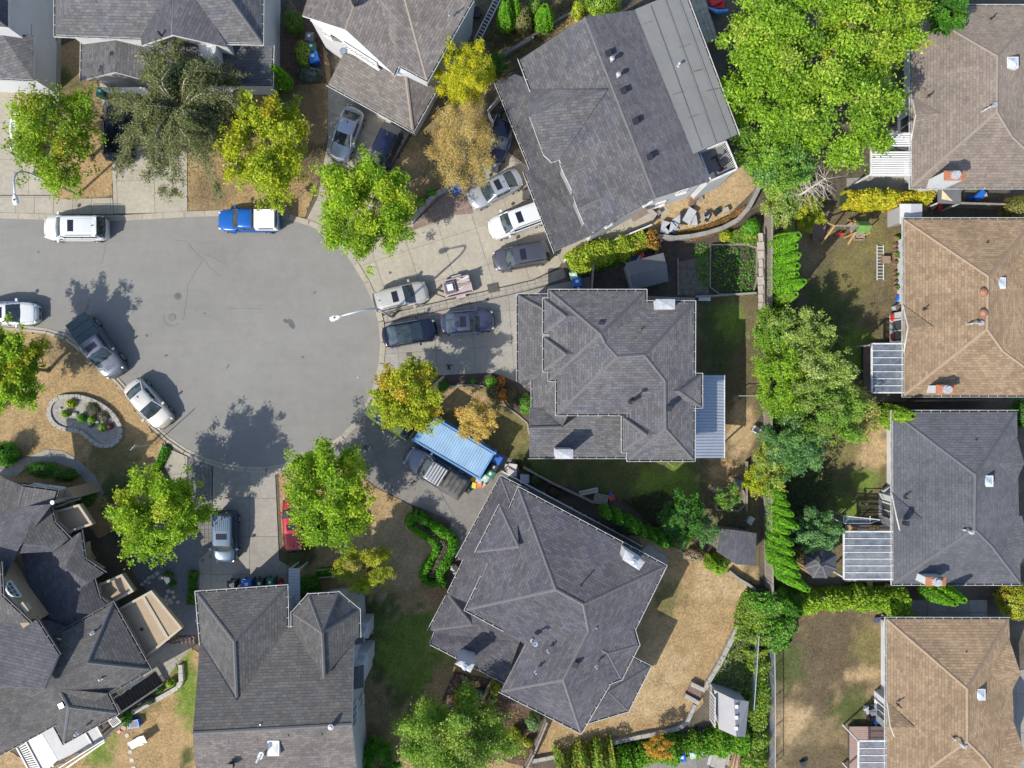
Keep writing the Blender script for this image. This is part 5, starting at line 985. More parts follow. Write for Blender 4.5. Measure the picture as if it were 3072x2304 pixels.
# ================================================================== VEHICLES (nose along +x in their own frame)
PAINTS = {}
def paint(n, c, metal=.35, rough=.28): 
    PAINTS[n] = M('paint_' + n, c, rough, .05, .7, .03, metal=metal, coat=.4); return PAINTS[n]
LENSR = M('red_lens', (.32, .012, .01), .2, .05, 4, coat=1); LENSW = M('clear_lens', (.32, .34, .37), .12, .05, 4, coat=1); TRIMB = M('black_trim', (.02, .02, .022), .45, .1, 5)
CHROME = M('chrome', (.7, .7, .72), .15, .05, 3, metal=1)
SHAPES = {  # hood height, belt, windscreen base/top, rear glass top/base, tail height, cabin narrowing
    'sedan': dict(hz=.58, bz=.66, wb=.21, wt=.03, rt=-.21, rb=-.375, tz=.66, nar=.76),
    'hatch': dict(hz=.60, bz=.66, wb=.25, wt=.09, rt=-.30, rb=-.45, tz=.64, nar=.78),
    'suv': dict(hz=.60, bz=.64, wb=.25, wt=.12, rt=-.40, rb=-.475, tz=.62, nar=.82),
    'wagon': dict(hz=.58, bz=.62, wb=.23, wt=.06, rt=-.42, rb=-.48, tz=.60, nar=.8),
    'van': dict(hz=.55, bz=.60, wb=.33, wt=.18, rt=-.44, rb=-.485, tz=.58, nar=.86),
    'pickup': dict(hz=.60, bz=.64, wb=.22, wt=.10, rt=-.09, rb=-.12, tz=.60, nar=.82)}
def car(name, label, cat, px, py, ang, Ln, Wd, Ht, kind, pm, sunroof=False, rails=False, glassroof=False, dark_roof=None, zc=.8, trim=None, bed=None, scoop=False, wheel_r=.3, stripe=None):
    c = W(px, py, zc); c.z = 0; t = thing(name, label, cat, c, R(ang), local=True); S = SHAPES[kind]; Ht *= 1.08
    hw = Wd / 2; hz, bz, tz = S['hz'] * Ht, S['bz'] * Ht, S['tz'] * Ht; z0 = .22
    cabL, cabR = S['wb'], S['rb']
    def bow(s, y): return .3 * (abs(y) / hw) ** 2.5 * min(1, max(0, (abs(s) - .3) / .2)) ** 2
    def w_at(s): a = abs(s) * 2; return hw * (1 - (.25 if s > 0 else .16) * a ** 5 - (.14 * max(0, a - .93) / .07))
    def top(s):
        if s > cabL: u = (s - cabL) / (.5 - cabL); return bz + (hz - bz) * u - .10 * Ht * max(0, u - .78) / .22 - .012 * Ht * (u * 2) ** 2
        if s < cabR: u = (cabR - s) / (.5 + cabR + 1e-6); return tz + (.0) - .05 * Ht * max(0, u - .75) / .25
        return bz if s > 0 else bz + (tz - bz) * min(1, (-s) / max(.01, -cabR))
    ss = [-.5, -.492, -.478, -.45, -.41, -.36, -.30, -.22, -.12, 0, .1, .18, .22, .26, .30, .34, .38, .42, .45, .475, .492, .5]
    prof = [(.93, .0), (1.0, .22), (1.0, .55), (.985, .82), (.93, .965), (.84, 1.0), (.5, 1.028), (0, 1.036)]
    vs = []; 
    for s in ss:
        w_, zt = w_at(s), top(s); bump_ = 0
        if abs(s) > .488: zt = z0 + (zt - z0) * (.82 if abs(s) < .5 else .62)
        row = [(s * Ln - math.copysign(bow(s, w_ * a), s), w_ * a, (z0 + (zt - z0) * b)) for a, b in prof]
        vs += row + [(x, -y, z) for x, y, z in reversed(row[:-1])]
    n = 15; fs = []
    for i in range(len(ss) - 1):
        for k in range(n - 1): fs.append((i * n + k, (i + 1) * n + k, (i + 1) * n + k + 1, i * n + k + 1))
        fs.append((i * n + n - 1, (i + 1) * n + n - 1, (i + 1) * n, i * n))
    fs += [tuple(range(n)), tuple(range((len(ss) - 1) * n, len(ss) * n))[::-1]]
    body = mk('body', vs, fs, pm, t, True)
    # hood shut line, grille, bumpers
    m = MB(); m.box(.478 * Ln, .497 * Ln, -hw * .5, hw * .5, z0 + .18, z0 + .34); m.build('grille', TRIMB, t)
    m = MB(); zt = top(S['wb'] + .03) * 1.03
    m.bar((cabL * Ln + .03, -hw * .78, bz * 1.0), (cabL * Ln + .03, hw * .78, bz * 1.0), .03, .02); m.build('wiper_cowl', TRIMB, t)
    m = MB(); [m.bar((s * Ln, -hw * .74, top(s) * 1.012 + .004), (s * Ln, hw * .74, top(s) * 1.012 + .004), .012, .008) for s in ((.435,) if kind == 'pickup' else (.435, cabR - .035) if kind == 'sedan' else (.435,))]
    for q in (-1, 1): m.bar((.43 * Ln, q * hw * .72, top(.43) * 1.012), (cabL * Ln + .1, q * hw * .8, bz * 1.014), .012, .01)
    m.build('shut_line', TRIMB, t)
    for q in (-1, 1):
        sblob('headlight', (.457 * Ln - bow(.46, .7 * hw), q * .7 * hw, hz * .85), .17, .105, .06, LENSW, t, 10, .02)
        sblob('tail_light', (-.478 * Ln + bow(.478, .74 * hw), q * .74 * hw, tz * .86), .06, .15, .09, LENSR, t, 10, .02)
        for x in (-.305, .305):
            wh = MB(); wh.tube([(x * Ln, q * (hw - .21), wheel_r), (x * Ln, q * (hw + .008), wheel_r)], wheel_r, 18); ob = wh.build('wheel', RUBBER, t)
            r_ = MB(); r_.tube([(x * Ln, q * (hw - .05), wheel_r), (x * Ln, q * (hw + .02), wheel_r)], wheel_r * .62, 12)
            for k in range(5): r_.bar((x * Ln, q * (hw + .022), wheel_r), (x * Ln + wheel_r * .6 * math.cos(k * 1.257), q * (hw + .022), wheel_r + wheel_r * .6 * math.sin(k * 1.257)), .05, .02)
            r_.build('rim', RIM, ob)
        m = MB(); x = (cabL - .035) * Ln; m.box(x - .07, x + .07, q * (hw + .01) if q > 0 else -hw - .2, hw + .2 if q > 0 else q * (hw + .01), bz + .02, bz + .16); m.build('mirror', trim or pm, t)
        m = MB(); m.bar((-.33 * Ln, q * (hw * .985), bz * .93 + .02), (cabL * Ln - .1, q * (hw * .985), bz * .93 + .02), .02, .02); m.build('side_trim', TRIMB if kind != 'sedan' else CHROME, t)
    # cabin
    H1 = Ht; wb, wt, rt, rb = [S[k] * Ln for k in ('wb', 'wt', 'rt', 'rb')]; nb = .9; nt_ = S['nar']
    xs = [rb, rb + (rt - rb) * .5, rt, rt + (wt - rt) * .25, (rt + wt) / 2, rt + (wt - rt) * .75, wt, wt + (wb - wt) * .5, wb]
    hh = [0, .56, .955, .99, 1, .99, .955, .55, 0]; ww = [nb, (nb + nt_) / 2 + .01, nt_, nt_ + .01, nt_ + .015, nt_ + .005, nt_ - .01, (nb + nt_) / 2 - .005, nb - .02]
    cols = [(1.0, 0.0), (.985, .12), (.96, .80), (.92, .95), (.80, 1.0), (.4, 1.018), (0, 1.022)]
    gv = []
    for x, h_, w_ in zip(xs, hh, ww):
        row = []
        for a, b in cols:
            full = b * h_; wid = hw * (nb + (w_ - nb) * 1.0) if h_ > .9 else hw * w_
            if h_ > .9: wid = hw * (nb + (w_ - nb) * min(1, b))
            row.append((x, wid * (a if b > .9 else 1), bz - .03 + (H1 - bz + .03) * full))
        kb = {8: .15, 7: .1, 6: .05, 0: -.12, 1: -.07, 2: -.03}.get(len(gv) // 13, 0); row = [(x + kb * (1 - (y / hw) ** 2), y, z) for x, y, z in row]
        gv += row + [(rx_, -y, z) for rx_, y, z in reversed(row[:-1])]
    n = 13; parts = {'roof': [], 'windscreen': [], 'rear_window': [], 'side_window': [], 'side_window2': [], 'pillar': []}
    for i in range(len(xs) - 1):
        for k in range(n - 1):
            q = (i * n + k, (i + 1) * n + k, (i + 1) * n + k + 1, i * n + k + 1); kk = min(k, n - 2 - k)
            if i <= 1: key = 'rear_window' if kk >= 2 else 'pillar'
            elif i >= 6: key = 'windscreen' if kk >= 2 else 'pillar'
            elif kk in (0, 1): key = ('side_window' if k < 6 else 'side_window2') if kk == 1 else 'pillar'
            else: key = 'roof'
            parts[key].append(q)
    for key, f in parts.items():
        if not f: continue
        used = sorted({i for q in f for i in q}); ix = {u: j for j, u in enumerate(used)}
        mt = CARGL if ('window' in key or key == 'windscreen') else (dark_roof or pm) if key == 'roof' else pm
        if glassroof and key == 'roof': mt = CARGL
        mk(key.replace('2', ''), [gv[u] for u in used], [tuple(ix[i] for i in q) for q in f], mt, t, True)
    # pillars over the glass edges and between the doors
    zr = H1 * .985
    def pil(*a): m = MB(); m.bar(*a); m.build('pillar', pm, t)
    for q in (-1, 1):
        pil((wb, q * hw * nb * .93, bz + .02), (wt, q * hw * nt_ * .93, zr), .07, .03); pil((rb, q * hw * nb * .93, bz + .02), (rt, q * hw * nt_ * .93, zr), .09, .03)
        for f in ((.0, .5) if kind != 'pickup' else (.35,)): x = wt + (rt - wt) * (f + .0) if f else wt - .02; pil((x, q * hw * (nb + .002), bz + .03), (x, q * hw * (nt_ + .012), zr - .06), .07, .02)
    # dashboard and seats are visible as pale shapes under the glass: a wiper pair only
    m = MB(); m.bar((wb - .03, -hw * .5, bz + .05), (wb - (wb - wt) * .25, hw * .05, bz + .03 + (H1 - bz) * .27), .02, .02); m.bar((wb - .03, hw * .1, bz + .05), (wb - (wb - wt) * .25, hw * .62, bz + .03 + (H1 - bz) * .27), .02, .02); m.build('wiper', TRIMB, t)
    if sunroof:
        x = wt - (wt - rt) * .2; m = MB(); m.box(x - .42, x - .0, -hw * .46, hw * .46, H1 * 1.0, H1 + .018); m.build('sunroof', M('sunroof_glass', (.012, .012, .02), .15, .1), t)
    if rails:
        for q in (-1, 1): m = MB(); m.tube([(rt + .2, q * hw * (nt_ - .03), H1 + .01), (rt + .3, q * hw * (nt_ - .04), H1 + .05), (wt - .3, q * hw * (nt_ - .04), H1 + .05), (wt - .15, q * hw * (nt_ - .03), H1 + .01)], .02, 6); m.build('roof_rail', CHROME if rails == 2 else TRIMB, t)
    if kind in ('suv', 'van', 'wagon'):
        m = MB(); 
        for k in range(-3, 4): m.bar((rt + .25, k * hw * .17, H1 * 1.018), (wt - (1.0 if sunroof else .25), k * hw * .17, H1 * 1.018), .02, .008)
        m.build('roof_rib', dark_roof or pm, t)
        m = MB(); m.box(rt - .1, rt + .05, -hw * nt_ * .85, hw * nt_ * .85, H1 * .97, H1 * .985); m.build('spoiler', pm, t)
    if kind != 'pickup': m = MB(); m.bar((rt + .25, 0, H1 + .01), (rt + .12, 0, H1 + .07), .05, .04); m.build('aerial', TRIMB, t)
    if scoop: m = MB(); m.box(.26 * Ln, .38 * Ln, -.3, .3, hz * 1.02, hz * 1.06); m.box(.27 * Ln, .36 * Ln, -.5, -.46, hz * 1.02, hz * 1.05); m.box(.27 * Ln, .36 * Ln, .46, .5, hz * 1.02, hz * 1.05); m.build('hood_scoop', pm, t)
    if bed:
        x0, x1 = -.485 * Ln, rb - .04
        if bed == 'cover':
            cv = M('teal_black_cover', (.03, .055, .065), .5, .1, 2)
            for k in range(3): m = MB(); a = x0 + (x1 - x0) * k / 3; b = x0 + (x1 - x0) * (k + 1) / 3; m.box(a + .02, b - .02, -hw * .93, hw * .93, tz, tz + .07); m.build('bed_cover', cv, t)
        if bed == 'canopy':
            wm = paint('canopy_white', (.6, .6, .6), 0, .4); h_ = Ht * .98; m = MB()
            b_ = [(x0, -hw * .93), (x1, -hw * .93), (x1, hw * .93), (x0, hw * .93)]; t2 = [(x0 + .12, -hw * .78), (x1 - .05, -hw * .78), (x1 - .05, hw * .78), (x0 + .12, hw * .78)]
            m.add([(a, b, tz) for a, b in b_] + [(a, b, h_) for a, b in t2], [(4, 5, 6, 7), (0, 1, 5, 4), (1, 2, 6, 5), (2, 3, 7, 6), (3, 0, 4, 7)]); m.build('canopy', wm, t)
            m = MB(); [m.bar((x0 + .2, k * .25, h_ + .004), (x1 - .15, k * .25, h_ + .004), .03, .012) for k in (-2, -1, 0, 1, 2)]; m.build('canopy_rib', wm, t)
            m = MB(); m.bar((x0 + .02, -hw * .7, h_ * .86), (x0 + .02, hw * .7, h_ * .86), .05, .25); [m.bar((x0 + .3, q * hw * .865, (tz + h_) / 2), (x1 - .3, q * hw * .865, (tz + h_) / 2), .04, .2) for q in (-1, 1)]; m.build('canopy_window', CARGL, t)
        if bed == 'load':
            m = MB(); m.box(x0, x1, -hw * .92, hw * .92, tz - .02, tz + .03); m.build('bed_floor', TRIMB, t)
            gx, gy = 15, 13; vv = []
            for i in range(gx):
                for j in range(gy):
                    u, v = i / (gx - 1) * 2 - 1, j / (gy - 1) * 2 - 1; vv.append(((x0 + x1) / 2 + u * (x1 - x0) * .5, v * hw * .97, tz - .05 + .42 * (1 - abs(u) ** 7) * (1 - abs(v) ** 7) + .16 * noise.noise(Vector((u * 2.3, v * 2.1, 4)))))
            mk('tarpaulin_load', vv, [(i * gy + j, (i + 1) * gy + j, (i + 1) * gy + j + 1, i * gy + j + 1) for i in range(gx - 1) for j in range(gy - 1)], M('grey_tarp', (.075, .075, .07), .9, .25, 2.5, .2, bmp=.03), t, True)
            m = MB()
            for k in range(5): x = x0 + (x1 - x0) * (k + .5) / 5; zz = tz + .42; m.tube([(x, -hw * .95, tz), (x, -hw * .5, zz), (x, hw * .5, zz), (x, hw * .95, tz)], .015, 5)
            m.build('strap', TRIMB, t)
    return t
def rack(t, Ht, hw, x0, x1, n=6):
    m = MB(); r = M('rack_bar', (.3, .3, .3), .45, .05, 3)
    for k in range(n): x = x0 + (x1 - x0) * k / (n - 1); m = MB(); m.box(x - .06, x + .06, -hw, hw, Ht + .07, Ht + .1); m.build('rack_bar', r, t)
    m = MB(); [m.tube([(x0 - .1, q * hw, Ht + .1), (x1 + .1, q * hw, Ht + .1)], .03, 6) for q in (-1, 1)]; m.build('rack_rail', TRIMB, t)
WH = paint('white', (.5, .51, .53), .0, .35); SIL = paint('silver', (.40, .41, .43), .6, .3); BEI = paint('champagne', (.52, .49, .43), .5, .32); BLK = paint('black', (.008, .011, .026), .2, .2); NAV = paint('night_blue', (.015, .02, .045), .3, .2)
GRYP = paint('plum_grey', (.085, .082, .1), .5, .3); DGR = paint('steel_grey', (.15, .16, .19), .5, .3); BLU = paint('bright_blue', (.01, .10, .38), .3, .25); SBL = paint('slate_blue', (.022, .055, .1), .25, .3); RED = paint('dark_red', (.33, .012, .022), .3, .3); LIM = paint('lime', (.46, .52, .07), .1, .3); LAV = paint('lavender_grey', (.065, .068, .11), .5, .28)
LBL = paint('light_blue_roof', (.055, .095, .155), 0, .55)
car('parked_suv', 'white suv parked at the kerb on the upper left road, roof ribs and sunroof', 'car', 225, 684, 180, 4.6, 1.78, 1.5, 'suv', WH, True, 1)
car('parked_pickup', 'blue pickup with white ribbed canopy, at the kerb under a yellow-green tree', 'pickup truck', 745, 661, 180, 4.5, 1.62, 1.45, 'pickup', BLU, bed='canopy', zc=.8)
car('parked_pickup', 'grey double-cab pickup with dark teal bed cover and hood scoop, half on the kerb', 'pickup truck', 292, 1040, -54, 5.05, 1.8, 1.62, 'pickup', DGR, True, bed='cover', scoop=True, wheel_r=.4)
car('parked_sedan', 'champagne saloon parked on the curve beside the kidney-shaped rock garden', 'car', 444, 1212, -49, 4.1, 1.66, 1.3, 'sedan', BEI)
car('parked_sedan', 'white saloon cut off by the left edge of the photo', 'car', 25, 940, 0, 4.2, 1.66, 1.3, 'sedan', WH, True)
car('parked_sedan', 'silver saloon in the upper driveway left of the dark hatchback', 'car', 1038, 400, 250, 4.05, 1.6, 1.28, 'sedan', SIL)
car('parked_hatchback', 'very dark hatchback in the upper driveway, nose under the round green tree', 'car', 1150, 450, 246, 4.0, 1.62, 1.35, 'hatch', NAV)
car('parked_sedan', 'dark blue saloon tucked beneath the dead tan tree beside the tilted grey house', 'car', 1503, 408, 250, 4.15, 1.64, 1.3, 'sedan', NAV)
car('parked_sedan', 'silver saloon with sunroof, uppermost of the row facing left in the big driveway', 'car', 1484, 566, 207, 4.2, 1.62, 1.3, 'sedan', SIL, True)
car('parked_suv', 'white suv with sunroof in the middle of the row in the big driveway', 'car', 1553, 661, 200, 4.35, 1.7, 1.5, 'suv', WH, True, 1)
car('parked_suv', 'grey suv with sunroof, lowest of the row in the big driveway', 'car', 1563, 769, 190, 4.1, 1.66, 1.45, 'suv', GRYP, True, 1)
car('parked_wagon', 'champagne wagon with wide red tail lights, its rear by the curved street lamp', 'car', 1204, 890, 14, 3.95, 1.66, 1.4, 'wagon', BEI, True, 2)
car('parked_sedan', 'glossy black saloon with glass roof behind the street lamp at the kerb', 'car', 1228, 999, 10, 4.0, 1.64, 1.28, 'sedan', BLK, glassroof=True)
car('parked_sedan', 'lavender-grey saloon nose-in just in front of the many-hipped grey house', 'car', 1402, 966, 5, 3.95, 1.62, 1.28, 'sedan', LAV, True)
car('parked_suv', 'blue car with paler roof standing nose-down in the lower left driveway', 'car', 676, 1610, 270, 3.85, 1.66, 1.45, 'suv', SBL, True, dark_roof=LBL)
car('parked_suv', 'dark red suv partly under the big lower street tree, tail towards the bottom', 'car', 884, 1570, 95, 4.1, 1.58, 1.45, 'suv', RED, True)
car('parked_hatchback', 'lime-green car with only its bonnet showing under the orange-yellow tree', 'car', 1172, 1257, 148, 3.9, 1.62, 1.35, 'hatch', LIM)
pk = car('parked_pickup', 'steel-grey pickup with white roof rack and tarp-covered bed, alongside the blue container', 'pickup truck', 1308, 1416, 148, 5.0, 1.78, 1.6, 'pickup', DGR, bed='load', wheel_r=.4)
rack(pk, 1.73, .7, -.6, .45, 6)
car('parked_suv', 'black suv with tan side reflections between the drooping dark tree and a round green tree', 'car', 356, 398, 90, 4.25, 1.72, 1.6, 'suv', BLK, False, 1)
car('parked_van', 'white van mostly hidden under the top left street tree', 'van', 82, 385, 90, 4.4, 1.68, 1.6, 'van', WH)
# blue shipping container with corrugated roof
c = W(1362, 1340, 2.4); c.z = 0
ct = thing('shipping_container', 'long sky-blue shipping container with corrugated roof beside the steel-grey pickup', 'container', c, R(-30.5), local=True)
CB = M('container_blue', (.08, .19, .36), .5, .15, 1.2, .06); CBR = M('container_roof_blue', (.19, .30, .42), .5, .16, .8, .05); CBD = M('container_dark_blue', (.03, .12, .34), .5, .15, 1.2)
Lc, Wc, Hc = 5.35, 2.08, 2.3
m = MB(); m.box(-Lc / 2, Lc / 2, -Wc / 2 + .04, Wc / 2 - .04, .12, Hc - .06); m.build('wall', CBD, ct)
nn_ = 26; x_ = [-Lc / 2 + .35 + (Lc - .5) * k / (nn_ * 4) for k in range(nn_ * 4 + 1)]; zz = [Hc - (.035 if (k // 1) % 4 in (2, 3) else 0) for k in range(len(x_))]
vs = [(x, -Wc / 2 + .12, z) for x, z in zip(x_, zz)] + [(x, Wc / 2 - .12, z) for x, z in zip(x_, zz)]; k_ = len(x_)
mk('roof_panel', vs, [(i, i + 1, k_ + i + 1, k_ + i) for i in range(k_ - 1)], CBR, ct)
m = MB(); m.box(-Lc / 2, -Lc / 2 + .35, -Wc / 2, Wc / 2, Hc - .12, Hc + .0); m.box(Lc / 2 - .15, Lc / 2, -Wc / 2, Wc / 2, Hc - .12, Hc)
for q in (-1, 1): m.box(-Lc / 2, Lc / 2, q * Wc / 2 - .06, q * Wc / 2 + .06, Hc - .12, Hc + .02); m.box(-Lc / 2, Lc / 2, q * Wc / 2 - .05, q * Wc / 2 + .05, 0, .15)
for a in (-1, 1):
    for q in (-1, 1): m.box(a * Lc / 2 - .09, a * Lc / 2 + .09, q * Wc / 2 - .09, q * Wc / 2 + .09, 0, Hc + .03)
m.build('frame', CB, ct)
m = MB(); [m.bar((-Lc / 2 - .01, y, .3), (-Lc / 2 - .01, y, Hc - .3), .04, .04) for y in (-.9, -.3, .3, .9)]; m.build('door_bar', METAL, ct)
def text(body, size, loc, rot, mat, parent, name='lettering'):
    cu = bpy.data.curves.new(name, 'FONT'); cu.body = body; cu.size = size; cu.extrude = .004; cu.align_x = 'CENTER'; cu.align_y = 'CENTER'; cu.materials.append(mat)
    ob = bpy.data.objects.new(name, cu); COL.objects.link(ob); bpy.context.view_layer.update(); me = bpy.data.meshes.new_from_object(ob.evaluated_get(bpy.context.evaluated_depsgraph_get())); bpy.data.objects.remove(ob)
    o = bpy.data.objects.new(name, me); link(o, parent); o.location = loc; o.rotation_euler = (0, 0, rot); FR[o.name] = Vector(loc); return o
PWH = M('print_white', (.8, .8, .8), .6)
# utility trailer with junk
c = W(1372, 861, .6); c.z = 0
tr = thing('utility_trailer', 'small pinkish utility trailer loaded with planks and boxes, behind the champagne wagon', 'trailer', c, R(14), local=True)
PK = M('faded_pink_plywood', (.33, .27, .27), .8, .12, 3); m = MB(); m.box(-1.0, 1.0, -.62, .62, .42, .5); m.build('bed', PK, tr)
m = MB(); [m.box(-1.0, 1.0, q * .62 - .03, q * .62 + .03, .42, .8) for q in (-1, 1)]; m.box(.97, 1.03, -.62, .62, .42, .8); m.build('side_board', PK, tr)
m = MB(); m.bar((-1.0, -.5, .45), (-1.75, 0, .45), .08, .08); m.bar((-1.0, .5, .45), (-1.75, 0, .45), .08, .08); m.bar((-1.7, 0, .45), (-1.9, 0, .45), .1, .08); m.build('drawbar', TRIMB, tr)
for q in (-1, 1): m = MB(); m.tube([(.1, q * .66, .28), (.1, q * .82, .28)], .28, 16); m.build('wheel', RUBBER, tr); m = MB(); m.box(-.25, .45, q * .74 - .1, q * .74 + .1, .6, .63); m.build('mudguard', PK, tr)
def obox(name, label, cat, c, ang, sx, sy, sz, mat, z=0, group=None, details=None):
    t = thing(name, label, cat, (c[0], c[1], z), R(ang), group, local=True); m = MB(); m.box(-sx / 2, sx / 2, -sy / 2, sy / 2, 0, sz); m.build('body', mat, t); return t
cc = W(1350, 862, .8); a = thing('crate', 'white-topped crate at the left end of the utility trailer load', 'crate', (cc.x, cc.y, .5), R(14), local=True)
m = MB(); m.box(-.4, .4, -.4, .4, 0, .3); m.build('body', M('crate_dark', (.08, .07, .09), .7), a); m = MB(); m.box(-.2, .22, -.25, .22, .3, .42); m.build('lid', WHITE, a)
cc = W(1392, 850, .8); a = thing('plank_pile', 'jumbled pile of grey and pink planks at the right end of the utility trailer', 'planks', (cc.x, cc.y, .5), R(14), local=True)
for k in range(11): m = MB(); y = random.uniform(-.4, .4); aa = random.uniform(-.5, .5); m.bar((-.45, y - aa * .4, .1 + .05 * k), (.45, y + aa * .4, .12 + .05 * k + random.uniform(-.05, .1)), random.uniform(.08, .2), .03); m.build('plank', [PK, WOOD, M('pale_board', (.42, .38, .36), .8)][k % 3], a)
# ================================================================== VEGETATION
def leaves_mesh(name, centers, size, cols, parent, up=.55, seed=0, squash=1.0, leafm=LEAF, aspect=1.0):
    """one small folded quad per centre, its own colour"""
    g = np.random.default_rng(seed); n = len(centers); C_ = np.asarray(centers, float)
    nv = g.normal(size=(n, 3)); nv[:, 2] = np.abs(nv[:, 2]) + up; nv /= np.linalg.norm(nv, axis=1)[:, None]
    t = g.normal(size=(n, 3)); t -= (t * nv).sum(1)[:, None] * nv; t /= np.linalg.norm(t, axis=1)[:, None]; b = np.cross(nv, t)
    s = (size * g.uniform(.6, 1.35, n))[:, None]
    v = np.empty((n, 4, 3)); v[:, 0] = C_ - t * s; v[:, 1] = C_ - b * s * .55 * aspect + nv * s * .12; v[:, 2] = C_ + t * s; v[:, 3] = C_ + b * s * .55 * aspect + nv * s * .12
    v = v.reshape(-1, 3); mid = (v.min(0) + v.max(0)) / 2; v = v - mid
    me = bpy.data.meshes.new(name); me.vertices.add(4 * n); me.vertices.foreach_set('co', v.ravel())
    me.loops.add(4 * n); me.loops.foreach_set('vertex_index', np.arange(4 * n, dtype=np.int32)); me.polygons.add(n); me.polygons.foreach_set('loop_start', np.arange(0, 4 * n, 4, dtype=np.int32))
    try: me.polygons.foreach_set('loop_total', np.full(n, 4, dtype=np.int32))
    except Exception: pass
    me.materials.append(leafm); a = me.color_attributes.new('leafcol', 'FLOAT_COLOR', 'POINT')
    cc = np.ones((n, 4)); cc[:, :3] = cols; a.data.foreach_set('color', np.repeat(cc, 4, axis=0).ravel().astype(np.float32)); me.update(); me.validate()
    o = bpy.data.objects.new(name, me); link(o, parent); off = FR[parent.name] if parent is not None else Vector((0, 0, 0)); o.location = Vector(mid) - off; FR[o.name] = Vector(mid); return o
def pick(g, pal, n, clump=None, jit=.12, lobe=None, gain=1.3):
    P = np.array([p[:3] for p in pal], float); w = np.array([p[3] for p in pal], float); w /= w.sum()
    i = g.choice(len(pal), n, p=w); f = np.ones(n)
    if clump is not None:
        ci = g.choice(len(pal), int(clump.max()) + 1, p=w); m = g.random(n) < .6; i = np.where(m, ci[clump], i); f = g.uniform(.8, 1.2, int(clump.max()) + 1)[clump]
    if lobe is not None: li = g.choice(len(pal), int(lobe.max()) + 1, p=w); i = np.where(g.random(n) < .62, li[lobe], i)
    c = P[i] * .62 + (P * w[:, None]).sum(0) * .38
    return np.clip(c * (f * g.uniform(1 - jit, 1 + jit, n) * gain)[:, None], 0, .75)
MAPLE = [(.14, .25, .012, 4), (.22, .32, .015, 3), (.32, .35, .02, 1.5), (.08, .16, .012, 2)]
YELLOW = [(.30, .30, .015, 4), (.40, .28, .03, 1.6), (.22, .29, .015, 4), (.42, .22, .03, .6), (.10, .17, .012, 1.5)]
YGRN = [(.25, .29, .015, 4), (.36, .34, .015, 2.5), (.14, .22, .012, 3), (.36, .22, .02, .6)]
GOLD = [(.42, .37, .015, 4), (.33, .33, .015, 3), (.18, .22, .02, 2)]
TANL = [(.38, .27, .10, 4), (.30, .21, .075, 3), (.45, .35, .16, 2), (.18, .16, .05, 1)]
STRAW = [(.42, .31, .09, 4), (.36, .25, .07, 3), (.48, .38, .15, 2), (.40, .18, .05, .4)]
DARK = [(.035, .05, .018, 4), (.055, .075, .02, 3), (.10, .10, .035, 2), (.16, .16, .06, 1)]
BRITE = [(.14, .25, .014, 4), (.21, .32, .02, 3), (.07, .15, .012, 3), (.33, .37, .06, 1)]
CEDAR = [(.10, .26, .012, 4), (.16, .31, .012, 2), (.06, .17, .012, 2)]
DCED = [(.045, .15, .01, 4), (.03, .10, .01, 3), (.09, .22, .012, 1)]
BLUEG = [(.085, .18, .05, 4), (.14, .25, .09, 3), (.045, .11, .045, 2), (.18, .28, .13, 1)]
OLIVE = [(.19, .25, .045, 4), (.28, .34, .09, 3), (.10, .17, .025, 3), (.33, .36, .14, 1)]
MIX = [(.11, .22, .02, 4), (.18, .28, .035, 3), (.22, .25, .07, 2), (.05, .12, .015, 2)]
IVY = [(.06, .20, .012, 4), (.10, .27, .015, 3), (.03, .11, .01, 2)]
RUST = [(.36, .13, .03, 3), (.28, .17, .04, 3), (.16, .17, .03, 2)]
def limbs(root, base, top_z, ends, r0, mat=BARK, seed=0, twigs=True):
    rr = random.Random(seed); m = MB(); b = Vector((base[0], base[1], 0)); fork = Vector((base[0] + rr.uniform(-.1, .1), base[1] + rr.uniform(-.1, .1), top_z))
    m.tube([b, b + Vector((0, 0, .3)), b.lerp(fork, .5) + Vector((rr.uniform(-.05, .05), rr.uniform(-.05, .05), 0)), fork], [r0 * 1.5, r0 * 1.05, r0 * .85, r0 * .7], 8)
    tk = m.build('trunk', mat, root, True)
    for e in ends:
        e = Vector(e); mid = fork.lerp(e, .5) + Vector((rr.uniform(-.2, .2), rr.uniform(-.2, .2), -.15)); m = MB(); m.tube([fork - Vector((0, 0, .25)), mid, e], [r0 * .45, r0 * .28, r0 * .1], 6)
        if twigs:
            for _ in range(5):
                s = mid.lerp(e, rr.random()); d = (e - fork).normalized() * .5 + Vector((rr.uniform(-1, 1), rr.uniform(-1, 1), rr.uniform(-.2, .7))) * .8; m.tube([s, s + d * rr.uniform(.5, 1.1)], [r0 * .12, r0 * .03], 4)
        m.build('branch', mat, root, True)
    return tk
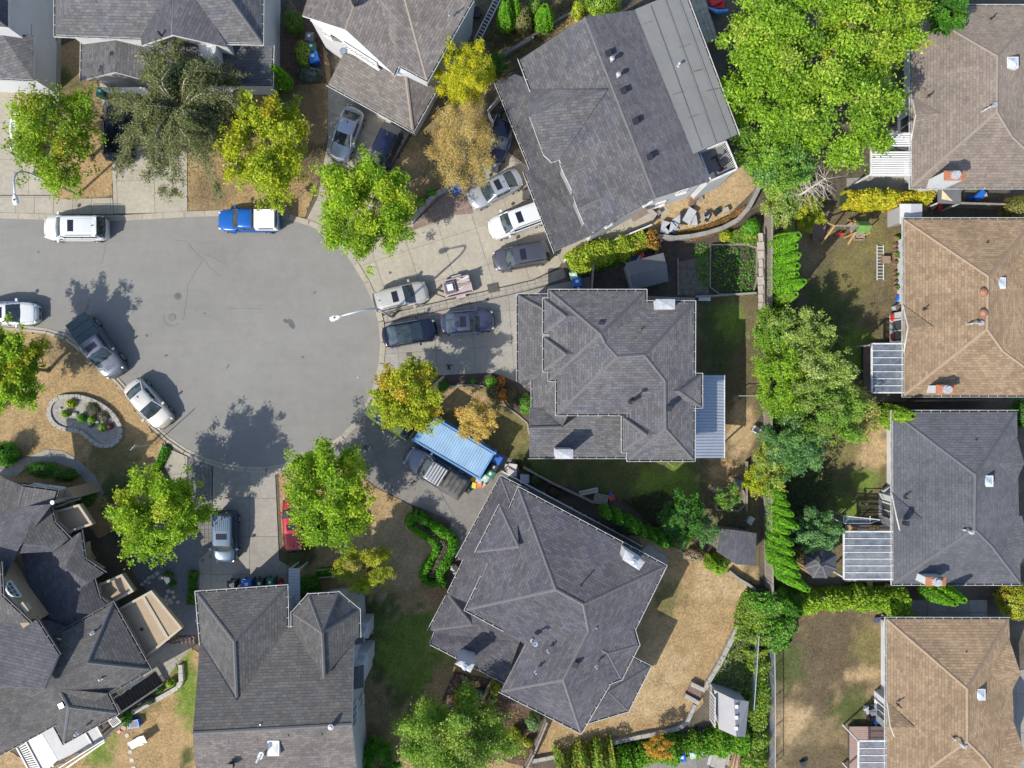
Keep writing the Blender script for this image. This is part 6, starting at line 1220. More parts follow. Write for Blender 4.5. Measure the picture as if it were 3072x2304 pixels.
def crown(root, c, rx, ry, rz, n, size, pal, seed, lobes=22, lr=(.22, .40), up=.5, tight=.55, name='crown', spikes=False, flat=1.0, low=-.5):
    g = np.random.default_rng(seed); C_ = np.array([c[0], c[1], c[2]]); Rr = np.array([rx, ry, rz])
    q_ = np.arange(lobes); zf = .98 - 1.45 * (q_ + .5) / lobes; af = q_ * 2.39996 + g.uniform(0, 6); d = np.stack([np.sqrt(1 - zf ** 2) * np.cos(af), np.sqrt(1 - zf ** 2) * np.sin(af), zf], 1) + g.normal(size=(lobes, 3)) * .16; d /= np.linalg.norm(d, axis=1)[:, None]
    rad = g.uniform(.5, .86, lobes)[:, None]; o_ = g.permutation(lobes)[: lobes // 4]; rad[o_] = g.uniform(.86, 1.0, (len(o_), 1)); lc = d * rad; l_r = g.uniform(lr[0], lr[1], lobes) * (1.45 - .85 * rad[:, 0])
    # sub clumps on every lobe, leaves around the sub clumps
    per = 26; sub = []; si = []; n = int(n * 2.25); size *= .67
    for i in range(lobes):
        q = g.normal(size=(per, 3)); q /= np.linalg.norm(q, axis=1)[:, None]; e_ = g.uniform(.5, 1.05, (per, 1)); e_[:3] = g.uniform(1.1, 1.5, (3, 1)); q[:3] = q[:3] * .6 + d[i] * .8; sub.append(lc[i] + q * l_r[i] * e_); si += [i] * per
    sub = np.concatenate(sub); k = g.integers(0, len(sub), n); p = sub[k] + g.normal(size=(n, 3)) * (.058 * tight / .55) * np.array([1, 1, .6])
    p[:, 2] = np.maximum(p[:, 2], -1.05)
    pos = C_ + p * Rr; pos[:, 2] = np.maximum(pos[:, 2], .15)
    cols = pick(g, pal, n, k, lobe=np.array(si)[k]); leaves_mesh(name, pos, size, cols, root, up, seed)
    return [tuple(C_ + x * Rr * .9) for x in lc[: min(lobes, 12)]]
def tree(label, px, py, r, zc, pal, seed, name='street_tree', n=9000, size=.13, rz=None, ry=None, lobes=22, tr=.13, bark=BARK, cat='tree', group=None, lr=(.22, .40), tight=.55, up=.5, limbz=None):
    c = W(px, py, zc); rm = .93 * r / K * (CAMH - zc) / CAMH; rym = .93 * (ry or r) / K * (CAMH - zc) / CAMH; t = thing(name, label, cat, (c.x, c.y, 0), group=group)
    rz = rz or rm * .85; ends = crown(t, c, rm, rym, rz, n, size, pal, seed, lobes, lr, up, tight); limbs(t, c, limbz or max(.4, zc - rz * .75), ends, tr, bark, seed); return t
tree('round yellow-green street tree over the white van, top left', 172, 415, 138, 4.2, [*MAPLE, (.36, .24, .02, 1.6), (.06, .1, .012, 3)], 1, n=9500, ry=156, lobes=24)
# drooping dark tree with bare pale limbs
def droopy():
    c = W(532, 318, 6.0); t = thing('weeping_tree', 'large drooping dark olive tree with bare pale branches, upper left', 'tree', (c.x, c.y, 0)); g = np.random.default_rng(3); rr = random.Random(4)
    fork = Vector((c.x, c.y, 5.2)); m = MB(); m.tube([(c.x, c.y, 0), (c.x, c.y, 2.5), fork], [.3, .24, .18], 9); m.build('trunk', BARKP, t, True); P = []; K_ = []; ci = 0
    for i in range(46):
        a = 2 * math.pi * i / 46 + rr.uniform(-.3, .3); L_ = rr.uniform(2.0, 5.5) * (1.0 if math.sin(a) < .3 else .85); h0 = rr.uniform(1.2, 3.2); pts = [fork - Vector((0, 0, rr.uniform(0, 1.5)))]
        for s in range(1, 9):
            f = s / 8; pts.append(Vector((c.x + math.cos(a + .25 * math.sin(f * 3 + i)) * L_ * f, c.y + math.sin(a + .25 * math.sin(f * 3 + i)) * L_ * f, 5.2 + h0 * math.sin(f * 2.2) - 2.2 * f * f)))
        m = MB(); m.tube(pts, [.055 * (1 - s / 9.5) for s in range(9)], 5)
        for s in range(2, 9):
            for _ in range(7):
                b = pts[s] if s == 8 else pts[s].lerp(pts[s - 1], rr.random()); aa = a + rr.uniform(-1.0, 1.0); q = b + Vector((math.cos(aa), math.sin(aa), rr.uniform(-.9, .1))) * rr.uniform(.4, 1.1)
                m.tube([b, q], [.018, .006], 3); n = 42; tt_ = g.random((n, 1)); base = np.array(b) * (1 - tt_) + np.array(q) * tt_; P.append(base + g.normal(size=(n, 3)) * [.12, .12, .12] + np.array([0, 0, .03])); K_ += [ci] * n; ci += 1
        m.build('branch', BARKP, t, True)
    P = np.concatenate(P); leaves_mesh('crown', P, .075, pick(g, [(.06, .078, .028, 4), (.09, .11, .035, 3), (.16, .165, .065, 2.5), (.24, .235, .11, 1.4)], len(P), np.array(K_)), t, .3, 5, aspect=.7)
droopy()
tree('yellow-green street tree overhanging the blue pickup with the canopy', 796, 455, 128, 4.6, YGRN, 21, n=12000, ry=168, lobes=26)
tree('round bushy green street tree at the kerb between the two upper driveways', 1098, 630, 148, 4.4, MAPLE, 22, n=17000, ry=160, lobes=28)
tree('bright golden conifer between the brown-shingled house and the tilted grey house', 1398, 232, 92, 3.6, GOLD, 23, 'golden_conifer', n=14000, ry=98, size=.07, lobes=40, lr=(.16, .26), up=.3, rz=3.0)
tree('dark green shrub directly right of the golden conifer', 1487, 195, 36, 2.2, DCED, 24, 'shrub', n=2600, size=.07, cat='shrub', tr=.06)
tree('dead tan feathery tree over the dark blue saloon', 1385, 430, 105, 3.8, TANL, 25, 'dead_tree', n=17000, ry=140, size=.055, lobes=40, lr=(.18, .3), bark=BARKP)
big = [(2440, 130, 240, 170, 6.5, BRITE, 26), (2300, 80, 130, 110, 6.2, BRITE, 27), (2620, 70, 170, 120, 6.5, [*BRITE, (.35, .32, .02, 2)], 28), (2520, 330, 190, 160, 6.3, BRITE, 29), (2320, 260, 150, 140, 5.6, BRITE, 30), (2370, 450, 150, 130, 4.8, [*BRITE, (.09, .2, .07, 6)], 31)]
c = W(2440, 240, 6.5); bt = thing('giant_tree', 'enormous bright green tree filling the upper right, overhanging the taupe bungalow', 'tree', (c.x, c.y, 0)); ee = []
for px, py, rx, ry, z, pal, s in big[:5]:
    cc = W(px, py, z); ee += crown(bt, cc, rx / K * .88, ry / K * .88, 2.6, int(rx * ry * .34), .15, pal, s, 48, (.13, .25), .5)[:5]
limbs(bt, c, 3.4, ee, .34, BARK, 9)
tree('blue-green leafy tree below the enormous bright tree, left of the white louvred pergola', 2335, 470, 125, 4.2, [*BRITE, (.09, .2, .07, 6)], 31, 'garden_tree', n=12000, ry=110, lobes=26)
tree('dark green tree between the enormous tree and the taupe roof at the top', 2835, 45, 60, 5.0, DCED, 32, 'garden_tree', n=4000)
# dead branchy tree
c = W(2395, 592, 3.5); t = thing('dead_conifer', 'bare grey dead conifer with thin spreading branches beside the back fence', 'tree', (c.x, c.y, 0)); m = MB(); A = Vector((c.x - .6, c.y - .3, 0)); B = Vector((c.x + 1.4, c.y + 1.0, 4.6)); m.tube([A, A.lerp(B, .5), B], [.13, .09, .03], 7); m.build('trunk', BARKP, t, True); m = MB(); rr = random.Random(2)
for k in range(90):
    s = A.lerp(B, rr.uniform(.25, 1)); a = rr.uniform(0, 6.28); q = s + Vector((math.cos(a), math.sin(a), rr.uniform(-.25, .3))) * rr.uniform(.6, 1.7); m.tube([s, s.lerp(q, .5) + Vector((0, 0, .08)), q], [.022, .014, .005], 4)
    for _ in range(3): w_ = s.lerp(q, rr.uniform(.3, .9)); m.tube([w_, w_ + Vector((rr.uniform(-.5, .5), rr.uniform(-.5, .5), rr.uniform(-.15, .15)))], [.009, .003], 3)
m.build('branch', BARKP, t)
for i, (l, px, py, r, ry, z, pal, n) in enumerate([
    ('yellow-green bush under the bare dead conifer by the fence', 2350, 600, 62, 90, 1.8, OLIVE, 5000), ('low olive bush right of the bare dead conifer', 2425, 640, 50, 50, 1.4, YGRN, 2600),
    ('pale olive open-branched tree at the fence, uppermost of the loose tree belt', 2395, 1010, 95, 90, 3.0, OLIVE, 9000), ('loose bright green tree low by the fence in the middle of the tree belt', 2330, 1130, 72, 130, 3.2, BRITE, 8000),
    ('pale feathery tree with a silvery dead branch in the tree belt', 2455, 1130, 100, 90, 3.8, OLIVE, 10000), ('broad mixed green tree in the middle of the belt beside the glass patio cover', 2480, 1240, 120, 90, 3.8, MIX, 12000),
    ('blue-green dense tree at the lower end of the tree belt', 2380, 1335, 100, 90, 3.4, [*BLUEG, (.1, .2, .03, 4)], 11000), ('sparse yellowing tree on the right side of the tree belt', 2570, 1240, 65, 90, 2.6, [(.30, .28, .09, 3), (.22, .24, .06, 3), (.35, .22, .05, 1)], 3200),
    ('yellow-green tree at the fence below the tree belt', 2305, 1400, 52, 78, 2.6, [*OLIVE, (.3, .3, .03, 4)], 4600), ('yellow-leaved shrub at the fence right of the raised bed', 2270, 1440, 42, 50, 1.8, YGRN, 2200),
    ('small blue-green round tree above the dark gazebo', 2440, 1590, 82, 62, 3.0, BLUEG, 9000), ('olive tree leaning over the fence beside the fifth hip corner', 2300, 990, 50, 70, 2.6, MIX, 3600)]):
    tree(l.replace('beside the fifth hip corner', 'opposite the dark lawn of the many-hipped house'), px, py, r, z, pal, 40 + i, 'garden_tree', n=n, ry=ry, size=.10, lobes=24, rz=1.8 if z > 2.4 else 1.1, tr=.09)
tree('dark leafy tree in the shaded yard right of the row of clipped cedars', 2050, 1545, 62, 2.8, [*DCED, (.07, .13, .06, 4)], 60, 'garden_tree', n=6500, ry=80, size=.1)
tree('pale green shrub-like tree left of the square dark shed', 2118, 1592, 38, 2.0, BLUEG, 61, 'garden_tree', n=2600, size=.08, ry=48, tr=.06)
tree('small fruit tree growing in the square raised bed', 2186, 1490, 40, 1.7, [*BLUEG, *BRITE], 62, 'fruit_tree', n=2400, size=.08, ry=42, tr=.05, lobes=14)
tree('big loose green tree at the bottom centre edge', 1365, 2215, 182, 4.2, [*MIX, (.26, .30, .06, 3)], 63, 'garden_tree', n=22000, ry=150, size=.12, lobes=40, lr=(.16, .3))
tree('dark leafy shrub spilling from the bottom edge right of the white-walled house', 1140, 2285, 60, 1.2, IVY, 64, 'shrub', n=4200, size=.09, cat='shrub', tr=.06)
tree('round bright green street tree left of the blue car', 484, 1550, 136, 4.3, [*MAPLE, (.32, .30, .02, 1.2)], 65, n=13000, ry=142, lobes=26)
tree('small bare brownish tree half behind the street tree left of the blue car', 342, 1520, 46, 2.2, [(.13, .10, .05, 3), (.17, .15, .06, 2)], 66, 'dry_tree', n=2200, size=.07, tr=.06)
tree('big round green street tree above the dark red suv', 992, 1478, 136, 4.5, MAPLE, 67, n=15500, ry=154, lobes=30)
tree('orange-yellow street tree covering the lime-green car', 1230, 1194, 104, 4.2, YELLOW, 68, n=10500, ry=104, lobes=24)
tree('small straw-coloured tree on the lawn right of the orange-yellow tree', 1432, 1258, 68, 2.6, STRAW, 69, 'dry_tree', n=5200, size=.075, ry=62, lobes=24, tr=.06, bark=BARKP)
tree('round olive-yellow tree on the lawn above the turret-hipped house', 1096, 1706, 92, 3.0, [*YGRN, (.25, .17, .09, 2)], 70, 'garden_tree', n=9500, size=.08, ry=72, lobes=26)
tree('green street tree cut by the left edge of the photo', 30, 1108, 98, 4.2, [*MAPLE, (.35, .26, .02, 1)], 71, n=12000, ry=135, lobes=24)
tree('orange-leaved small tree in front of the bottom vine bank', 1975, 2240, 48, 1.6, [(.42, .22, .03, 4), (.33, .25, .03, 2)], 72, 'dry_tree', n=1800, size=.07, ry=36, tr=.05, lobes=12)
def shrub(label, px, py, r, z, pal, seed, ry=None, n=None, size=.06, name='shrub', rz=None):
    ry = ry or r; c = W(px, py, z); rm, rym = r / K, ry / K; t = thing(name, label, 'shrub', (c.x, c.y, 0)); g = np.random.default_rng(seed); n = n or int(r * ry * 1.7)
    d = g.normal(size=(n, 3)); d /= np.linalg.norm(d, axis=1)[:, None]; rz = rz or z; ph = g.uniform(0, 6, 3)
    f = 1 + .12 * np.sin(d[:, 0] * 5 + ph[0]) * np.sin(d[:, 1] * 6 + ph[1]) + g.normal(size=n) * .05; p = np.array([c.x, c.y, z]) + d * f[:, None] * np.array([rm, rym, rz]) * g.uniform(.8, 1.0, (n, 1)); p[:, 2] = np.maximum(p[:, 2], .06)
    cl = (np.floor(d[:, 0] * 5) * 11 + np.floor(d[:, 1] * 5) + 80).astype(int); leaves_mesh('leaves', p, size, pick(g, pal, n, cl), t, .35, seed)
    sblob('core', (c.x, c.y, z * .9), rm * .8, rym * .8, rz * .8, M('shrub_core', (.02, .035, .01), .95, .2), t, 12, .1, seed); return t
for i, (l, px, py, r, ry, z, pal) in enumerate([
    ('rusty-topped round shrub left of the brown-shingled house', 880, 68, 28, 36, .9, [*DCED, (.16, .12, .03, 2)]), ('yellow-green shrub behind the grey, green and blue wheelie bins', 912, 160, 26, 38, .7, [*BRITE, (.3, .27, .04, 3)]),
    ('low silvery blue-grey shrub below the blue wheelie bin', 928, 222, 42, 22, .5, [(.10, .13, .12, 3), (.06, .08, .07, 2)]), ('dusty grey-green shrub above the yellow-green tree by the pickup', 838, 318, 30, 40, .6, [(.16, .19, .12, 3), (.1, .13, .07, 2)]),
    ('bright clipped ball shrub at the right end of the flower border', 1473, 1145, 18, 18, .6, CEDAR), ('dark round shrub at the left end of the flower border', 1328, 1158, 18, 17, .5, DCED), ('tiny green shrub in the middle of the flower border', 1420, 1144, 9, 8, .3, IVY),
    ('orange-red flowering shrub beside the ball shrub', 1502, 1145, 14, 18, .4, [(.5, .13, .02, 4), (.12, .14, .02, 2)]), ('rust-orange flowering shrub below the ball shrub', 1508, 1185, 16, 20, .4, [(.42, .14, .03, 4), (.13, .12, .02, 2)]), ('dark plum shrub in the flower border corner', 1535, 1185, 16, 24, .4, [(.12, .07, .05, 3), (.08, .1, .03, 3)]),
    ('leafy green shrub with pink flowers against the garage wall', 1578, 1212, 20, 32, .5, [*IVY, (.45, .15, .2, .5)]), ('faded brown-green shrub on the lawn edge', 1478, 1175, 20, 22, .4, [(.13, .13, .05, 3), (.2, .16, .08, 2)]),
    ('dark green bush inside the curve of the footpath', 125, 1410, 50, 26, .6, DCED), ('dark bush right of the first footpath bush', 190, 1425, 42, 22, .6, [*DCED, (.05, .05, .02, 3)]), ('dark bush beside the stucco wall near the lower footpath', 252, 1490, 32, 36, .7, DCED), ('glossy bush at the left edge by the footpath', 12, 1365, 34, 42, 1.0, IVY),
    ('tiny dark shrub on the grey gravel', 505, 1722, 14, 9, .3, DCED), ('small green shrub on the blue-grey gravel below it', 518, 1752, 11, 10, .3, DCED), ('bright small shrub in the white-edged bed', 512, 2050, 14, 13, .35, BRITE), ('dark small shrub left of the bright one in the white-edged bed', 478, 2068, 12, 12, .3, DCED), ('green shrub by the foot of the white deck', 380, 2155, 18, 22, .4, DCED),
    ('clipped bright cedar bush left of the porch of the turret-hipped house', 925, 1758, 36, 32, 1.0, DCED), ('shrub behind the raised frame by the turret hip', 1060, 1800, 22, 24, .6, IVY), ('dark round bush right of the junk pile by the rotated house', 1606, 1438, 19, 20, .5, [(.05, .08, .02, 3), (.03, .06, .02, 2)]),
    ('fading brown shrub near the row of clipped cedars', 1660, 1475, 22, 20, .4, [(.07, .05, .03, 3)]), ('bright conifer shrub left of the square dark shed', 2160, 1690, 28, 38, .8, BRITE), ('pale pinkish dry shrub above the retaining wall', 2085, 1665, 34, 22, .5, [(.3, .22, .18, 3), (.15, .14, .07, 2)]),
    ('shrub at the right edge beside the slate-roofed bungalow', 3062, 1240, 16, 50, 1.0, DCED), ('orange-green shrub bank at the far right between two bungalows', 3040, 1800, 40, 62, 1.2, [*YGRN, (.3, .18, .04, 2)]), ('olive conifer shrub at the right edge above the brown bungalow', 3045, 625, 34, 40, 1.4, [(.13, .13, .03, 4), (.2, .17, .03, 2)]),
    ('tall green bush at the top edge above the tilted grey house', 1810, 12, 55, 30, 1.3, BRITE), ('yellowish small bush left of the tall top-edge bush', 1735, 30, 20, 26, .8, [*GOLD, *BRITE]), ('dry brown-green bush between the top conifers', 1570, 60, 26, 40, 1.2, [(.14, .14, .05, 3), (.22, .17, .08, 2), (.1, .16, .03, 2)]), ('faded bush right of the twin top conifers', 1605, 25, 20, 34, 1.0, MIX),
    ('dark shrub by the stair of the stucco house', 440, 2100, 28, 14, .35, [(.05, .06, .04, 3)]), ('small bright bush at the lower left of the big driveway wall', 1262, 604, 16, 17, .4, BRITE), ('flowering bush above it along the curved stone wall', 1295, 578, 17, 12, .35, IVY),
    ('green bush with white tub among the fence weeds', 2255, 680, 26, 28, .6, IVY), ('yellow-green weed bush in the corner of the vegetable garden', 2178, 708, 20, 18, .4, YGRN), ('bush at the trellis left of the turret side wall', 1118, 2245, 22, 36, .7, IVY),
    ('small bush with red flowers left of the rotated house corner', 1600, 2165, 22, 26, .6, [*BLUEG, (.5, .03, .02, .4)]), ('yellowing bush left of it on the mulch', 1545, 2210, 20, 26, .6, YGRN), ('pale flowering bush near the bottom mulch path', 1583, 2228, 14, 14, .4, YGRN), ('rusty weed patch by the round fire pit', 1390, 2100, 34, 26, .4, RUST), ('olive bush right of the fire pit', 1485, 2065, 16, 20, .5, YGRN), ('olive bush at the lower right of the fire pit', 1480, 2095, 14, 12, .4, OLIVE)]):
    shrub(l, px, py, r, z, pal, 100 + i, ry)
# columnar cedars: they stand upright, so from the air they lean away from the middle of the photo
def cedar(label, bx, by, r, h, pal, seed, group=None, n=None, name='columnar_cedar', pointy=1.0):
    c = W(bx, by, 0); rm = r / K * random.uniform(.95, 1.25); h *= random.uniform(.86, 1.12); t = thing(name, label, 'cedar', (c.x, c.y, 0), group=group); g = np.random.default_rng(seed); n = n or int(2600 * rm * h / 1.6)
    u = g.random(n) ** .8; a = g.uniform(0, 2 * math.pi, n); prof = np.sin(np.clip(.12 + .88 * (1 - u), 0, 1) * math.pi / 2) ** (.9 * pointy) * np.minimum(1, .55 + u * 2.2)
    rr_ = rm * prof * (1 + .10 * np.sin(a * 7 + seed) + g.normal(size=n) * .05); p = np.stack([c.x + np.cos(a) * rr_, c.y + np.sin(a) * rr_, .1 + u * (h - .1)], 1)
    cl = (np.floor(u * 14) * 9 + np.floor(a * 1.4)).astype(int); leaves_mesh('foliage', p, .06, pick(g, pal, n, cl, .2), t, .25, seed)
    vs = []; fs = []; k_ = 9; hs = [0, .2, .45, .7, .88, .97]
    for q in hs: R_ = rm * .86 * math.sin((.12 + .88 * (1 - q)) * math.pi / 2) ** .9 * min(1, .55 + q * 2.2); vs += [(c.x + R_ * math.cos(2 * math.pi * j / k_), c.y + R_ * math.sin(2 * math.pi * j / k_), q * h * .9) for j in range(k_)]
    for i in range(len(hs) - 1): fs += [(i * k_ + j, i * k_ + (j + 1) % k_, (i + 1) * k_ + (j + 1) % k_, (i + 1) * k_ + j) for j in range(k_)]
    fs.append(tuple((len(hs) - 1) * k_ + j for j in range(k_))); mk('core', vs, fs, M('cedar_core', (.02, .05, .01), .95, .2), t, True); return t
ORDN = ['topmost', 'second from the top', 'third from the top', 'fourth from the top', 'fifth from the top', 'sixth from the top', 'seventh from the top', 'eighth from the top', 'ninth from the top', 'tenth from the top', 'eleventh from the top']
for i, (by, r, h) in enumerate([(745, 24, 5.2), (772, 24, 5.0), (800, 25, 5.4), (828, 24, 5.5), (852, 26, 5.3), (878, 24, 5.6), (905, 24, 5.2), (955, 24, 3.6)]):
    cedar(f'tall bright cedar by the back fence above the tree belt, {ORDN[i] if i < 7 else "short lowest one"}', 2318, by, r, h, CEDAR if i < 6 else [*CEDAR, (.25, .2, .06, 2)], 200 + i, 'tall bright cedars behind the fence')
for i, (by, bx, h) in enumerate([(1472, 2306, 3.6), (1490, 2308, 4.2), (1512, 2306, 5.0), (1540, 2308, 5.2), (1566, 2306, 4.4), (1592, 2304, 5.2), (1618, 2306, 5.0), (1644, 2304, 5.4), (1668, 2306, 6.2), (1696, 2318, 6.0)]):
    cedar(f'slim bright cedar in the row below the tree belt, {ORDN[i]}', bx, by, 19, h, CEDAR, 220 + i, 'slim cedars along the lower back fence')
for i, (bx, by, h) in enumerate([(1815, 1535, 3.4), (1846, 1548, 3.6), (1868, 1560, 3.6), (1886, 1568, 3.8), (1910, 1580, 3.8), (1940, 1596, 3.8), (1968, 1608, 3.7), (1996, 1618, 3.5)]):
    cedar(f'dark clipped cedar in the slanting row above the rotated house, {["leftmost", "second from the left", "third from the left", "fourth from the left", "fifth from the left", "sixth from the left", "seventh from the left", "rightmost"][i]}', bx - 8, by - 12, 16, h + .9, [*DCED, (.12, .3, .015, 3)], 240 + i, 'clipped cedars above the rotated house')
for l, bx, by, r, h, pal, s in [('bright pointed conifer at the top edge, left of its twin', 1518, 90, 24, 4.5, CEDAR, 261), ('bright pointed conifer at the top edge, right of its twin', 1545, 75, 16, 3.8, CEDAR, 262), ('bright pointed conifer standing apart near the top edge', 1630, 85, 26, 3.6, CEDAR, 263),
    ('leaning bright cedar at the corner of the grey gabled house', 865, 262, 24, 3.8, CEDAR, 264), ('bright conifer overlapping the top left corner of the slate-roofed bungalow', 2640, 1240, 30, 4.2, BRITE, 265), ('second bright conifer beside the slate-roofed bungalow, nearer the lawn', 2655, 1262, 24, 2.6, BRITE, 266),
    ('long cedar leaning right below the orange flue top, upper of the pair', 2775, 1745, 22, 5.2, CEDAR, 267), ('long cedar leaning right below the orange flue top, lower of the pair', 2762, 1760, 24, 4.8, CEDAR, 268), ('leaning cedar at the left end of the ivy hedge, upper', 2345, 1795, 28, 4.2, DCED, 269), ('bright cedar at the right side of the slanting clipped row by the retaining wall', 2128, 1680, 20, 2.2, BRITE, 270)]:
    cedar(l, bx, by, r, h, pal, s)
def hedge(label, pts, wd, h, pal, seed, dens=900, size=.06, name='hedge', cat='hedge', wob=.12, core=(.02, .04, .01), top=.75):
    P = [tuple(W(*p).xy) for p in pts]; rs = resample(P, .25); c0 = rs[len(rs) // 2]; t = thing(name, label, cat, (c0.x, c0.y, 0)); g = np.random.default_rng(seed)
    seg = np.array([[*rs[i], *rs[i + 1]] for i in range(len(rs) - 1)]); L_ = sum((rs[i + 1] - rs[i]).length for i in range(len(rs) - 1)); n = int(dens * 1.25 * L_ * max(.6, wd)); k = g.integers(0, len(seg), n); f = g.random((n, 1))
    a, b = seg[k, :2], seg[k, 2:]; p = a * (1 - f) + b * f; d = (b - a) / (np.linalg.norm(b - a, axis=1)[:, None] + 1e-6); nn = np.stack([-d[:, 1], d[:, 0]], 1)
    th = g.uniform(-.2, math.pi + .2, n); nz = np.interp(np.arange(len(seg)), np.arange(0, len(seg) + 3, 2.3), g.normal(size=len(np.arange(0, len(seg) + 3, 2.3))).clip(-1, 1.3)); prof = 1 + wob * 1.1 * nz[k] + g.normal(size=n) * .08; off = np.cos(th) * wd / 2 * prof; z = np.clip(np.abs(np.sin(th)) ** top * h * prof, .05, None)
    pos = np.stack([p[:, 0] + nn[:, 0] * off, p[:, 1] + nn[:, 1] * off, z], 1); leaves_mesh('leaves', pos, size, pick(g, pal, n, (k * 3 + (th * 3 + 1).astype(int)).clip(0)), t, .4, seed)
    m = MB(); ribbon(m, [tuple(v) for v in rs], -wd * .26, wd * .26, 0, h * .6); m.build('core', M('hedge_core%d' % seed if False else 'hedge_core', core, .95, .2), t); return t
# clipped zigzag hedge with a dry inside
zz_ = [(1236, 1560), (1238, 1538), (1268, 1540), (1310, 1575), (1345, 1597), (1352, 1620), (1330, 1632), (1300, 1610), (1262, 1585), (1236, 1560)]
hl = t_('C2', 1195, 1250, 1240, 1225, 1300, 1250, 1380, 1300, 1450, 1350, 1520, 1390, 1540, 1450, 1510, 1540, 1460, 1620, 1420, 1700, 1400, 1760)
hr = t_('C2', 1215, 1290, 1290, 1350, 1370, 1400, 1430, 1430, 1440, 1480, 1400, 1540, 1350, 1620, 1320, 1700, 1330, 1760)
hedge('clipped bright green outer side of the zigzag hedge in front of the rotated house', t_('C2', 1190, 1290, 1200, 1245, 1245, 1218, 1310, 1262, 1400, 1320, 1480, 1375, 1545, 1410, 1550, 1470, 1525, 1550, 1490, 1620, 1440, 1690, 1440, 1770, 1480, 1800), .62, .9, [*IVY, (.10, .28, .01, 4)], 301, 1500, .055)
hedge('clipped bright green inner side of the zigzag hedge, nearer the dry lawn', t_('C2', 1190, 1290, 1230, 1330, 1320, 1385, 1410, 1450, 1420, 1500, 1380, 1580, 1330, 1650, 1300, 1720, 1320, 1760, 1400, 1790), .55, .9, [*IVY, (.12, .30, .01, 4)], 302, 1500, .055)
hedge('dry purple-brown heart between the two sides of the zigzag hedge', t_('C2', 1230, 1280, 1320, 1345, 1400, 1395, 1480, 1440, 1490, 1490, 1450, 1570, 1400, 1650, 1370, 1730), .42, .6, [(.16, .12, .10, 3), (.10, .08, .07, 2), (.22, .19, .15, 1)], 303, 1300, .045, core=(.03, .025, .02))
hedge('yellow-green hedge below the railing of the largest grey house', t_('B3', 560, 700, 640, 660, 760, 610, 900, 570, 1040, 540, 1120, 500, 1190, 470), 1.5, 1.3, [*BRITE, (.34, .36, .03, 7), (.36, .24, .1, 1.0)], 304, 900, .07, wob=.15)
hedge('reddish-brown right end of the yellow-green hedge below the railing', t_('B3', 1200, 430, 1250, 480, 1220, 560), 1.2, 1.2, RUST, 305, 900, .07)
hedge('low shaded green skirt of the hedge beside the dark plastic shed', t_('B3', 780, 680, 900, 640, 1000, 600), .9, .6, IVY, 306, 800, .07)
hedge('orange and yellow trained hedge above the swing set', t_('B4', 680, 150, 800, 160, 920, 165, 1040, 160, 1160, 160, 1330, 140), 1.25, 1.9, [(.36, .33, .02, 4), (.44, .26, .03, 1.5), (.22, .27, .02, 3)], 307, 1300, .09, wob=.15)
hedge('lush ivy hedge between the two lower right yards', t_('D4', 200, 260, 400, 245, 600, 240, 800, 225, 1000, 240, 1170, 225), 1.5, 1.5, [*BRITE, (.30, .36, .03, 1.5)], 308, 1000, .09, wob=.2)
hedge('ivy spilling down at the corner of the bottom right brown bungalow', t_('D4', 1080, 240, 1120, 330, 1180, 400, 1260, 425), 1.2, 1.6, [*BRITE, (.25, .33, .03, 1.5)], 309, 900, .08)
hedge('tangled ivy mass at the fence corner beside the dry triangular yard', t_('D4', 40, 150, 60, 300, 90, 420, 200, 520, 60, 560), 2.4, 1.7, [*IVY, (.2, .25, .08, 3)], 310, 700, .09, wob=.25)
hedge('pale weedy bush band along the chain-link fence', t_('D3', 2020, 560, 2000, 450, 2060, 330, 2120, 250, 2140, 420, 2150, 600), 1.4, 1.0, [*BRITE, (.2, .22, .08, 4)], 311, 600, .08, wob=.25)
hedge('green vine bank along the bottom edge above the grey driveway', t_('D3', 960, 1600, 1150, 1530, 1350, 1490, 1550, 1450, 1750, 1420, 1900, 1400, 2030, 1390), 1.7, 1.1, [*IVY, (.15, .24, .02, 4), (.34, .22, .03, .8)], 312, 900, .085, wob=.2)
hedge('tangled olive bushes left end of the bottom vine bank', t_('D3', 480, 1640, 620, 1600, 780, 1560, 930, 1540), 2.2, 1.3, [*MIX, (.3, .26, .04, 3), (.34, .2, .04, 1)], 313, 800, .09, wob=.25)
hedge('narrow strip of green groundcover at the edge of the front lawn by the kerb', t_('C1', 1390, 660, 1360, 740, 1320, 830, 1300, 890), .55, .45, [*IVY, (.12, .27, .02, 3)], 314, 900, .06)
hedge('overgrown weeds along the bottom right chain-link fence', t_('D3', 2110, 650, 2140, 900, 2130, 1200, 2110, 1500, 2080, 1700), 1.5, .9, [*MIX, (.3, .28, .03, 2)], 315, 600, .085, wob=.3)
hedge('dark green hedge strip at the left foot of the turret-hipped house driveway', t_('D1', 1620, 20, 1605, 120, 1610, 200, 1600, 290), .6, .5, DCED, 316, 700, .06)
hedge('green raised strip in the planter by the turret hip', t_('D2', 420, 30, 560, 20), .6, .5, IVY, 317, 700, .06)
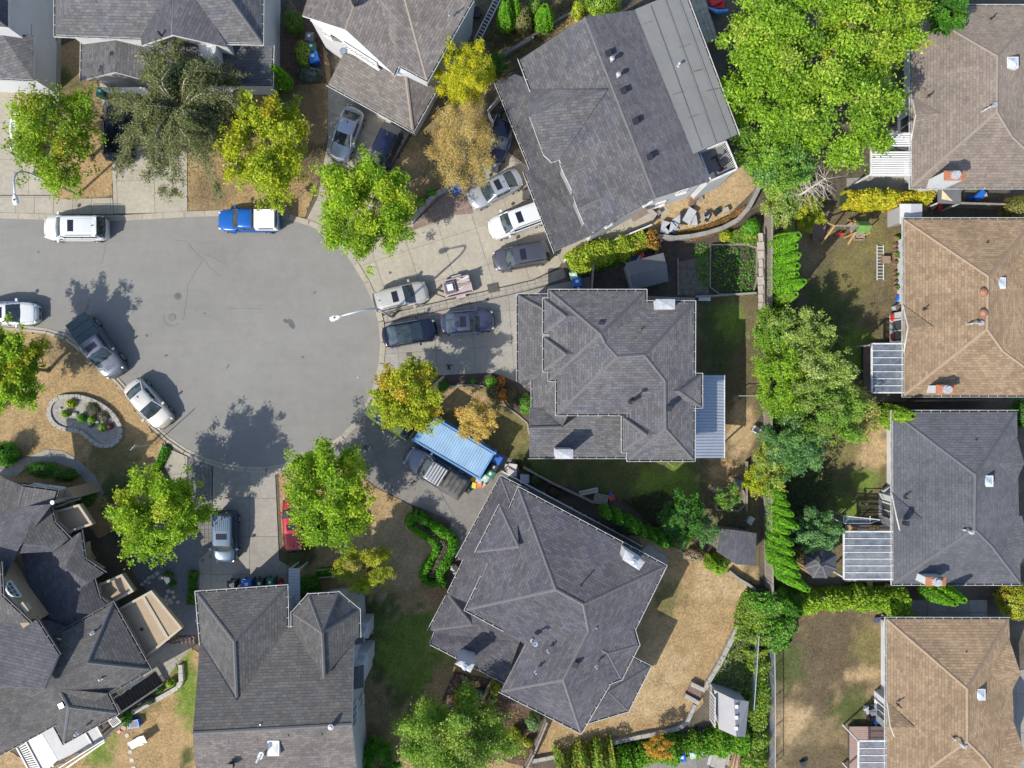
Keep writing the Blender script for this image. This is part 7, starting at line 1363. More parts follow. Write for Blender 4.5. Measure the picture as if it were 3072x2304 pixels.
def cover_plants(name, label, cat, pts, pal, seed, n, h=.15, size=.07, sm=0):
    poly = xy(smooth_poly(pts, sm) if sm else pts); g = np.random.default_rng(seed); X = np.array(poly); lo, hi = X.min(0), X.max(0); P = []
    q = g.uniform(lo, hi, (n * 3, 2)); inside = np.zeros(len(q), bool)
    for i in range(len(X)):
        a, b = X[i - 1], X[i]; cnd = ((a[1] > q[:, 1]) != (b[1] > q[:, 1])) & (q[:, 0] < (b[0] - a[0]) * (q[:, 1] - a[1]) / (b[1] - a[1] + 1e-12) + a[0]); inside ^= cnd
    q = q[inside][:n]; f = np.sin(q[:, 0] * 1.7 + seed) * np.cos(q[:, 1] * 1.9) ; p = np.stack([q[:, 0], q[:, 1], .05 + g.random(len(q)) * h * (1 + .5 * f)], 1)
    cl = (np.floor((q[:, 0] - lo[0]) * 2.2) * 60 + np.floor((q[:, 1] - lo[1]) * 2.2)).astype(int); o = leaves_mesh(name, p, size, pick(g, pal, len(q), cl), None, .8, seed); o['kind'] = 'stuff'; o['label'] = label; o['category'] = cat; return o
cover_plants('ground_cover', 'orange and rust ground cover above the curved retaining wall', 'ground cover', t_('B3', 1430, 470, 1440, 410, 1700, 350, 1900, 270, 2020, 190, 2010, 280, 1920, 370, 1750, 440, 1600, 480), [(.33, .13, .04, 4), (.24, .15, .05, 3), (.14, .12, .05, 2), (.1, .14, .03, 1)], 401, 6000, .15, .05)
cover_plants('vegetable_leaves', 'leafy vegetables in the dark soil bed', 'vegetables', t_('B3', 1750, 530, 2110, 520, 2110, 900, 1745, 900), [*IVY, (.03, .05, .02, 2)], 402, 620, .35, .09)
cover_plants('vegetable_leaves', 'scattered green seedlings left of the vegetable bed', 'vegetables', t_('B3', 1600, 540, 1700, 480, 1740, 620, 1740, 860, 1640, 840), IVY, 403, 350, .25, .08)
cover_plants('weeds', 'weeds and clippings along the garden fence', 'weeds', t_('B3', 1900, 420, 2030, 350, 2140, 380, 2140, 520, 1900, 500), [*MIX, (.3, .3, .05, 1)], 404, 2600, .4, .08)
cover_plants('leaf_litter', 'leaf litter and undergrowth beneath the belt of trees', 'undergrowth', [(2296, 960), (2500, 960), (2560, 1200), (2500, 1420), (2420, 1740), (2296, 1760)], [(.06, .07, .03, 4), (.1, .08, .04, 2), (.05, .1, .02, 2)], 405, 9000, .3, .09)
cover_plants('leaf_litter', 'brown leaf litter under the drooping dark tree', 'undergrowth', [(560, 255), (640, 252), (700, 500), (700, 625), (565, 625)], [(.2, .14, .09, 4), (.28, .2, .12, 2)], 406, 2500, .05, .035)
cover_plants('leaf_litter', 'dry brown litter on the bare bank left of the upper driveway', 'undergrowth', [(830, 260), (970, 260), (985, 420), (960, 560), (870, 640), (800, 500)], [(.2, .13, .09, 4), (.3, .22, .14, 2), (.08, .06, .04, 2)], 407, 5000, .05, .035)
cover_plants('undergrowth', 'rough growth between the top conifers and the tilted grey house', 'undergrowth', [(1480, 0), (1760, 0), (1740, 50), (1560, 170), (1500, 200), (1460, 120)], [(.07, .08, .04, 3), (.16, .13, .07, 2), (.28, .2, .08, 1)], 408, 4500, .2, .06)
cover_plants('undergrowth', 'weedy bank between chain-link fence and dry triangular yard', 'undergrowth', [(2110, 2060), (2240, 1800), (2300, 1800), (2300, 2304), (2180, 2304), (2200, 2100)], [*MIX, (.15, .12, .05, 4)], 409, 6500, .3, .07)
cover_plants('undergrowth', 'flowers and weeds on the mulch left of the rotated house', 'undergrowth', t_('D2', 1480, 1000, 1700, 1050, 1960, 1100, 2200, 1250, 2212, 1600, 2050, 1600, 1600, 1100), [(.12, .08, .05, 4), (.15, .16, .05, 2), (.35, .16, .08, 1)], 410, 3000, .15, .05)
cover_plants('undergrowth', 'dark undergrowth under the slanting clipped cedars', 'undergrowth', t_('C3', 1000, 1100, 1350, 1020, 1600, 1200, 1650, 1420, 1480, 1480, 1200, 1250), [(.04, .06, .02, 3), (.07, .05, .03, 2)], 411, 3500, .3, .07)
# grass blades: real short tufts give the turf its grain
allp = []; allc = []
for poly, base in LAWNS:
    X = np.array(poly); lo = np.maximum(X.min(0), [-39, -29.5]); hi = np.minimum(X.max(0), [39, 29.5]); A_ = max(0, (hi - lo).prod()); n = int(A_ * 85); q = RNG.uniform(lo, hi, (n, 2)); ins = np.zeros(n, bool)
    for i in range(len(X)):
        a, b = X[i - 1], X[i]; ins ^= ((a[1] > q[:, 1]) != (b[1] > q[:, 1])) & (q[:, 0] < (b[0] - a[0]) * (q[:, 1] - a[1]) / (b[1] - a[1] + 1e-12) + a[0])
    q = q[ins]
    for x, y in q:
        nz = noise.noise(Vector((x * .9, y * .9, 1)))
        if nz + random.random() * .8 < .25: continue
        c = gcol(x * K + CX, -y * K + CY, base); f = random.uniform(.55, 1.5); allp.append((x, y, .055)); allc.append([c[0] * f, c[1] * f, c[2] * f])
o = leaves_mesh('grass', np.array(allp), .045, np.array(allc), None, .6, 77, aspect=.5); o['kind'] = 'stuff'; o['label'] = 'short dry and green grass of the lawns'; o['category'] = 'grass'
# ================================================================== SMALL THINGS
def lamp(label, base, top, head, h):
    """tapered pole, curved arm and cobra head; base on the ground, arm end given in plan"""
    b = W(*base); t = thing('street_lamp', label, 'street lamp', b); P = W(*head, h); d = Vector((P.x - b.x, P.y - b.y, 0)); Ld = d.length; d.normalize()
    m = MB(); m.cyl(b, .13, 0, .3, 12, 0, .11); m.tube([b, b + Vector((0, 0, h - 1.9))], [.095, .07], 12); m.build('pole', METAL_G, t, True)
    pts = [b + Vector((0, 0, h - 1.9))]
    for k in range(1, 9): a = k / 8 * math.pi / 2; pts.append(b + d * (1.1 * (1 - math.cos(a))) + Vector((0, 0, h - 1.9 + 1.75 * math.sin(a))))
    pts.append(b + d * (Ld - .3) + Vector((0, 0, h - .02))); m = MB(); m.tube(pts, [.065] * (len(pts) - 1) + [.04], 9); m.build('arm', METAL_G, t, True)
    e = b + d * Ld; ang = math.atan2(d.y, d.x); ca, sa = math.cos(ang), math.sin(ang); f = lambda x, y, z: (e.x + x * ca - y * sa, e.y + x * sa + y * ca, h + z)
    m = MB(); o_ = [(-.38, .05), (-.2, .14), (.1, .19), (.32, .15), (.38, 0), (.32, -.15), (.1, -.19), (-.2, -.14), (-.38, -.05)]; n = len(o_)
    m.add([f(x, y, -.08) for x, y in o_] + [f(x, y, .0) for x, y in o_] + [f(x * .8, y * .6, .07) for x, y in o_], [tuple(range(n))[::-1], tuple(range(2 * n, 3 * n))] + [(i, (i + 1) % n, n + (i + 1) % n, n + i) for i in range(n)] + [(n + i, n + (i + 1) % n, 2 * n + (i + 1) % n, 2 * n + i) for i in range(n)])
    hd = m.build('lamp_head', WHITE, t); m = MB(); m.cyl(f(.05, 0, 0), .05, h + .06, h + .13, 8); m.build('photocell', BLACK, hd); m = MB(); m.cyl(f(.1, 0, 0), .13, h - .13, h - .08, 12); m.build('lens', glassmat('lamp_lens', (.5, .5, .48), .2), hd)
METAL_G = M('pole_grey', (.42, .44, .46), .45, .08, 2, .04, metal=.4)
lamp('curved street lamp reaching over the road at the right side of the turning circle', (1176, 951), None, (1006, 953), 7.5)
lamp('curved street lamp over the top left driveway, its arm passing the street tree', (235, 584), None, (45, 598), 7.5)
# wheeled bins
BC = {'green': M('bin_green', (.02, .12, .07), .5, .1), 'blue': M('bin_blue', (.01, .10, .42), .45, .1), 'grey': M('bin_grey', (.11, .11, .115), .55, .1), 'black': M('bin_black', (.02, .02, .025), .5, .1), 'lgreen': M('bin_lid_pale', (.28, .42, .33), .5, .1)}
LBLM = M('bin_label', (.55, .6, .6), .6)
def wbin(label, p, col, ang, s=.6, lid=None, cat='wheelie bin', name='wheelie_bin', h=1.02):
    c = W(p[0], p[1], .9); t = thing(name, label, cat, (c.x, c.y, 0), R(ang), local=True); k = s / 2; m = MB()
    b = [(-k * .78, -k * .75, .05), (k * .78, -k * .75, .05), (k * .78, k * .75, .05), (-k * .78, k * .75, .05)]; u = [(-k * .95, -k, h - .08), (k * .95, -k, h - .08), (k * .95, k, h - .08), (-k * .95, k, h - .08)]
    m.add(b + u, [(3, 2, 1, 0), (4, 5, 6, 7), (0, 1, 5, 4), (1, 2, 6, 5), (2, 3, 7, 6), (3, 0, 4, 7)]); m.build('body', BC[col], t)
    m = MB(); m.add([(-k, -k * 1.05, h - .07), (k, -k * 1.05, h - .07), (k, k, h - .07), (-k, k, h - .07), (-k * .8, -k * .85, h + .02), (k * .8, -k * .85, h + .02), (k * .8, k * .8, h + .02), (-k * .8, k * .8, h + .02)], [(4, 5, 6, 7), (0, 1, 5, 4), (1, 2, 6, 5), (2, 3, 7, 6), (3, 0, 4, 7), (3, 2, 1, 0)])
    l = m.build('lid', BC[lid or col], t); m = MB(); m.box(-k * .32, k * .32, -k * .1, k * .5, h + .02, h + .026); m.build('label', LBLM, l)
    m = MB(); m.bar((-k * .9, k * 1.12, h - .12), (k * .9, k * 1.12, h - .12), .05, .05); m.build('handle', BC[col], t)
    for q in (-1, 1): m = MB(); m.tube([(q * k * .8, k * .8, .12), (q * k * .95, k * .8, .12)], .12, 12); m.build('wheel', RUBBER, t)
for l, p, c_, a, s, lid in [('green wheelie bin beside the white garage door, top left', (302, 277), 'green', 0, .62, None), ('grey wheelie bin, topmost of the three by the brown-shingled house', (928, 112), 'grey', -8, .62, None), ('green wheelie bin between the grey and the blue one', (934, 142), 'green', -8, .62, None),
    ('blue wheelie bin, lowest of the three by the brown-shingled house', (941, 172), 'blue', 15, .72, None), ('green wheelie bin touching the nose of the dark blue saloon', (1460, 487), 'green', -10, .6, None), ('grey wheelie bin right of the green one below the dark blue saloon', (1484, 500), 'grey', -10, .6, None),
    ('pale-lidded green bin at the corner of the yellow-green hedge', (1721, 827), 'green', 15, .55, 'lgreen'), ('blue bin below the pale-lidded green bin', (1731, 847), 'blue', 5, .66, None), ('dark bin half under the eave below the blue bin', (1735, 868), 'black', 0, .5, None),
    ('blue bin at the far corner of the shipping container', (1491, 1378), 'blue', 60, .7, None), ('black bin beside the blue one at the container end', (1483, 1401), 'black', 60, .55, None), ('green bin beside the steel-grey pickup tail', (1473, 1422), 'green', 60, .6, None), ('small open grey-green bin at the container corner', (1457, 1434), 'grey', 60, .5, 'lgreen'),
    ('black bin, first left of the blue one above the turret-hipped house eave', (694, 1757), 'black', 0, .6, None), ('blue bin above the eave of the turret-hipped house', (741, 1755), 'blue', 2, .72, None), ('dark bin directly right of that blue bin', (779, 1752), 'black', 2, .6, None), ('dark green bin nearest the porch canopy', (811, 1748), 'green', 2, .55, None),
    ('blue tote bin leftmost of three on the driveway at the bottom edge', (2046, 2273), 'blue', 10, .55, None), ('pale green tote in the middle at the bottom edge driveway', (2080, 2264), 'green', 10, .5, 'lgreen'), ('grey tote rightmost at the bottom edge driveway', (2104, 2260), 'grey', 10, .45, None)]:
    wbin(l, p, c_, a, s, lid)
c = W(*T('D1', 1105, 1300), .5); t = thing('toy_tub', 'open blue tub with things beside it on the dry lawn near the white deck', 'tub', (c.x, c.y, 0), R(15), local=True)
m = MB(); m.prism([(-.35, -.25), (.35, -.3), (.38, .28), (-.3, .3)], 0, .45); m.build('body', BC['blue'], t); m = MB(); m.prism([(-.27, -.18), (.27, -.22), (.3, .2), (-.24, .22)], .44, .455); m.build('opening', BLACK, t)
# stacks and small junk as individual things
def blobthing(name, label, cat, p, z, sx, sy, sz, mat, ang=0, n=3, seed=0):
    c = W(p[0], p[1], z); t = thing(name, label, cat, (c.x, c.y, z), R(ang), local=True); rr = random.Random(seed)
    for k in range(n):
        m = MB(); x, y = rr.uniform(-sx, sx) * .4, rr.uniform(-sy, sy) * .4; a = rr.uniform(.5, 1); q = rr.uniform(0, 1.5); ca, sa = math.cos(q), math.sin(q)
        m.prism([(x + u * ca * sx * .45 * a - v * sa * sy * .45 * a, y + u * sa * sx * .45 * a + v * ca * sy * .45 * a) for u, v in ((-1, -1), (1, -1), (1.1, .9), (-.9, 1))], sz * k / n * .6, sz * (k + 1) / n); m.build('piece', mat[k % len(mat)] if isinstance(mat, list) else mat, t)
    return t
cB = BC['blue']; WG = M('white_goods', (.33, .34, .36), .5, .1); OR = M('orange_plastic', (.6, .16, .02), .5, .1); YE = M('yellow_plastic', (.6, .42, .02), .5, .1); REDP = M('red_plastic', (.5, .02, .02), .5, .1); TEALP = M('teal_plastic', (.05, .2, .25), .5)
for l, cat, p, sx, sy, sz, mt, a, n in [
    ('orange and yellow garden tools jumbled behind the steel-grey pickup', 'tools', T('C2', 1750, 950), .8, .6, .5, [OR, YE, WG], 20, 6), ('red jerry cans beside the container end', 'jerry cans', T('C2', 1775, 960), .5, .4, .4, [REDP, OR], 20, 2), ('dark teal drum left of the orange tools', 'drum', T('C2', 1685, 1010), .6, .5, .5, [TEALP, BLACK], 0, 2),
    ('black and yellow toolbox by the side wall at the top', 'toolbox', T('A2', 1700, 130), .9, 1.1, .5, [BLACK, YE, BLACK], 30, 4), ('blue round lidded barrel along the brown-shingled house wall', 'barrel', T('A2', 1630, 250), .8, .8, .7, [cB, WG], 0, 2), ('pale grey slab leaning by the brown-shingled house', 'slab', T('A2', 1615, 335), 1.0, .8, .3, [WG], 10, 1),
    ('grey heap of planks in the brown junk corner above the rotated house', 'planks', T('C3', 100, 870), 1.2, .9, .4, [WOOD, STONE, M('pale_board', (.4, .4, .4), .8)], 20, 6), ('white-grey square table in the junk corner', 'table', T('C3', 183, 895), .85, .85, .6, [WG], -25, 1),
    ('blue tarpaulin bundle beneath the straw-coloured dead tree', 'tarpaulin', T('B2', 1570, 30), .8, .8, .3, [cB, WG, cB], 10, 5), ('white twin chairs at the upper end of the long railing', 'chairs', T('B3', 1325, 380), 1.1, .8, .5, [WG, WG], 10, 2), ('round grey tub beside the house wall', 'tub', T('B3', 1255, 265), .6, .6, .5, [STONE], 0, 1), ('dark tub right of the round grey tub', 'tub', T('B3', 1300, 260), .5, .5, .4, [BLACK, WOOD], 0, 2),
    ('white folded chairs in the row of clutter above the retaining wall', 'folded chairs', T('B3', 1425, 360), .7, .6, .5, [WG, cB, WG], 20, 4), ('white appliance parts in the row of clutter', 'appliance', T('B3', 1515, 310), 1.2, .7, .5, [WG, WG, BLACK], 20, 4), ('long white crate in the row of clutter', 'crate', T('B3', 1635, 290), 1.0, .5, .4, [WG, STONE], 20, 3), ('dark tyre and buckets in the row of clutter', 'buckets', T('B3', 1730, 268), .7, .6, .4, [BLACK, WG, BLACK], 20, 3), ('dark round tub near the end of the clutter row', 'tub', T('B3', 1790, 250), .6, .5, .4, [BLACK], 0, 2), ('pale round tub at the right end of the clutter row', 'tub', T('B3', 1845, 232), .6, .6, .4, [STONE], 0, 1),
    ('bundle of grey branches against the white side wall', 'branches', T('B3', 1640, 110), 1.6, .5, .3, [WOOD, WOODB], 30, 5), ('white wheelbarrow tub in the fence weeds', 'wheelbarrow', T('B3', 2090, 375), .9, .8, .4, [WG], 20, 2), ('red and white gear behind the dark plastic shed', 'gear', T('B3', 1160, 600), .8, .3, .5, [REDP, WG], 15, 3), ('dark gear left of the red gear behind the shed', 'gear', T('B3', 1080, 620), .9, .4, .5, [BLACK, M('navy_cloth', (.03, .04, .1), .8)], 15, 3),
    ('red, blue and white toy cart in the shaded yard', 'toy', T('C3', 925, 1065), .5, .4, .4, [cB, OR, REDP], 10, 3), ('blue bucket below the white garden chair', 'bucket', T('C3', 2025, 1335), .45, .4, .3, [M('navy_plastic', (.01, .02, .2), .5)], 0, 1), ('dark square table right of the dirt path', 'table', T('C3', 2003, 942), .95, .9, .7, [M('blue_grey_table', (.12, .13, .16), .5)], 3, 1),
    ('white sacks beside the ivy at the brown bungalow corner', 'sacks', T('D4', 1020, 430), .5, 1.1, .4, [WG, STONE, M('navy_cloth2', (.05, .06, .12), .8)], 80, 5), ('blue and white bundles below the bay of the corner bungalow', 'bundles', T('D4', 985, 1280), .6, .7, .4, [cB, WG], 30, 4), ('dark and white cushions beside the corner bungalow bay', 'cushions', T('D4', 975, 1180), .6, 1.3, .5, [BLACK, WG, WG], 80, 5), ('black cloth bundle near the pink-grey deck', 'bundle', T('D4', 940, 1255), .5, .4, .3, [BLACK], 0, 2),
    ('blue paddling gear by the pot-lined bungalow', 'gear', T('B4', 1150, 960), .4, .3, .3, [cB], 0, 2), ('white chest below the blue gear', 'chest', T('B4', 1165, 1010), .8, .35, .5, [WG], 0, 1), ('blue item beside the lower table legs', 'gear', T('B4', 1140, 1308), .35, .2, .3, [cB], 0, 1), ('blue box and white case under the taupe bungalow eave', 'boxes', T('B4', 1800, 130), 1.0, .5, .7, [cB, WG], 0, 3), ('blue drum at the left of the grey canopy', 'drum', T('B4', 1380, 110), .5, .5, .6, [cB, BLACK], 0, 2), ('red and grey toys at the foot of the grey canopy', 'toys', T('B4', 1500, 190), .6, .3, .3, [REDP, WG], 0, 3), ('pinkish rubble by the orange hedge end', 'rubble', T('B4', 1420, 185), .9, .4, .25, [M('pinkish', (.3, .2, .2), .8)], 0, 3),
    ('black electric box on the lawn at the bottom right', 'box', T('D4', 352, 1612), .55, .5, .3, [M('dark_navy', (.02, .03, .05), .5)], 0, 1), ('pink and white sign lying by the white deck', 'sign', T('D1', 975, 1358), .35, .3, .08, [M('pink_sign', (.55, .2, .25), .6)], 5, 1), ('coiled beige items beside the blue tub', 'hose', T('D1', 1050, 1305), .35, .45, .2, [STUCL], 0, 3), ('red and black cans above the turret-hipped house', 'cans', T('D2', 130, 115), .5, .3, .5, [REDP, BLACK], 0, 3),
    ('black barbecue under the ladder beside the pale shed', 'barbecue', T('D3', 1655, 1335), .7, .3, .5, [BLACK], 0, 2), ('broken stone pile by the bottom driveway', 'stones', T('D3', 1830, 1540), 1.2, 1.2, .3, [STONE, WG, STONE], 0, 9), ('air conditioner fan unit by the slate-roofed bungalow', 'air conditioner', T('D4', 1205, 155), .8, .6, .6, [WG, BLACK], 0, 2), ('white cushioned chair at the bay of the slate-roofed bungalow', 'chair', T('C4', 1080, 1045), .8, .6, .6, [WG, BLACK, WG], 0, 3),
    ('brown pots behind the turret-hipped house side', 'pots', T('D2', 855, 490), .3, .8, .3, [M('terracotta', (.35, .18, .1), .8), STONE], 0, 4), ('teal pots beneath the turret eave', 'pots', T('D2', 800, 400), .5, .5, .3, [TEALP, STONE], 0, 4), ('dark grill and jars beside the zigzag hedge', 'jars', T('D2', 1565, 20), .4, .9, .4, [WG, BLACK], 0, 4), ('red inflatable craft and blue kayak bow at the top edge', 'kayak', T('A3', 1790, 40), 1.2, .9, .5, [REDP, M('kayak_red', (.25, .02, .05), .5)], 20, 3),
    ('open cage rack beside the silver sunroof saloon', 'rack', T('B3', 235, 75), .7, .8, .9, [M('rack_dark', (.06, .055, .05), .6)], -20, 3)]:
    nm = cat.replace(' ', '_'); blobthing(nm, l, cat, p, 0.05, sx, sy, sz, mt, a, n, hash(l) % 1000 if False else len(l) * 7 + n)
# kayak bow
m = MB(); p = [W(*q, .5) for q in T('A3', 1722, 62, 1800, 100, 1890, 90)]; t = thing('kayak', 'bright blue kayak edge under the giant tree at the top', 'kayak', p[1]); m.tube(p, [.05, .16, .12], 8); m.build('hull', M('kayak_blue', (.02, .25, .6), .4), t)
# ladders
def ladder(label, a, b, za, zb, wd=.42, n=12):
    A = W(*a, za); B = W(*b, zb); t = thing('ladder', label, 'ladder', (A.x, A.y, 0)); d = (B - A).normalized(); r = d.cross(Vector((0, 0, 1))).normalized() * wd / 2
    for q in (-1, 1): m = MB(); m.bar(A + r * q, B + r * q, .07, .04); m.build('rail', LAD, t)
    for k in range(n): c = A + (B - A) * ((k + .5) / n); m = MB(); m.bar(c - r, c + r, .045, .03); m.build('rung', LAD, t)
LAD = M('aluminium', (.55, .57, .6), .4, .06, 4, metal=.3)
ladder('aluminium ladder leaning by the bright conifers, top centre', T('A2', 1742, 340), T('A2', 1925, -30), .1, 1.2, .42, 14)
ladder('aluminium ladder lying on the grass left of the pot row', T('B4', 1020, 510), T('B4', 1020, 803), .15, .15, .46, 11)
ladder('wide aluminium ladder lying beside the pale grey shed', T('D3', 1555, 1398), T('D3', 1770, 1362), .2, .2, .5, 8)
# fences and walls
def fence(label, pts, h, mat, name='fence', post=2.4, th=.05, top=True, cat='fence', panels=True, board=None, z=0):
    P = [tuple(W(*p).xy) for p in pts]; rs = resample(P, post); t = thing(name, label, cat, (rs[0].x, rs[0].y, z))
    for i, a in enumerate(rs): m = MB(); m.box(a.x - .06, a.x + .06, a.y - .06, a.y + .06, z, z + h + .06); m.build('post', mat, t)
    for a, b in zip(rs, rs[1:]):
        A, B = Vector((*a, z)), Vector((*b, z))
        if top: m = MB(); m.bar(A + Vector((0, 0, h)), B + Vector((0, 0, h)), .13, .04); m.build('rail', mat, t); m = MB(); m.bar(A + Vector((0, 0, h * .15)), B + Vector((0, 0, h * .15)), .09, .06); m.build('rail', mat, t)
        k = int((b - a).length / .16); n_ = Vector((-(b - a).y, (b - a).x, 0)).normalized()
        if panels:
            for j in range(k): c = A + (B - A) * ((j + .5) / k) + n_ * random.uniform(-.008, .012); m = MB(); m.bar(c + Vector((0, 0, .05)), c + Vector((0, 0, h - .04 + random.uniform(-.015, .01))), .02, .145); s_ = m
            # boards of one bay
            m = MB()
            for j in range(k): c = A + (B - A) * ((j + .5) / k) + n_ * random.uniform(-.008, .012); d = (B - A).normalized() * .07; m.add([c - d - n_ * .01 + Vector((0, 0, .04)), c + d - n_ * .01 + Vector((0, 0, .04)), c + d + n_ * .01 + Vector((0, 0, .04)), c - d + n_ * .01 + Vector((0, 0, .04)), c - d - n_ * .01 + Vector((0, 0, h - .03)), c + d - n_ * .01 + Vector((0, 0, h - .03)), c + d + n_ * .01 + Vector((0, 0, h - .03)), c - d + n_ * .01 + Vector((0, 0, h - .03))], [(4, 5, 6, 7), (0, 1, 5, 4), (1, 2, 6, 5), (2, 3, 7, 6), (3, 0, 4, 7)])
            m.build('panel', mat, t)
    return t
fence('long weathered grey back fence right of the vegetable garden, left of the tree belt', [(2292, 640), (2290, 900), (2290, 1200), (2290, 1500), (2294, 1770)], 1.75, WOOD, th=.06)
m = MB()
for (y0, y1) in ((700, 935),):   # planks stacked flat against the fence top
    for k in range(9): yy = y0 + (y1 - y0) * k / 9; a = W(2281, yy, 1.3); b = W(2283, yy + 24, 1.3); m.bar(a, b, random.uniform(.3, .5), .06)
tt = thing('plank_walk', 'weathered planks lying along the inner side of the long back fence', 'planks', W(2282, 800)); m.build('plank', M('pale_weathered', (.33, .29, .25), .85, .2, 3), tt)
fence('low plank fence between the cedars and the side deck of the rotated house', T('C3', 200, 828, 420, 950, 700, 1080, 760, 1110), .9, WOOD)
fence('post and board fence left of the dark plastic shed', T('B3', 765, 640, 748, 890), 1.2, WOOD)
fence('side fence with vertical boards above the slate-roofed bungalow', T('C4', 1210, 280, 1900, 270), 1.5, WOODB)
fence('brown fence run beside the ivy hedge', T('D4', 170, 195, 660, 205), 1.3, WOODB)
fence('wood fence in the shaded gap above the pot-lined bungalow', T('B4', 1560, 200, 2060, 215), 1.4, WOOD)
fence('short fence at the bottom left of the mulch path', T('D3', 385, 1240, 285, 1480), .9, WOOD)
fence('short fence running down at the lower mulch corner', T('D3', 275, 1500, 200, 1650), .9, WOOD)
def mesh_fence(label, pts, h=1.3):
    P = [tuple(W(*p).xy) for p in pts]; rs = resample(P, 2.2); t = thing('chain_link_fence', label, 'fence', (rs[0].x, rs[0].y, 0))
    for a in rs: m = MB(); m.cyl(a, .035, 0, h + .05, 8); m.build('post', METAL_G, t)
    for a, b in zip(rs, rs[1:]):
        A, B = Vector((*a, 0)), Vector((*b, 0)); m = MB(); m.bar(A + Vector((0, 0, h)), B + Vector((0, 0, h)), .045, .045); m.build('top_rail', METAL_G, t); m = MB(); k = int((b - a).length / .13)
        for j in range(k):
            f = j / k; g_ = min(1, f + .45); m.bar(A.lerp(B, f), A.lerp(B, g_) + Vector((0, 0, h * (g_ - f) / .45)), .012, .012); f2 = 1 - f; g2 = max(0, f2 - .45); m.bar(A.lerp(B, f2), A.lerp(B, g2) + Vector((0, 0, h * (f2 - g2) / .45)), .012, .012)
        m.build('wire_mesh', METAL_G, t)
mesh_fence('chain-link fence behind the pale grey shed', T('D3', 2100, 520, 2085, 760, 2060, 1110))
mesh_fence('chain-link fence along the left side of the bottom right yard', T('D4', 92, 600, 98, 1000, 96, 1659))
mesh_fence('short wire fence panel in the dirt corner right of the metal patio cover', T('C3', 1945, 240, 2105, 240), 1.2)
def wallstones(label, pts, h, wd, mat, step=.55, name='retaining_wall', part='stone', cat='retaining wall', z=0, kind=None):
    P = [tuple(W(*p).xy) for p in pts]; rs = resample(P, step); t = thing(name, label, cat, (rs[0].x, rs[0].y, z))
    for a, b in zip(rs, rs[1:]):
        if (b - a).length < .1: continue
        d = (b - a).normalized(); g_ = d * .012; n_ = Vector((-d.y, d.x)) * wd / 2 * random.uniform(.94, 1.05); q = [tuple(v) for v in (a + g_ - n_, b - g_ - n_, b - g_ + n_, a + g_ + n_)]; m = MB(); m.prism(q if area2(q) > 0 else q[::-1], z, z + h + random.uniform(-.015, .015)); m.build(part, mat, t)
    return t
wallstones('curved grey block wall at the upper left corner of the big driveway', T('B2', 1515, 48, 1440, 78, 1370, 130, 1310, 200, 1250, 265, 1200, 335), .45, .3, STONE)
wallstones('long curved retaining wall below the orange ground cover', T('B3', 1290, 450, 1450, 470, 1620, 445, 1800, 400, 1950, 320, 2040, 220, 2100, 110, 2135, 20), .7, .3, M('wall_grey', (.2, .19, .18), .85, .15, 2), 1.2)
wallstones('stone edging along the right side of the dry triangular yard', T('D3', 2090, 210, 2040, 300, 1960, 480, 1880, 640, 1800, 800, 1735, 900, 1690, 990), .4, .32, STONE, .7)
wallstones('stone edging curving from the box steps to the bottom of the dry yard', T('D3', 1610, 1120, 1570, 1210, 1530, 1290, 1450, 1325, 1380, 1345, 1200, 1375, 1000, 1420, 750, 1480, 500, 1540, 250, 1590), .35, .28, STONE, .7)
wallstones('white-grey retaining wall slanting under the bright cedar', T('D3', 1885, 15, 1950, 70, 2040, 120, 2110, 175), .5, .2, CONC2, .9)
wallstones('white stone edging of the planted bed in the lower left lawn', T('D1', 1510, 790, 1520, 960, 1330, 1070, 1110, 1190), .35, .3, M('white_stone', (.3, .295, .275), .85, .2, 4), .6)
wallstones('low concrete kerb along the flower border lawn', T('C2', 1500, 168, 1600, 152, 1800, 150, 1900, 200, 1940, 260, 1990, 340, 2160, 450, 2175, 560), .15, .1, CONC2, 1.0)
wallstones('timber edging of the square raised bed', T('C3', 1785, 1000, 1785, 1182, 2015, 1190, 2018, 990, 1785, 1000), .4, .1, WOOD, .8, 'raised_bed', 'board', 'raised bed')
wallstones('timber rail right of the square raised bed', T('C3', 2035, 780, 2030, 1195), .5, .1, WOODL if False else WOOD, 1.2, 'timber_edge', 'board', 'edging')
wallstones('timber edging of the vegetable bed', T('B3', 1740, 515, 2125, 508, 2120, 918, 1735, 922, 1740, 515), .25, .09, WOOD, 1.2, 'bed_frame', 'board', 'raised bed')
wallstones('timber strip left of the ashy garden patch', T('B3', 1472, 620, 1475, 930), .15, .1, WOOD, 1.2, 'timber_edge', 'board', 'edging')
wallstones('concrete divider between vegetable garden and dark lawn', T('B3', 1610, 945, 1740, 940, 1950, 925, 2110, 915), .5, .12, CONC2, 1.2)
wallstones('long concrete ledge beside the eave of the many-hipped house', T('B3', 1215, 955, 1610, 970), .3, .3, CONC2, 1.2)
wallstones('pale edging at the bottom of the yard below the cedars', T('C3', 1240, 1410, 1380, 1470, 1500, 1530, 1560, 1560), .3, .12, CONC2, 1.0)
wallstones('white kerb edge of the front lawn strip', T('C1', 1350, 640, 1320, 740, 1290, 830, 1265, 920), .15, .1, CONC2, 1.0)
wallstones('timber frame by the turret-hipped house planter', T('D2', 415, 10, 555, 0), .4, .1, WOODL if False else STUCL, 1.0, 'timber_edge', 'board', 'edging'); wallstones('lower timber frame of the turret planter', T('D2', 440, 72, 570, 58), .4, .1, STUCL, 1.0, 'timber_edge', 'board', 'edging')
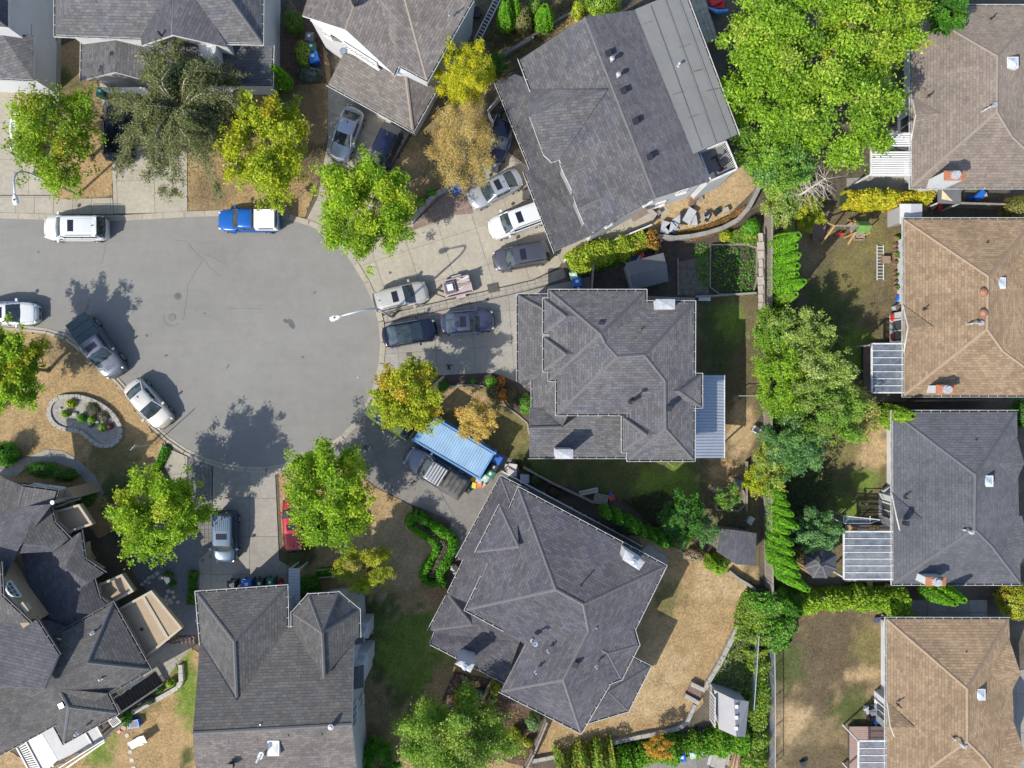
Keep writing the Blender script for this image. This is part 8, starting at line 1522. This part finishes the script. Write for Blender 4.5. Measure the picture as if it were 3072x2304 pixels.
wallstones('stepped brown garden wall in the top shaded bank', T('A2', 1940, 490, 2212, 330), .5, .18, CONC2, 1.0); wallstones('low timber retaining edge on the shaded bank by the chain gate', T('A3', 0, 470, 150, 380, 420, 215, 600, 110), .3, .15, WOOD, 1.2)
for i, (a, b) in enumerate((((1612, 880), (1762, 1095)), ((1885, 905), (1780, 1100)))):
    A, B = W(*T('D2', *a)), W(*T('D2', *b)); t = thing('log', ['left log', 'right log'][i] + ' of the weathered V beside the fire pit', 'log', (A.x, A.y, .05)); m = MB(); m.tube([A + Vector((0, 0, .14)), B + Vector((0, 0, .14))], [.16, .13], 10); m.build('trunk', M('mossy_log', (.2, .17, .12), .9, .3, 6), t, True)
c = W(*T('D2', 1775, 1010)); t = thing('fire_pit', 'small black fire pit between the two logs', 'fire pit', c); m = MB(); m.cyl(c, .25, 0, .4, 14); m.build('drum', BLACK, t); m = MB(); m.cyl(c, .08, .4, .5, 10, 0, .02); m.build('knob', METAL, t)
c = W(*T('D3', 1868, 800)); t = thing('stone_ring', 'small stone-ringed fire circle in the weedy strip', 'fire ring', c)
for k in range(12): a = k * math.pi / 6; q = [(c.x + r * math.cos(a + s), c.y + r * math.sin(a + s)) for r, s in ((.28, -.22), (.42, -.22), (.42, .22), (.28, .22))]; m = MB(); m.prism(q if area2(q) > 0 else q[::-1], 0, .18 + random.uniform(0, .03)); m.build('stone', STONE, t)
# box steps
t = thing('garden_steps', 'short dark steps between two pale stone cheeks in the dry yard edge', 'steps', W(*T('D3', 1610, 1030)))
for k in range(5): A = W(*T('D3', 1545 + 4 * k + 0, 1035 - 17 * k)); B = W(*T('D3', 1660 + 0 * k, 1085 - 17 * k)); m = MB(); m.bar(A + Vector((0, 0, .1 + .06 * k)), B + Vector((0, 0, .1 + .06 * k)), .15, .1); m.build('tread', WOODB, t)
for pl in (T('D3', 1575, 945, 1690, 1000), T('D3', 1525, 1040, 1640, 1105)): A, B = W(*pl[0]), W(*pl[1]); m = MB(); m.bar(A + Vector((0, 0, .2)), B + Vector((0, 0, .2)), .3, .45); m.build('cheek_wall', STONE, t)
# white railing along the sloping side path of the largest house
t = thing('railing', 'long white railing above the yellow-green hedge of the largest grey house', 'railing', W(*T('B3', 530, 645))); A = W(*T('B3', 530, 642), 1.0); B = W(*T('B3', 1262, 342), 1.0); d = B - A
m = MB(); m.bar(A, B, .1, .06); m.build('rail', TRIM, t); m = MB(); m.bar(A - Vector((0, 0, .85)), B - Vector((0, 0, .85)), .06, .06); m.build('rail', TRIM, t); m = MB()
for k in range(int(d.length / .15)): c = A + d * (k * .15 / d.length); m.bar(c - Vector((0, 0, .95)), c, .035, .035)
m.build('baluster', TRIM, t)
t = thing('gate', 'small white slatted gate beside the dark blue saloon', 'gate', W(*T('A2', 1890, 900))); 
A = W(*T('A2', 1832, 915), 1.0); B = W(*T('A2', 1945, 785), 1.0); C_ = W(*T('A2', 1880, 1010), 1.0)
m = MB(); m.bar(A, B, .07, .07); m.build('rail', TRIM, t); m = MB(); m.bar(A, C_, .07, .07); m.build('rail', TRIM, t)
m = MB(); [m.bar(P0 + (P1 - P0) * k / 12 - Vector((0, 0, .95)), P0 + (P1 - P0) * k / 12, .04, .04) for P0, P1 in ((A, B), (A, C_)) for k in range(13)]; m.build('slat', TRIM, t)
# signs
def sign(label, b, sz, h, ang, mat=WHITE, big=False):
    c = W(*b); t = thing('road_sign', label, 'road sign', c); m = MB(); m.cyl(c, .03, 0, h, 8); m.build('post', METAL_G, t); ca, sa = math.cos(R(ang)), math.sin(R(ang)); m = MB(); A = c + Vector((ca, sa, 0)) * -sz / 2 + Vector((0, 0, h - .3)); B = c + Vector((ca, sa, 0)) * sz / 2 + Vector((0, 0, h - .3)); m.bar(A, B, .02, .55); m.build('plate', mat, t)
sign('small white road sign on a post behind the blue pickup', (859, 626), .45, 2.4, 140); sign('thin road sign post at the kerb near the champagne saloon, with a long shadow', (468, 1331), .5, 3.4, 45, METAL_G)
# kidney-shaped rock garden
ring = smooth_poly(T('C1', 560, 246, 680, 246, 800, 285, 900, 345, 975, 420, 1018, 510, 1010, 590, 960, 645, 880, 662, 805, 640, 755, 590, 700, 545, 620, 520, 540, 518, 470, 480, 425, 420, 420, 350, 450, 285, 500, 255), 1)
rg = wallstones('kidney-shaped rock garden ringed with pale stone blocks on the lawn', ring + [ring[0]], .3, .3, M('pale_stone', (.27, .255, .22), .9, .2, 5, .15), .42, 'rock_garden', 'stone', 'rock garden')
p = inset(xy(ring), .12); m = MB(); m.prism([tuple(v) for v in (p if area2(p) > 0 else p[::-1])], 0, .2); m.build('gravel', M('bed_gravel', (.24, .22, .2), .95, .3, 6, .35, bmp=.03), rg)
for i, (l, x, y, r, pal, z) in enumerate([('yellow-green grassy tuft, top left in the rock garden', 590, 305, 20, YGRN, .4), ('bright green clump, left in the rock garden', 545, 390, 16, BRITE, .4), ('green clump in the middle of the rock garden', 680, 425, 18, IVY, .4), ('green clump right of the middle in the rock garden', 765, 440, 15, BRITE, .4), ('bright green clump, lower right in the rock garden', 855, 505, 18, BRITE, .4),
    ('blue-grey small clump in the rock garden', 755, 480, 12, [(.1, .16, .16, 1)], .3), ('dark red small clump in the rock garden', 915, 495, 12, [(.16, .04, .04, 1), (.1, .06, .05, 1)], .3), ('dry brown clump, upper middle of the rock garden', 770, 350, 34, [(.15, .12, .09, 3), (.08, .07, .05, 2)], .3), ('dry grey clump, right of centre in the rock garden', 860, 410, 26, [(.18, .15, .12, 3), (.09, .08, .06, 2)], .3)]):
    shrub(l, *T('C1', x, y), r * .75, z, pal, 500 + i, None, 500, .05, 'garden_plant')
for x, y, r in ((640, 390, .22), (822, 455, .18), (520, 345, .12)): c = W(*T('C1', x, y)); sblob('boulder', (c.x, c.y, .25), r, r * .8, r * .6, MC['pale_stone'], rg, 10, .15, int(x))
# stepping stones and patio squares
for i, (x, y, s) in enumerate([(1305, 45, 34), (1335, 80, 34), (1270, 70, 30), (1235, 80, 26), (1210, 110, 26), (1240, 120, 24), (1400, 190, 34), (1435, 200, 28), (1385, 235, 26), (1345, 255, 24), (1375, 265, 26), (1410, 265, 30), (1445, 240, 28), (1480, 280, 26), (1390, 295, 24), (1425, 285, 24), (1180, 135, 24), (1330, 290, 22)]):
    c = W(*T('D1', x, y)); t = thing('paving_stone', 'pale square paving stone scattered on the blue-grey gravel', 'paving stone', c, R(30), 'paving stones scattered on the gravel', local=True); k = s / 2.765 / K / 2; m = MB(); m.box(-k, k, -k, k, 0, .08); m.build('stone', M('paver_pale', (.36, .34, .3), .85, .12, 4), t)
for i, (x, y) in enumerate([(1058, 1386), (1075, 1455), (1082, 1523), (1097, 1592), (1112, 1655)]):
    c = W(*T('D1', x, y)); t = thing('stepping_stone', f'round pale stepping stone on the lower left lawn, {ORDN[i]}', 'stepping stone', c, 0, 'round stepping stones on the lawn', local=True); m = MB(); m.cyl((0, 0), .16, 0, .07, 14); m.build('stone', MC['paver_pale'], t)
# lounger
c = W(*T('D1', 1150, 1440), .4); t = thing('sun_lounger', 'white plastic sun lounger on the dry lawn', 'sun lounger', (c.x, c.y, 0), R(28), local=True)
m = MB(); m.add([(-.75, -.28, .3), (.2, -.28, .3), (.2, .28, .3), (-.75, .28, .3), (-.75, -.28, .35), (.2, -.28, .35), (.2, .28, .35), (-.75, .28, .35)], [(3, 2, 1, 0), (4, 5, 6, 7), (0, 1, 5, 4), (1, 2, 6, 5), (2, 3, 7, 6), (3, 0, 4, 7)]); m.build('seat', WHITE, t)
m = MB(); m.bar((.2, 0, .34), (.75, 0, .75), .56, .04); m.build('backrest', WHITE, t); m = MB(); [m.bar((x, q * .3, .5), (x + .35, q * .3, .52), .06, .04) for x in (0,) for q in (-1, 1)]; m.build('armrest', WHITE, t)
for x in (-.6, .3):
    for q in (-1, 1): m = MB(); m.box(x - .03, x + .03, q * .25 - .03, q * .25 + .03, 0, .3); m.build('leg', WHITE, t)
def chair(label, p, ang, mat, z=0):
    c = W(*p); t = thing('garden_chair', label, 'chair', (c.x, c.y, z), R(ang), local=True); m = MB(); m.box(-.23, .23, -.23, .23, .42, .46); m.build('seat', mat, t); m = MB(); m.box(-.25, -.2, -.23, .23, .46, .88); m.build('backrest', mat, t)
    for x in (-.2, .2):
        for y in (-.2, .2): m = MB(); m.box(x - .02, x + .02, y - .02, y + .02, 0, .42); m.build('leg', mat, t)
    for y in (-.25, .25): m = MB(); m.box(-.2, .2, y - .025, y + .025, .62, .66); m.build('armrest', mat, t)
chair('white garden chair in the shaded corner above the square dark shed', T('C3', 2060, 1265), -30, WHITE); chair('white tilted garden chair on the narrow side path by the back fence', T('C3', 2105, 520), 60, WHITE)
chair('brown chair at the left end of the widest glass patio', T('C4', 745, 1335), 80, WOODL, .4); chair('brown chair second on the widest glass patio edge', T('C4', 915, 1330), 100, WOODL, .4)
chair('red chair, upper one beside the bay table of the pot-lined bungalow', T('B4', 1105, 1122), 0, REDP); chair('red chair, lower one beside the bay table of the pot-lined bungalow', T('B4', 1105, 1280), 0, M('maroon', (.2, .02, .03), .6))
# table at the bay
c = W(*T('B4', 1150, 1060)); t = thing('picnic_table', 'dark table at the left foot of the pot-lined bungalow bay', 'table', c); m = MB(); m.box(c.x - .35, c.x + .35, c.y - .3, c.y + .3, .7, .75); m.build('top', WOODB, t)
for x in (-.3, .3):
    for y in (-.25, .25): m = MB(); m.box(c.x + x - .03, c.x + x + .03, c.y + y - .03, c.y + y + .03, 0, .7); m.build('leg', WOODB, t)
# trellis table
c = W(*T('C3', 830, 1090)); t = thing('garden_table', 'pale wooden slatted table beside the low plank fence', 'table', (c.x, c.y, 0), R(-12), local=True)
for k in range(6): m = MB(); m.box(-.5, .5, -.38 + k * .13, -.27 + k * .13, .55, .58); m.build('slat', WOOD, t)
for x in (-.45, .45): m = MB(); m.box(x - .04, x + .04, -.35, .35, 0, .55); m.build('leg', WOOD, t)
c = W(*T('C3', 730, 1030)); t = thing('bench', 'pale two-plank bench on the shaded lawn edge', 'bench', (c.x, c.y, 0), R(12), local=True)
for q in (-1, 1): m = MB(); m.box(-.7, .7, q * .1 - .08, q * .1 + .08, .4, .44); m.build('seat', M('pale_weathered2', (.33, .31, .27), .85), t); m = MB(); m.box(q * .5 - .03, q * .5 + .03, -.15, .15, 0, .4); m.build('leg', WOOD, t)
c = W(*T('B3', 1685, 958)); t = thing('bench', 'white slatted bench by the upper right corner of the many-hipped house', 'bench', (c.x, c.y, 0), 0, local=True)
for q in (-1.5, 0, 1.5): m = MB(); m.box(-.42, .42, q * .09 - .05, q * .09 + .05, .4, .44); m.build('slat', WHITE, t)
for q in (-1, 1): m = MB(); m.box(q * .38 - .03, q * .38 + .03, -.18, .18, 0, .4); m.build('leg', WHITE, t)
# pots along the brown bungalow wall
TC = M('clay_brown', (.22, .12, .07), .8, .2, 5)
for i, (x, y, s, sq) in enumerate([(1160, 455, 34, 1), (1150, 512, 28, 0), (1148, 552, 26, 0), (1152, 597, 46, 1), (1148, 662, 32, 0), (1142, 740, 22, 0), (1148, 775, 24, 0), (1152, 820, 24, 0), (1158, 868, 34, 1)]):
    c = W(*T('B4', x, y), .3); t = thing('plant_pot', f'{"square" if sq else "round"} brown plant pot by the brown bungalow wall, {ORDN[i]} in its row', 'plant pot', (c.x, c.y, 0), 0, 'plant pots along the bungalow wall', local=True); r = s / 2.765 / K / 2
    m = MB()
    if sq: m.box(-r, r, -r, r, 0, .38)
    else: m.cyl((0, 0), r * .8, 0, .38, 14, 0, r)
    m.build('pot', TC, t); m = MB(); m.cyl((0, 0), r * .75, .385, .39, 12); m.build('soil', SOIL, t)
    if i in (0, 3, 6, 8):
        g = np.random.default_rng(i); P = g.normal(size=(60, 3)) * [r * .4, r * .4, .06] + [0, 0, .45]; leaves_mesh('leaves', P, .05, pick(g, IVY, 60), t)
c = W(*T('B4', 1075, 630), .5); t = thing('wooden_box', 'brown wooden box between the lying ladder and the pot row', 'box', (c.x, c.y, 0), 0, local=True); m = MB(); m.box(-.28, .28, -.25, .22, 0, .4); m.build('body', WOODB, t); m = MB(); m.box(-.3, .3, -.27, .24, .4, .44); m.build('lid', M('box_lid', (.2, .14, .1), .8), t)
# swing set with slide, and wooden ramp
t = thing('swing_set', 'wooden swing set with red seats and green roof, below the orange hedge', 'swing set', W(*T('B4', 780, 380))); z = 2.1
A, B = W(*T('B4', 640, 352), z), W(*T('B4', 850, 352), z); m = MB(); m.bar(A, B, .1, .1); m.build('beam', WOOD, t)
for P0, s in ((A, 1), (B, -1)):
    for q in (-1, 1): m = MB(); m.bar(P0, Vector((P0.x - s * .1, P0.y + q * .9, 0)), .09, .09); m.build('leg', WOODL, t)
for x in (686, 779): c = W(*T('B4', x, 392), .5); tp = Vector((c.x, A.y, z)); m = MB(); [m.bar(tp + Vector((q * .2, 0, 0)), (c.x + q * .2, A.y - .3, .5), .015, .015) for q in (-1, 1)]; m.build('rope', METAL, t); m = MB(); m.box(c.x - .22, c.x + .22, A.y - .42, A.y - .2, .47, .52); m.build('swing_seat', REDP, t)
c = W(*T('B4', 880, 360), 2.0); m = MB(); m.add([(c.x - .42, c.y - .4, 1.9), (c.x + .42, c.y - .4, 1.9), (c.x + .42, c.y + .4, 1.9), (c.x - .42, c.y + .4, 1.9), (c.x - .42, c.y, 2.4), (c.x + .42, c.y, 2.4)], [(0, 1, 5, 4), (2, 3, 4, 5), (0, 4, 3), (1, 2, 5), (3, 2, 1, 0)]); m.build('canopy', M('play_green', (.1, .2, .045), .7, .3, 4), t)
for x in (-.5, .5):
    for y in (-.4, .4): m = MB(); m.box(c.x + x - .04, c.x + x + .04, c.y + y - .04, c.y + y + .04, 0, 1.9); m.build('post', WOODL, t)
m = MB(); m.box(c.x - .5, c.x + .5, c.y - .4, c.y + .4, 1.0, 1.06); m.build('platform', WOOD, t)
t = thing('sandbox', 'wooden-framed square sandpit below the swing set', 'sandpit', W(*T('B4', 833, 435))); p = xy(T('B4', 795, 400, 875, 400, 875, 472, 795, 472))
for i in range(4): a, b = p[i], p[(i + 1) % 4]; m = MB(); m.bar((*a, .12), (*b, .12), .09, .22); m.build('board', WOOD, t)
m = MB(); m.add([(*q, .08) for q in p], [(3, 2, 1, 0)] if area2(p) < 0 else [(0, 1, 2, 3)]); m.build('sand', M('sand', (.3, .22, .15), .95, .2, 4), t)
t = thing('wooden_ramp', 'brown wooden ramp with wide steps beside the bare dead conifer', 'ramp', W(*T('B4', 510, 350))); q0, q1 = T('B4', 455, 235, 592, 235), T('B4', 455, 470, 545, 470)
for k in range(13):
    f0 = k / 13; f1 = (k + .92) / 13; pl = [(q0[0][0] + (q1[0][0] - q0[0][0]) * f0, q0[0][1] + (q1[0][1] - q0[0][1]) * f0), (q0[1][0] + (q1[1][0] - q0[1][0]) * f0, q0[1][1] + (q1[1][1] - q0[1][1]) * f0), (q0[1][0] + (q1[1][0] - q0[1][0]) * f1, q0[1][1] + (q1[1][1] - q0[1][1]) * f1), (q0[0][0] + (q1[0][0] - q0[0][0]) * f1, q0[0][1] + (q1[0][1] - q0[0][1]) * f1)]
    z = 1.5 - 1.35 * f0; p = xy(pl, z); m = MB(); m.prism(p if area2(p) > 0 else p[::-1], z - .05, z); m.build('plank', M('ramp_brown', (.15, .10, .085), .85, .2, 3), t)
for x, y in ((455, 235), (592, 235)): c = W(*T('B4', x, y), 1.5); m = MB(); m.box(c.x - .06, c.x + .06, c.y - .06, c.y + .06, 0, 1.48); m.build('post', WOODB, t)
# pergola beams by the stucco house, glazed frame, trellis by the slate bungalow
t = thing('garden_arbour', 'dark arbour of crossed beams between the stucco house and the turret-hipped house', 'arbour', W(*T('D1', 1510, 600))); z = 2.2
for q in (0, 35): m = MB(); m.bar(W(*T('D1', 1405, 590 + q), z), W(*T('D1', 1620, 565 + q), z), .07, .12); m.build('beam', WOODB, t)
for k in range(7): m = MB(); x = 1420 + 31 * k; m.bar(W(*T('D1', x, 570), z + .1), W(*T('D1', x + 4, 630), z + .1), .06, .08); m.build('rafter', WOODB, t)
for x, y in ((1410, 592), (1615, 575)): c = W(*T('D1', x, y), z); m = MB(); m.box(c.x - .05, c.x + .05, c.y - .05, c.y + .05, 0, z); m.build('post', WOODB, t)
t = thing('lawn_enclosure', 'dark wooden railing frame on green lawn beside the slate-roofed bungalow bay', 'frame', W(*T('C4', 940, 1180))); z = 1.1
BW = M('black_wood', (.03, .035, .02), .8)
for y in (1120, 1165, 1210, 1255): m = MB(); m.bar(W(*T('C4', 845, y), z), W(*T('C4', 1035, y), z), .05, .06); m.build('rail', BW, t)
m = MB(); m.bar(W(*T('C4', 850, 1115), z), W(*T('C4', 850, 1260), z), .12, .1); m.build('rail', M('black_wood', (.03, .035, .02), .8), t)
m = MB(); [m.box(W(*T('C4', 850, y)).x - .05, W(*T('C4', 850, y)).x + .05, W(*T('C4', 850, y)).y - .05, W(*T('C4', 850, y)).y + .05, 0, z) for y in (1120, 1255)]; m.build('post', WOODB, t)
t = thing('glass_awning', 'thin white-framed glass awning left of the slate bungalow bay', 'awning', W(*T('C4', 850, 1270))); z = 1.9; p = T('C4', 715, 1238, 1020, 1270, 935, 1300, 715, 1300); m = MB()
for i in range(4): m.bar(W(*p[i], z), W(*p[(i + 1) % 4], z), .05, .05)
m.bar(W(*T('C4', 935, 1240), z), W(*T('C4', 935, 1295), z), .04, .04); m.build('frame', TRIM, t); q = xy(p, z); m = MB(); m.prism(q if area2(q) > 0 else q[::-1], z - .03, z - .015); m.build('pane', PGL, t)
for x, y in ((718, 1240), (718, 1298)): c = W(*T('C4', x, y), z); m = MB(); m.box(c.x - .03, c.x + .03, c.y - .03, c.y + .03, 0, z); m.build('post', TRIM, t)
t = thing('firewood_frame', 'tan wooden frame steps behind the widest glass patio cover', 'frame', W(*T('D4', 935, 150)))
for k in range(6): m = MB(); m.bar(W(*T('D4', 905 + k * 3, 105 + 16 * k), .5), W(*T('D4', 955, 105 + 16 * k), .5), .1, .05); m.build('board', WOODL, t)
t = thing('wooden_crate', 'tan leaning wooden crate right of the tan frame steps', 'crate', W(*T('D4', 1110, 180))); m = MB(); [m.bar(W(*T('D4', a, b), .6), W(*T('D4', c_, d_), .6), .1, .06) for a, b, c_, d_ in ((1065, 130, 1155, 190), (1155, 190, 1150, 230), (1065, 130, 1150, 230), (1040, 190, 1070, 140))]; m.build('board', WOODL, t)
t = thing('board_stack', 'red-brown and white striped boards at the bottom right driveway', 'boards', W(*T('D3', 1960, 1560)))
for k in range(7): m = MB(); m.bar(W(*T('D3', 1975 + k * 7 - 14, 1450), .8), W(*T('D3', 1915 + k * 11 - 8, 1659), .8), .12, .04); m.build('board', [M('rust_board', (.25, .1, .05), .8), WOODL, M('pale_board2', (.45, .4, .33), .8)][k % 3], t)
for k, (x, y) in enumerate(((1960, 1460), (1920, 1640))): c = W(*T('D3', x, y), .7); m = MB(); m.box(c.x - .05, c.x + .05, c.y - .3, c.y + .3, 0, .75); m.build('support', WOOD, t)
# hose on the dark lawn
t = thing('garden_hose', 'thin pale green hose line on the shaded lawn under the many-hipped house', 'hose', W(*T('C3', 1410, 810), .05)); m = MB(); m.tube([W(*q, .06) for q in T('C3', 1380, 785, 1400, 800, 1425, 818, 1445, 832)], .02, 5); m.build('tube', M('hose_green', (.3, .4, .15), .5), t)
# ---------------- person crossing the shaded driveway
def person(label, p, ang):
    c = W(*p); t = thing('person', label, 'person', c, R(ang), local=True); t.scale = (.88,) * 3
    V = [(0, 0, .95, .13), (0, 0, 1.15, .125), (0, 0, 1.36, .15), (.0, 0, 1.5, .06), (.03, .08, .9, .095), (.14, .1, .5, .065), (.16, .1, .1, .045), (.27, .1, .05, .035), (-.03, -.08, .9, .095), (-.02, -.1, .5, .065), (-.22, -.1, .14, .045), (-.13, -.1, .06, .035),
         (0, .17, 1.42, .07), (-.05, .22, 1.14, .05), (.04, .22, .92, .04), (.08, .21, .86, .035), (0, -.17, 1.42, .07), (.04, -.22, 1.16, .05), (.2, -.2, 1.02, .04), (.26, -.18, 1.0, .035)]
    E_ = [(0, 1), (1, 2), (2, 3), (0, 4), (4, 5), (5, 6), (6, 7), (0, 8), (8, 9), (9, 10), (10, 11), (2, 12), (12, 13), (13, 14), (14, 15), (2, 16), (16, 17), (17, 18), (18, 19)]
    me = bpy.data.meshes.new('body'); me.from_pydata([v[:3] for v in V], E_, []); me.materials.append(M('dark_clothes', (.025, .025, .03), .85, .2, 5)); o = bpy.data.objects.new('body', me); link(o, t); FR[o.name] = Vector((0, 0, 0))
    s = o.modifiers.new('skin', 'SKIN'); 
    for i, v in enumerate(V): me.skin_vertices[0].data[i].radius = (v[3], v[3]); me.skin_vertices[0].data[i].use_root = (i == 0)
    o.modifiers.new('sub', 'SUBSURF').render_levels = 2; s.use_smooth_shade = True
    bpy.context.view_layer.update(); me2 = bpy.data.meshes.new_from_object(o.evaluated_get(bpy.context.evaluated_depsgraph_get())); o.modifiers.clear(); o.data = me2
    SK = M('skin', (.42, .24, .16), .6, .05); sblob('head', (.03, 0, 1.63), .085, .075, .115, SK, t, 14, .02); sblob('hair', (.01, 0, 1.67), .095, .085, .095, M('dark_hair', (.02, .015, .012), .7, .2), t, 14, .03)
    sblob('nose', (.118, 0, 1.62), .015, .012, .02, SK, t, 6, 0)
    for q in (-1, 1): sblob('eye', (.105, q * .03, 1.645), .008, .011, .007, WHITE, t, 6, 0); sblob('ear', (.02, q * .077, 1.63), .018, .01, .028, SK, t, 6, 0)
    for hx, hy, hz in ((.11, .21, .82), (.3, -.17, .99)):
        sblob('hand', (hx, hy, hz), .045, .022, .04, SK, t, 8, .03)
        for k in range(4): m = MB(); m.tube([(hx + .03, hy - .02 + k * .013, hz), (hx + .065, hy - .02 + k * .013, hz - .015), (hx + .075, hy - .02 + k * .013, hz - .045)], [.009, .008, .006], 6); m.build('finger', SK, t)
        m = MB(); m.tube([(hx, hy + .02, hz + .01), (hx + .035, hy + .035, hz - .005)], [.01, .008], 6); m.build('thumb', SK, t)
    for x, y, z in ((.24, .1, .045), (-.16, -.1, .07)): sblob('shoe', (x, y, z), .13, .05, .045, M('shoe_grey', (.12, .12, .12), .7), t, 10, 0)
person('person in dark clothes walking across the shaded driveway of the many-hipped house', (1350, 1101), 200)
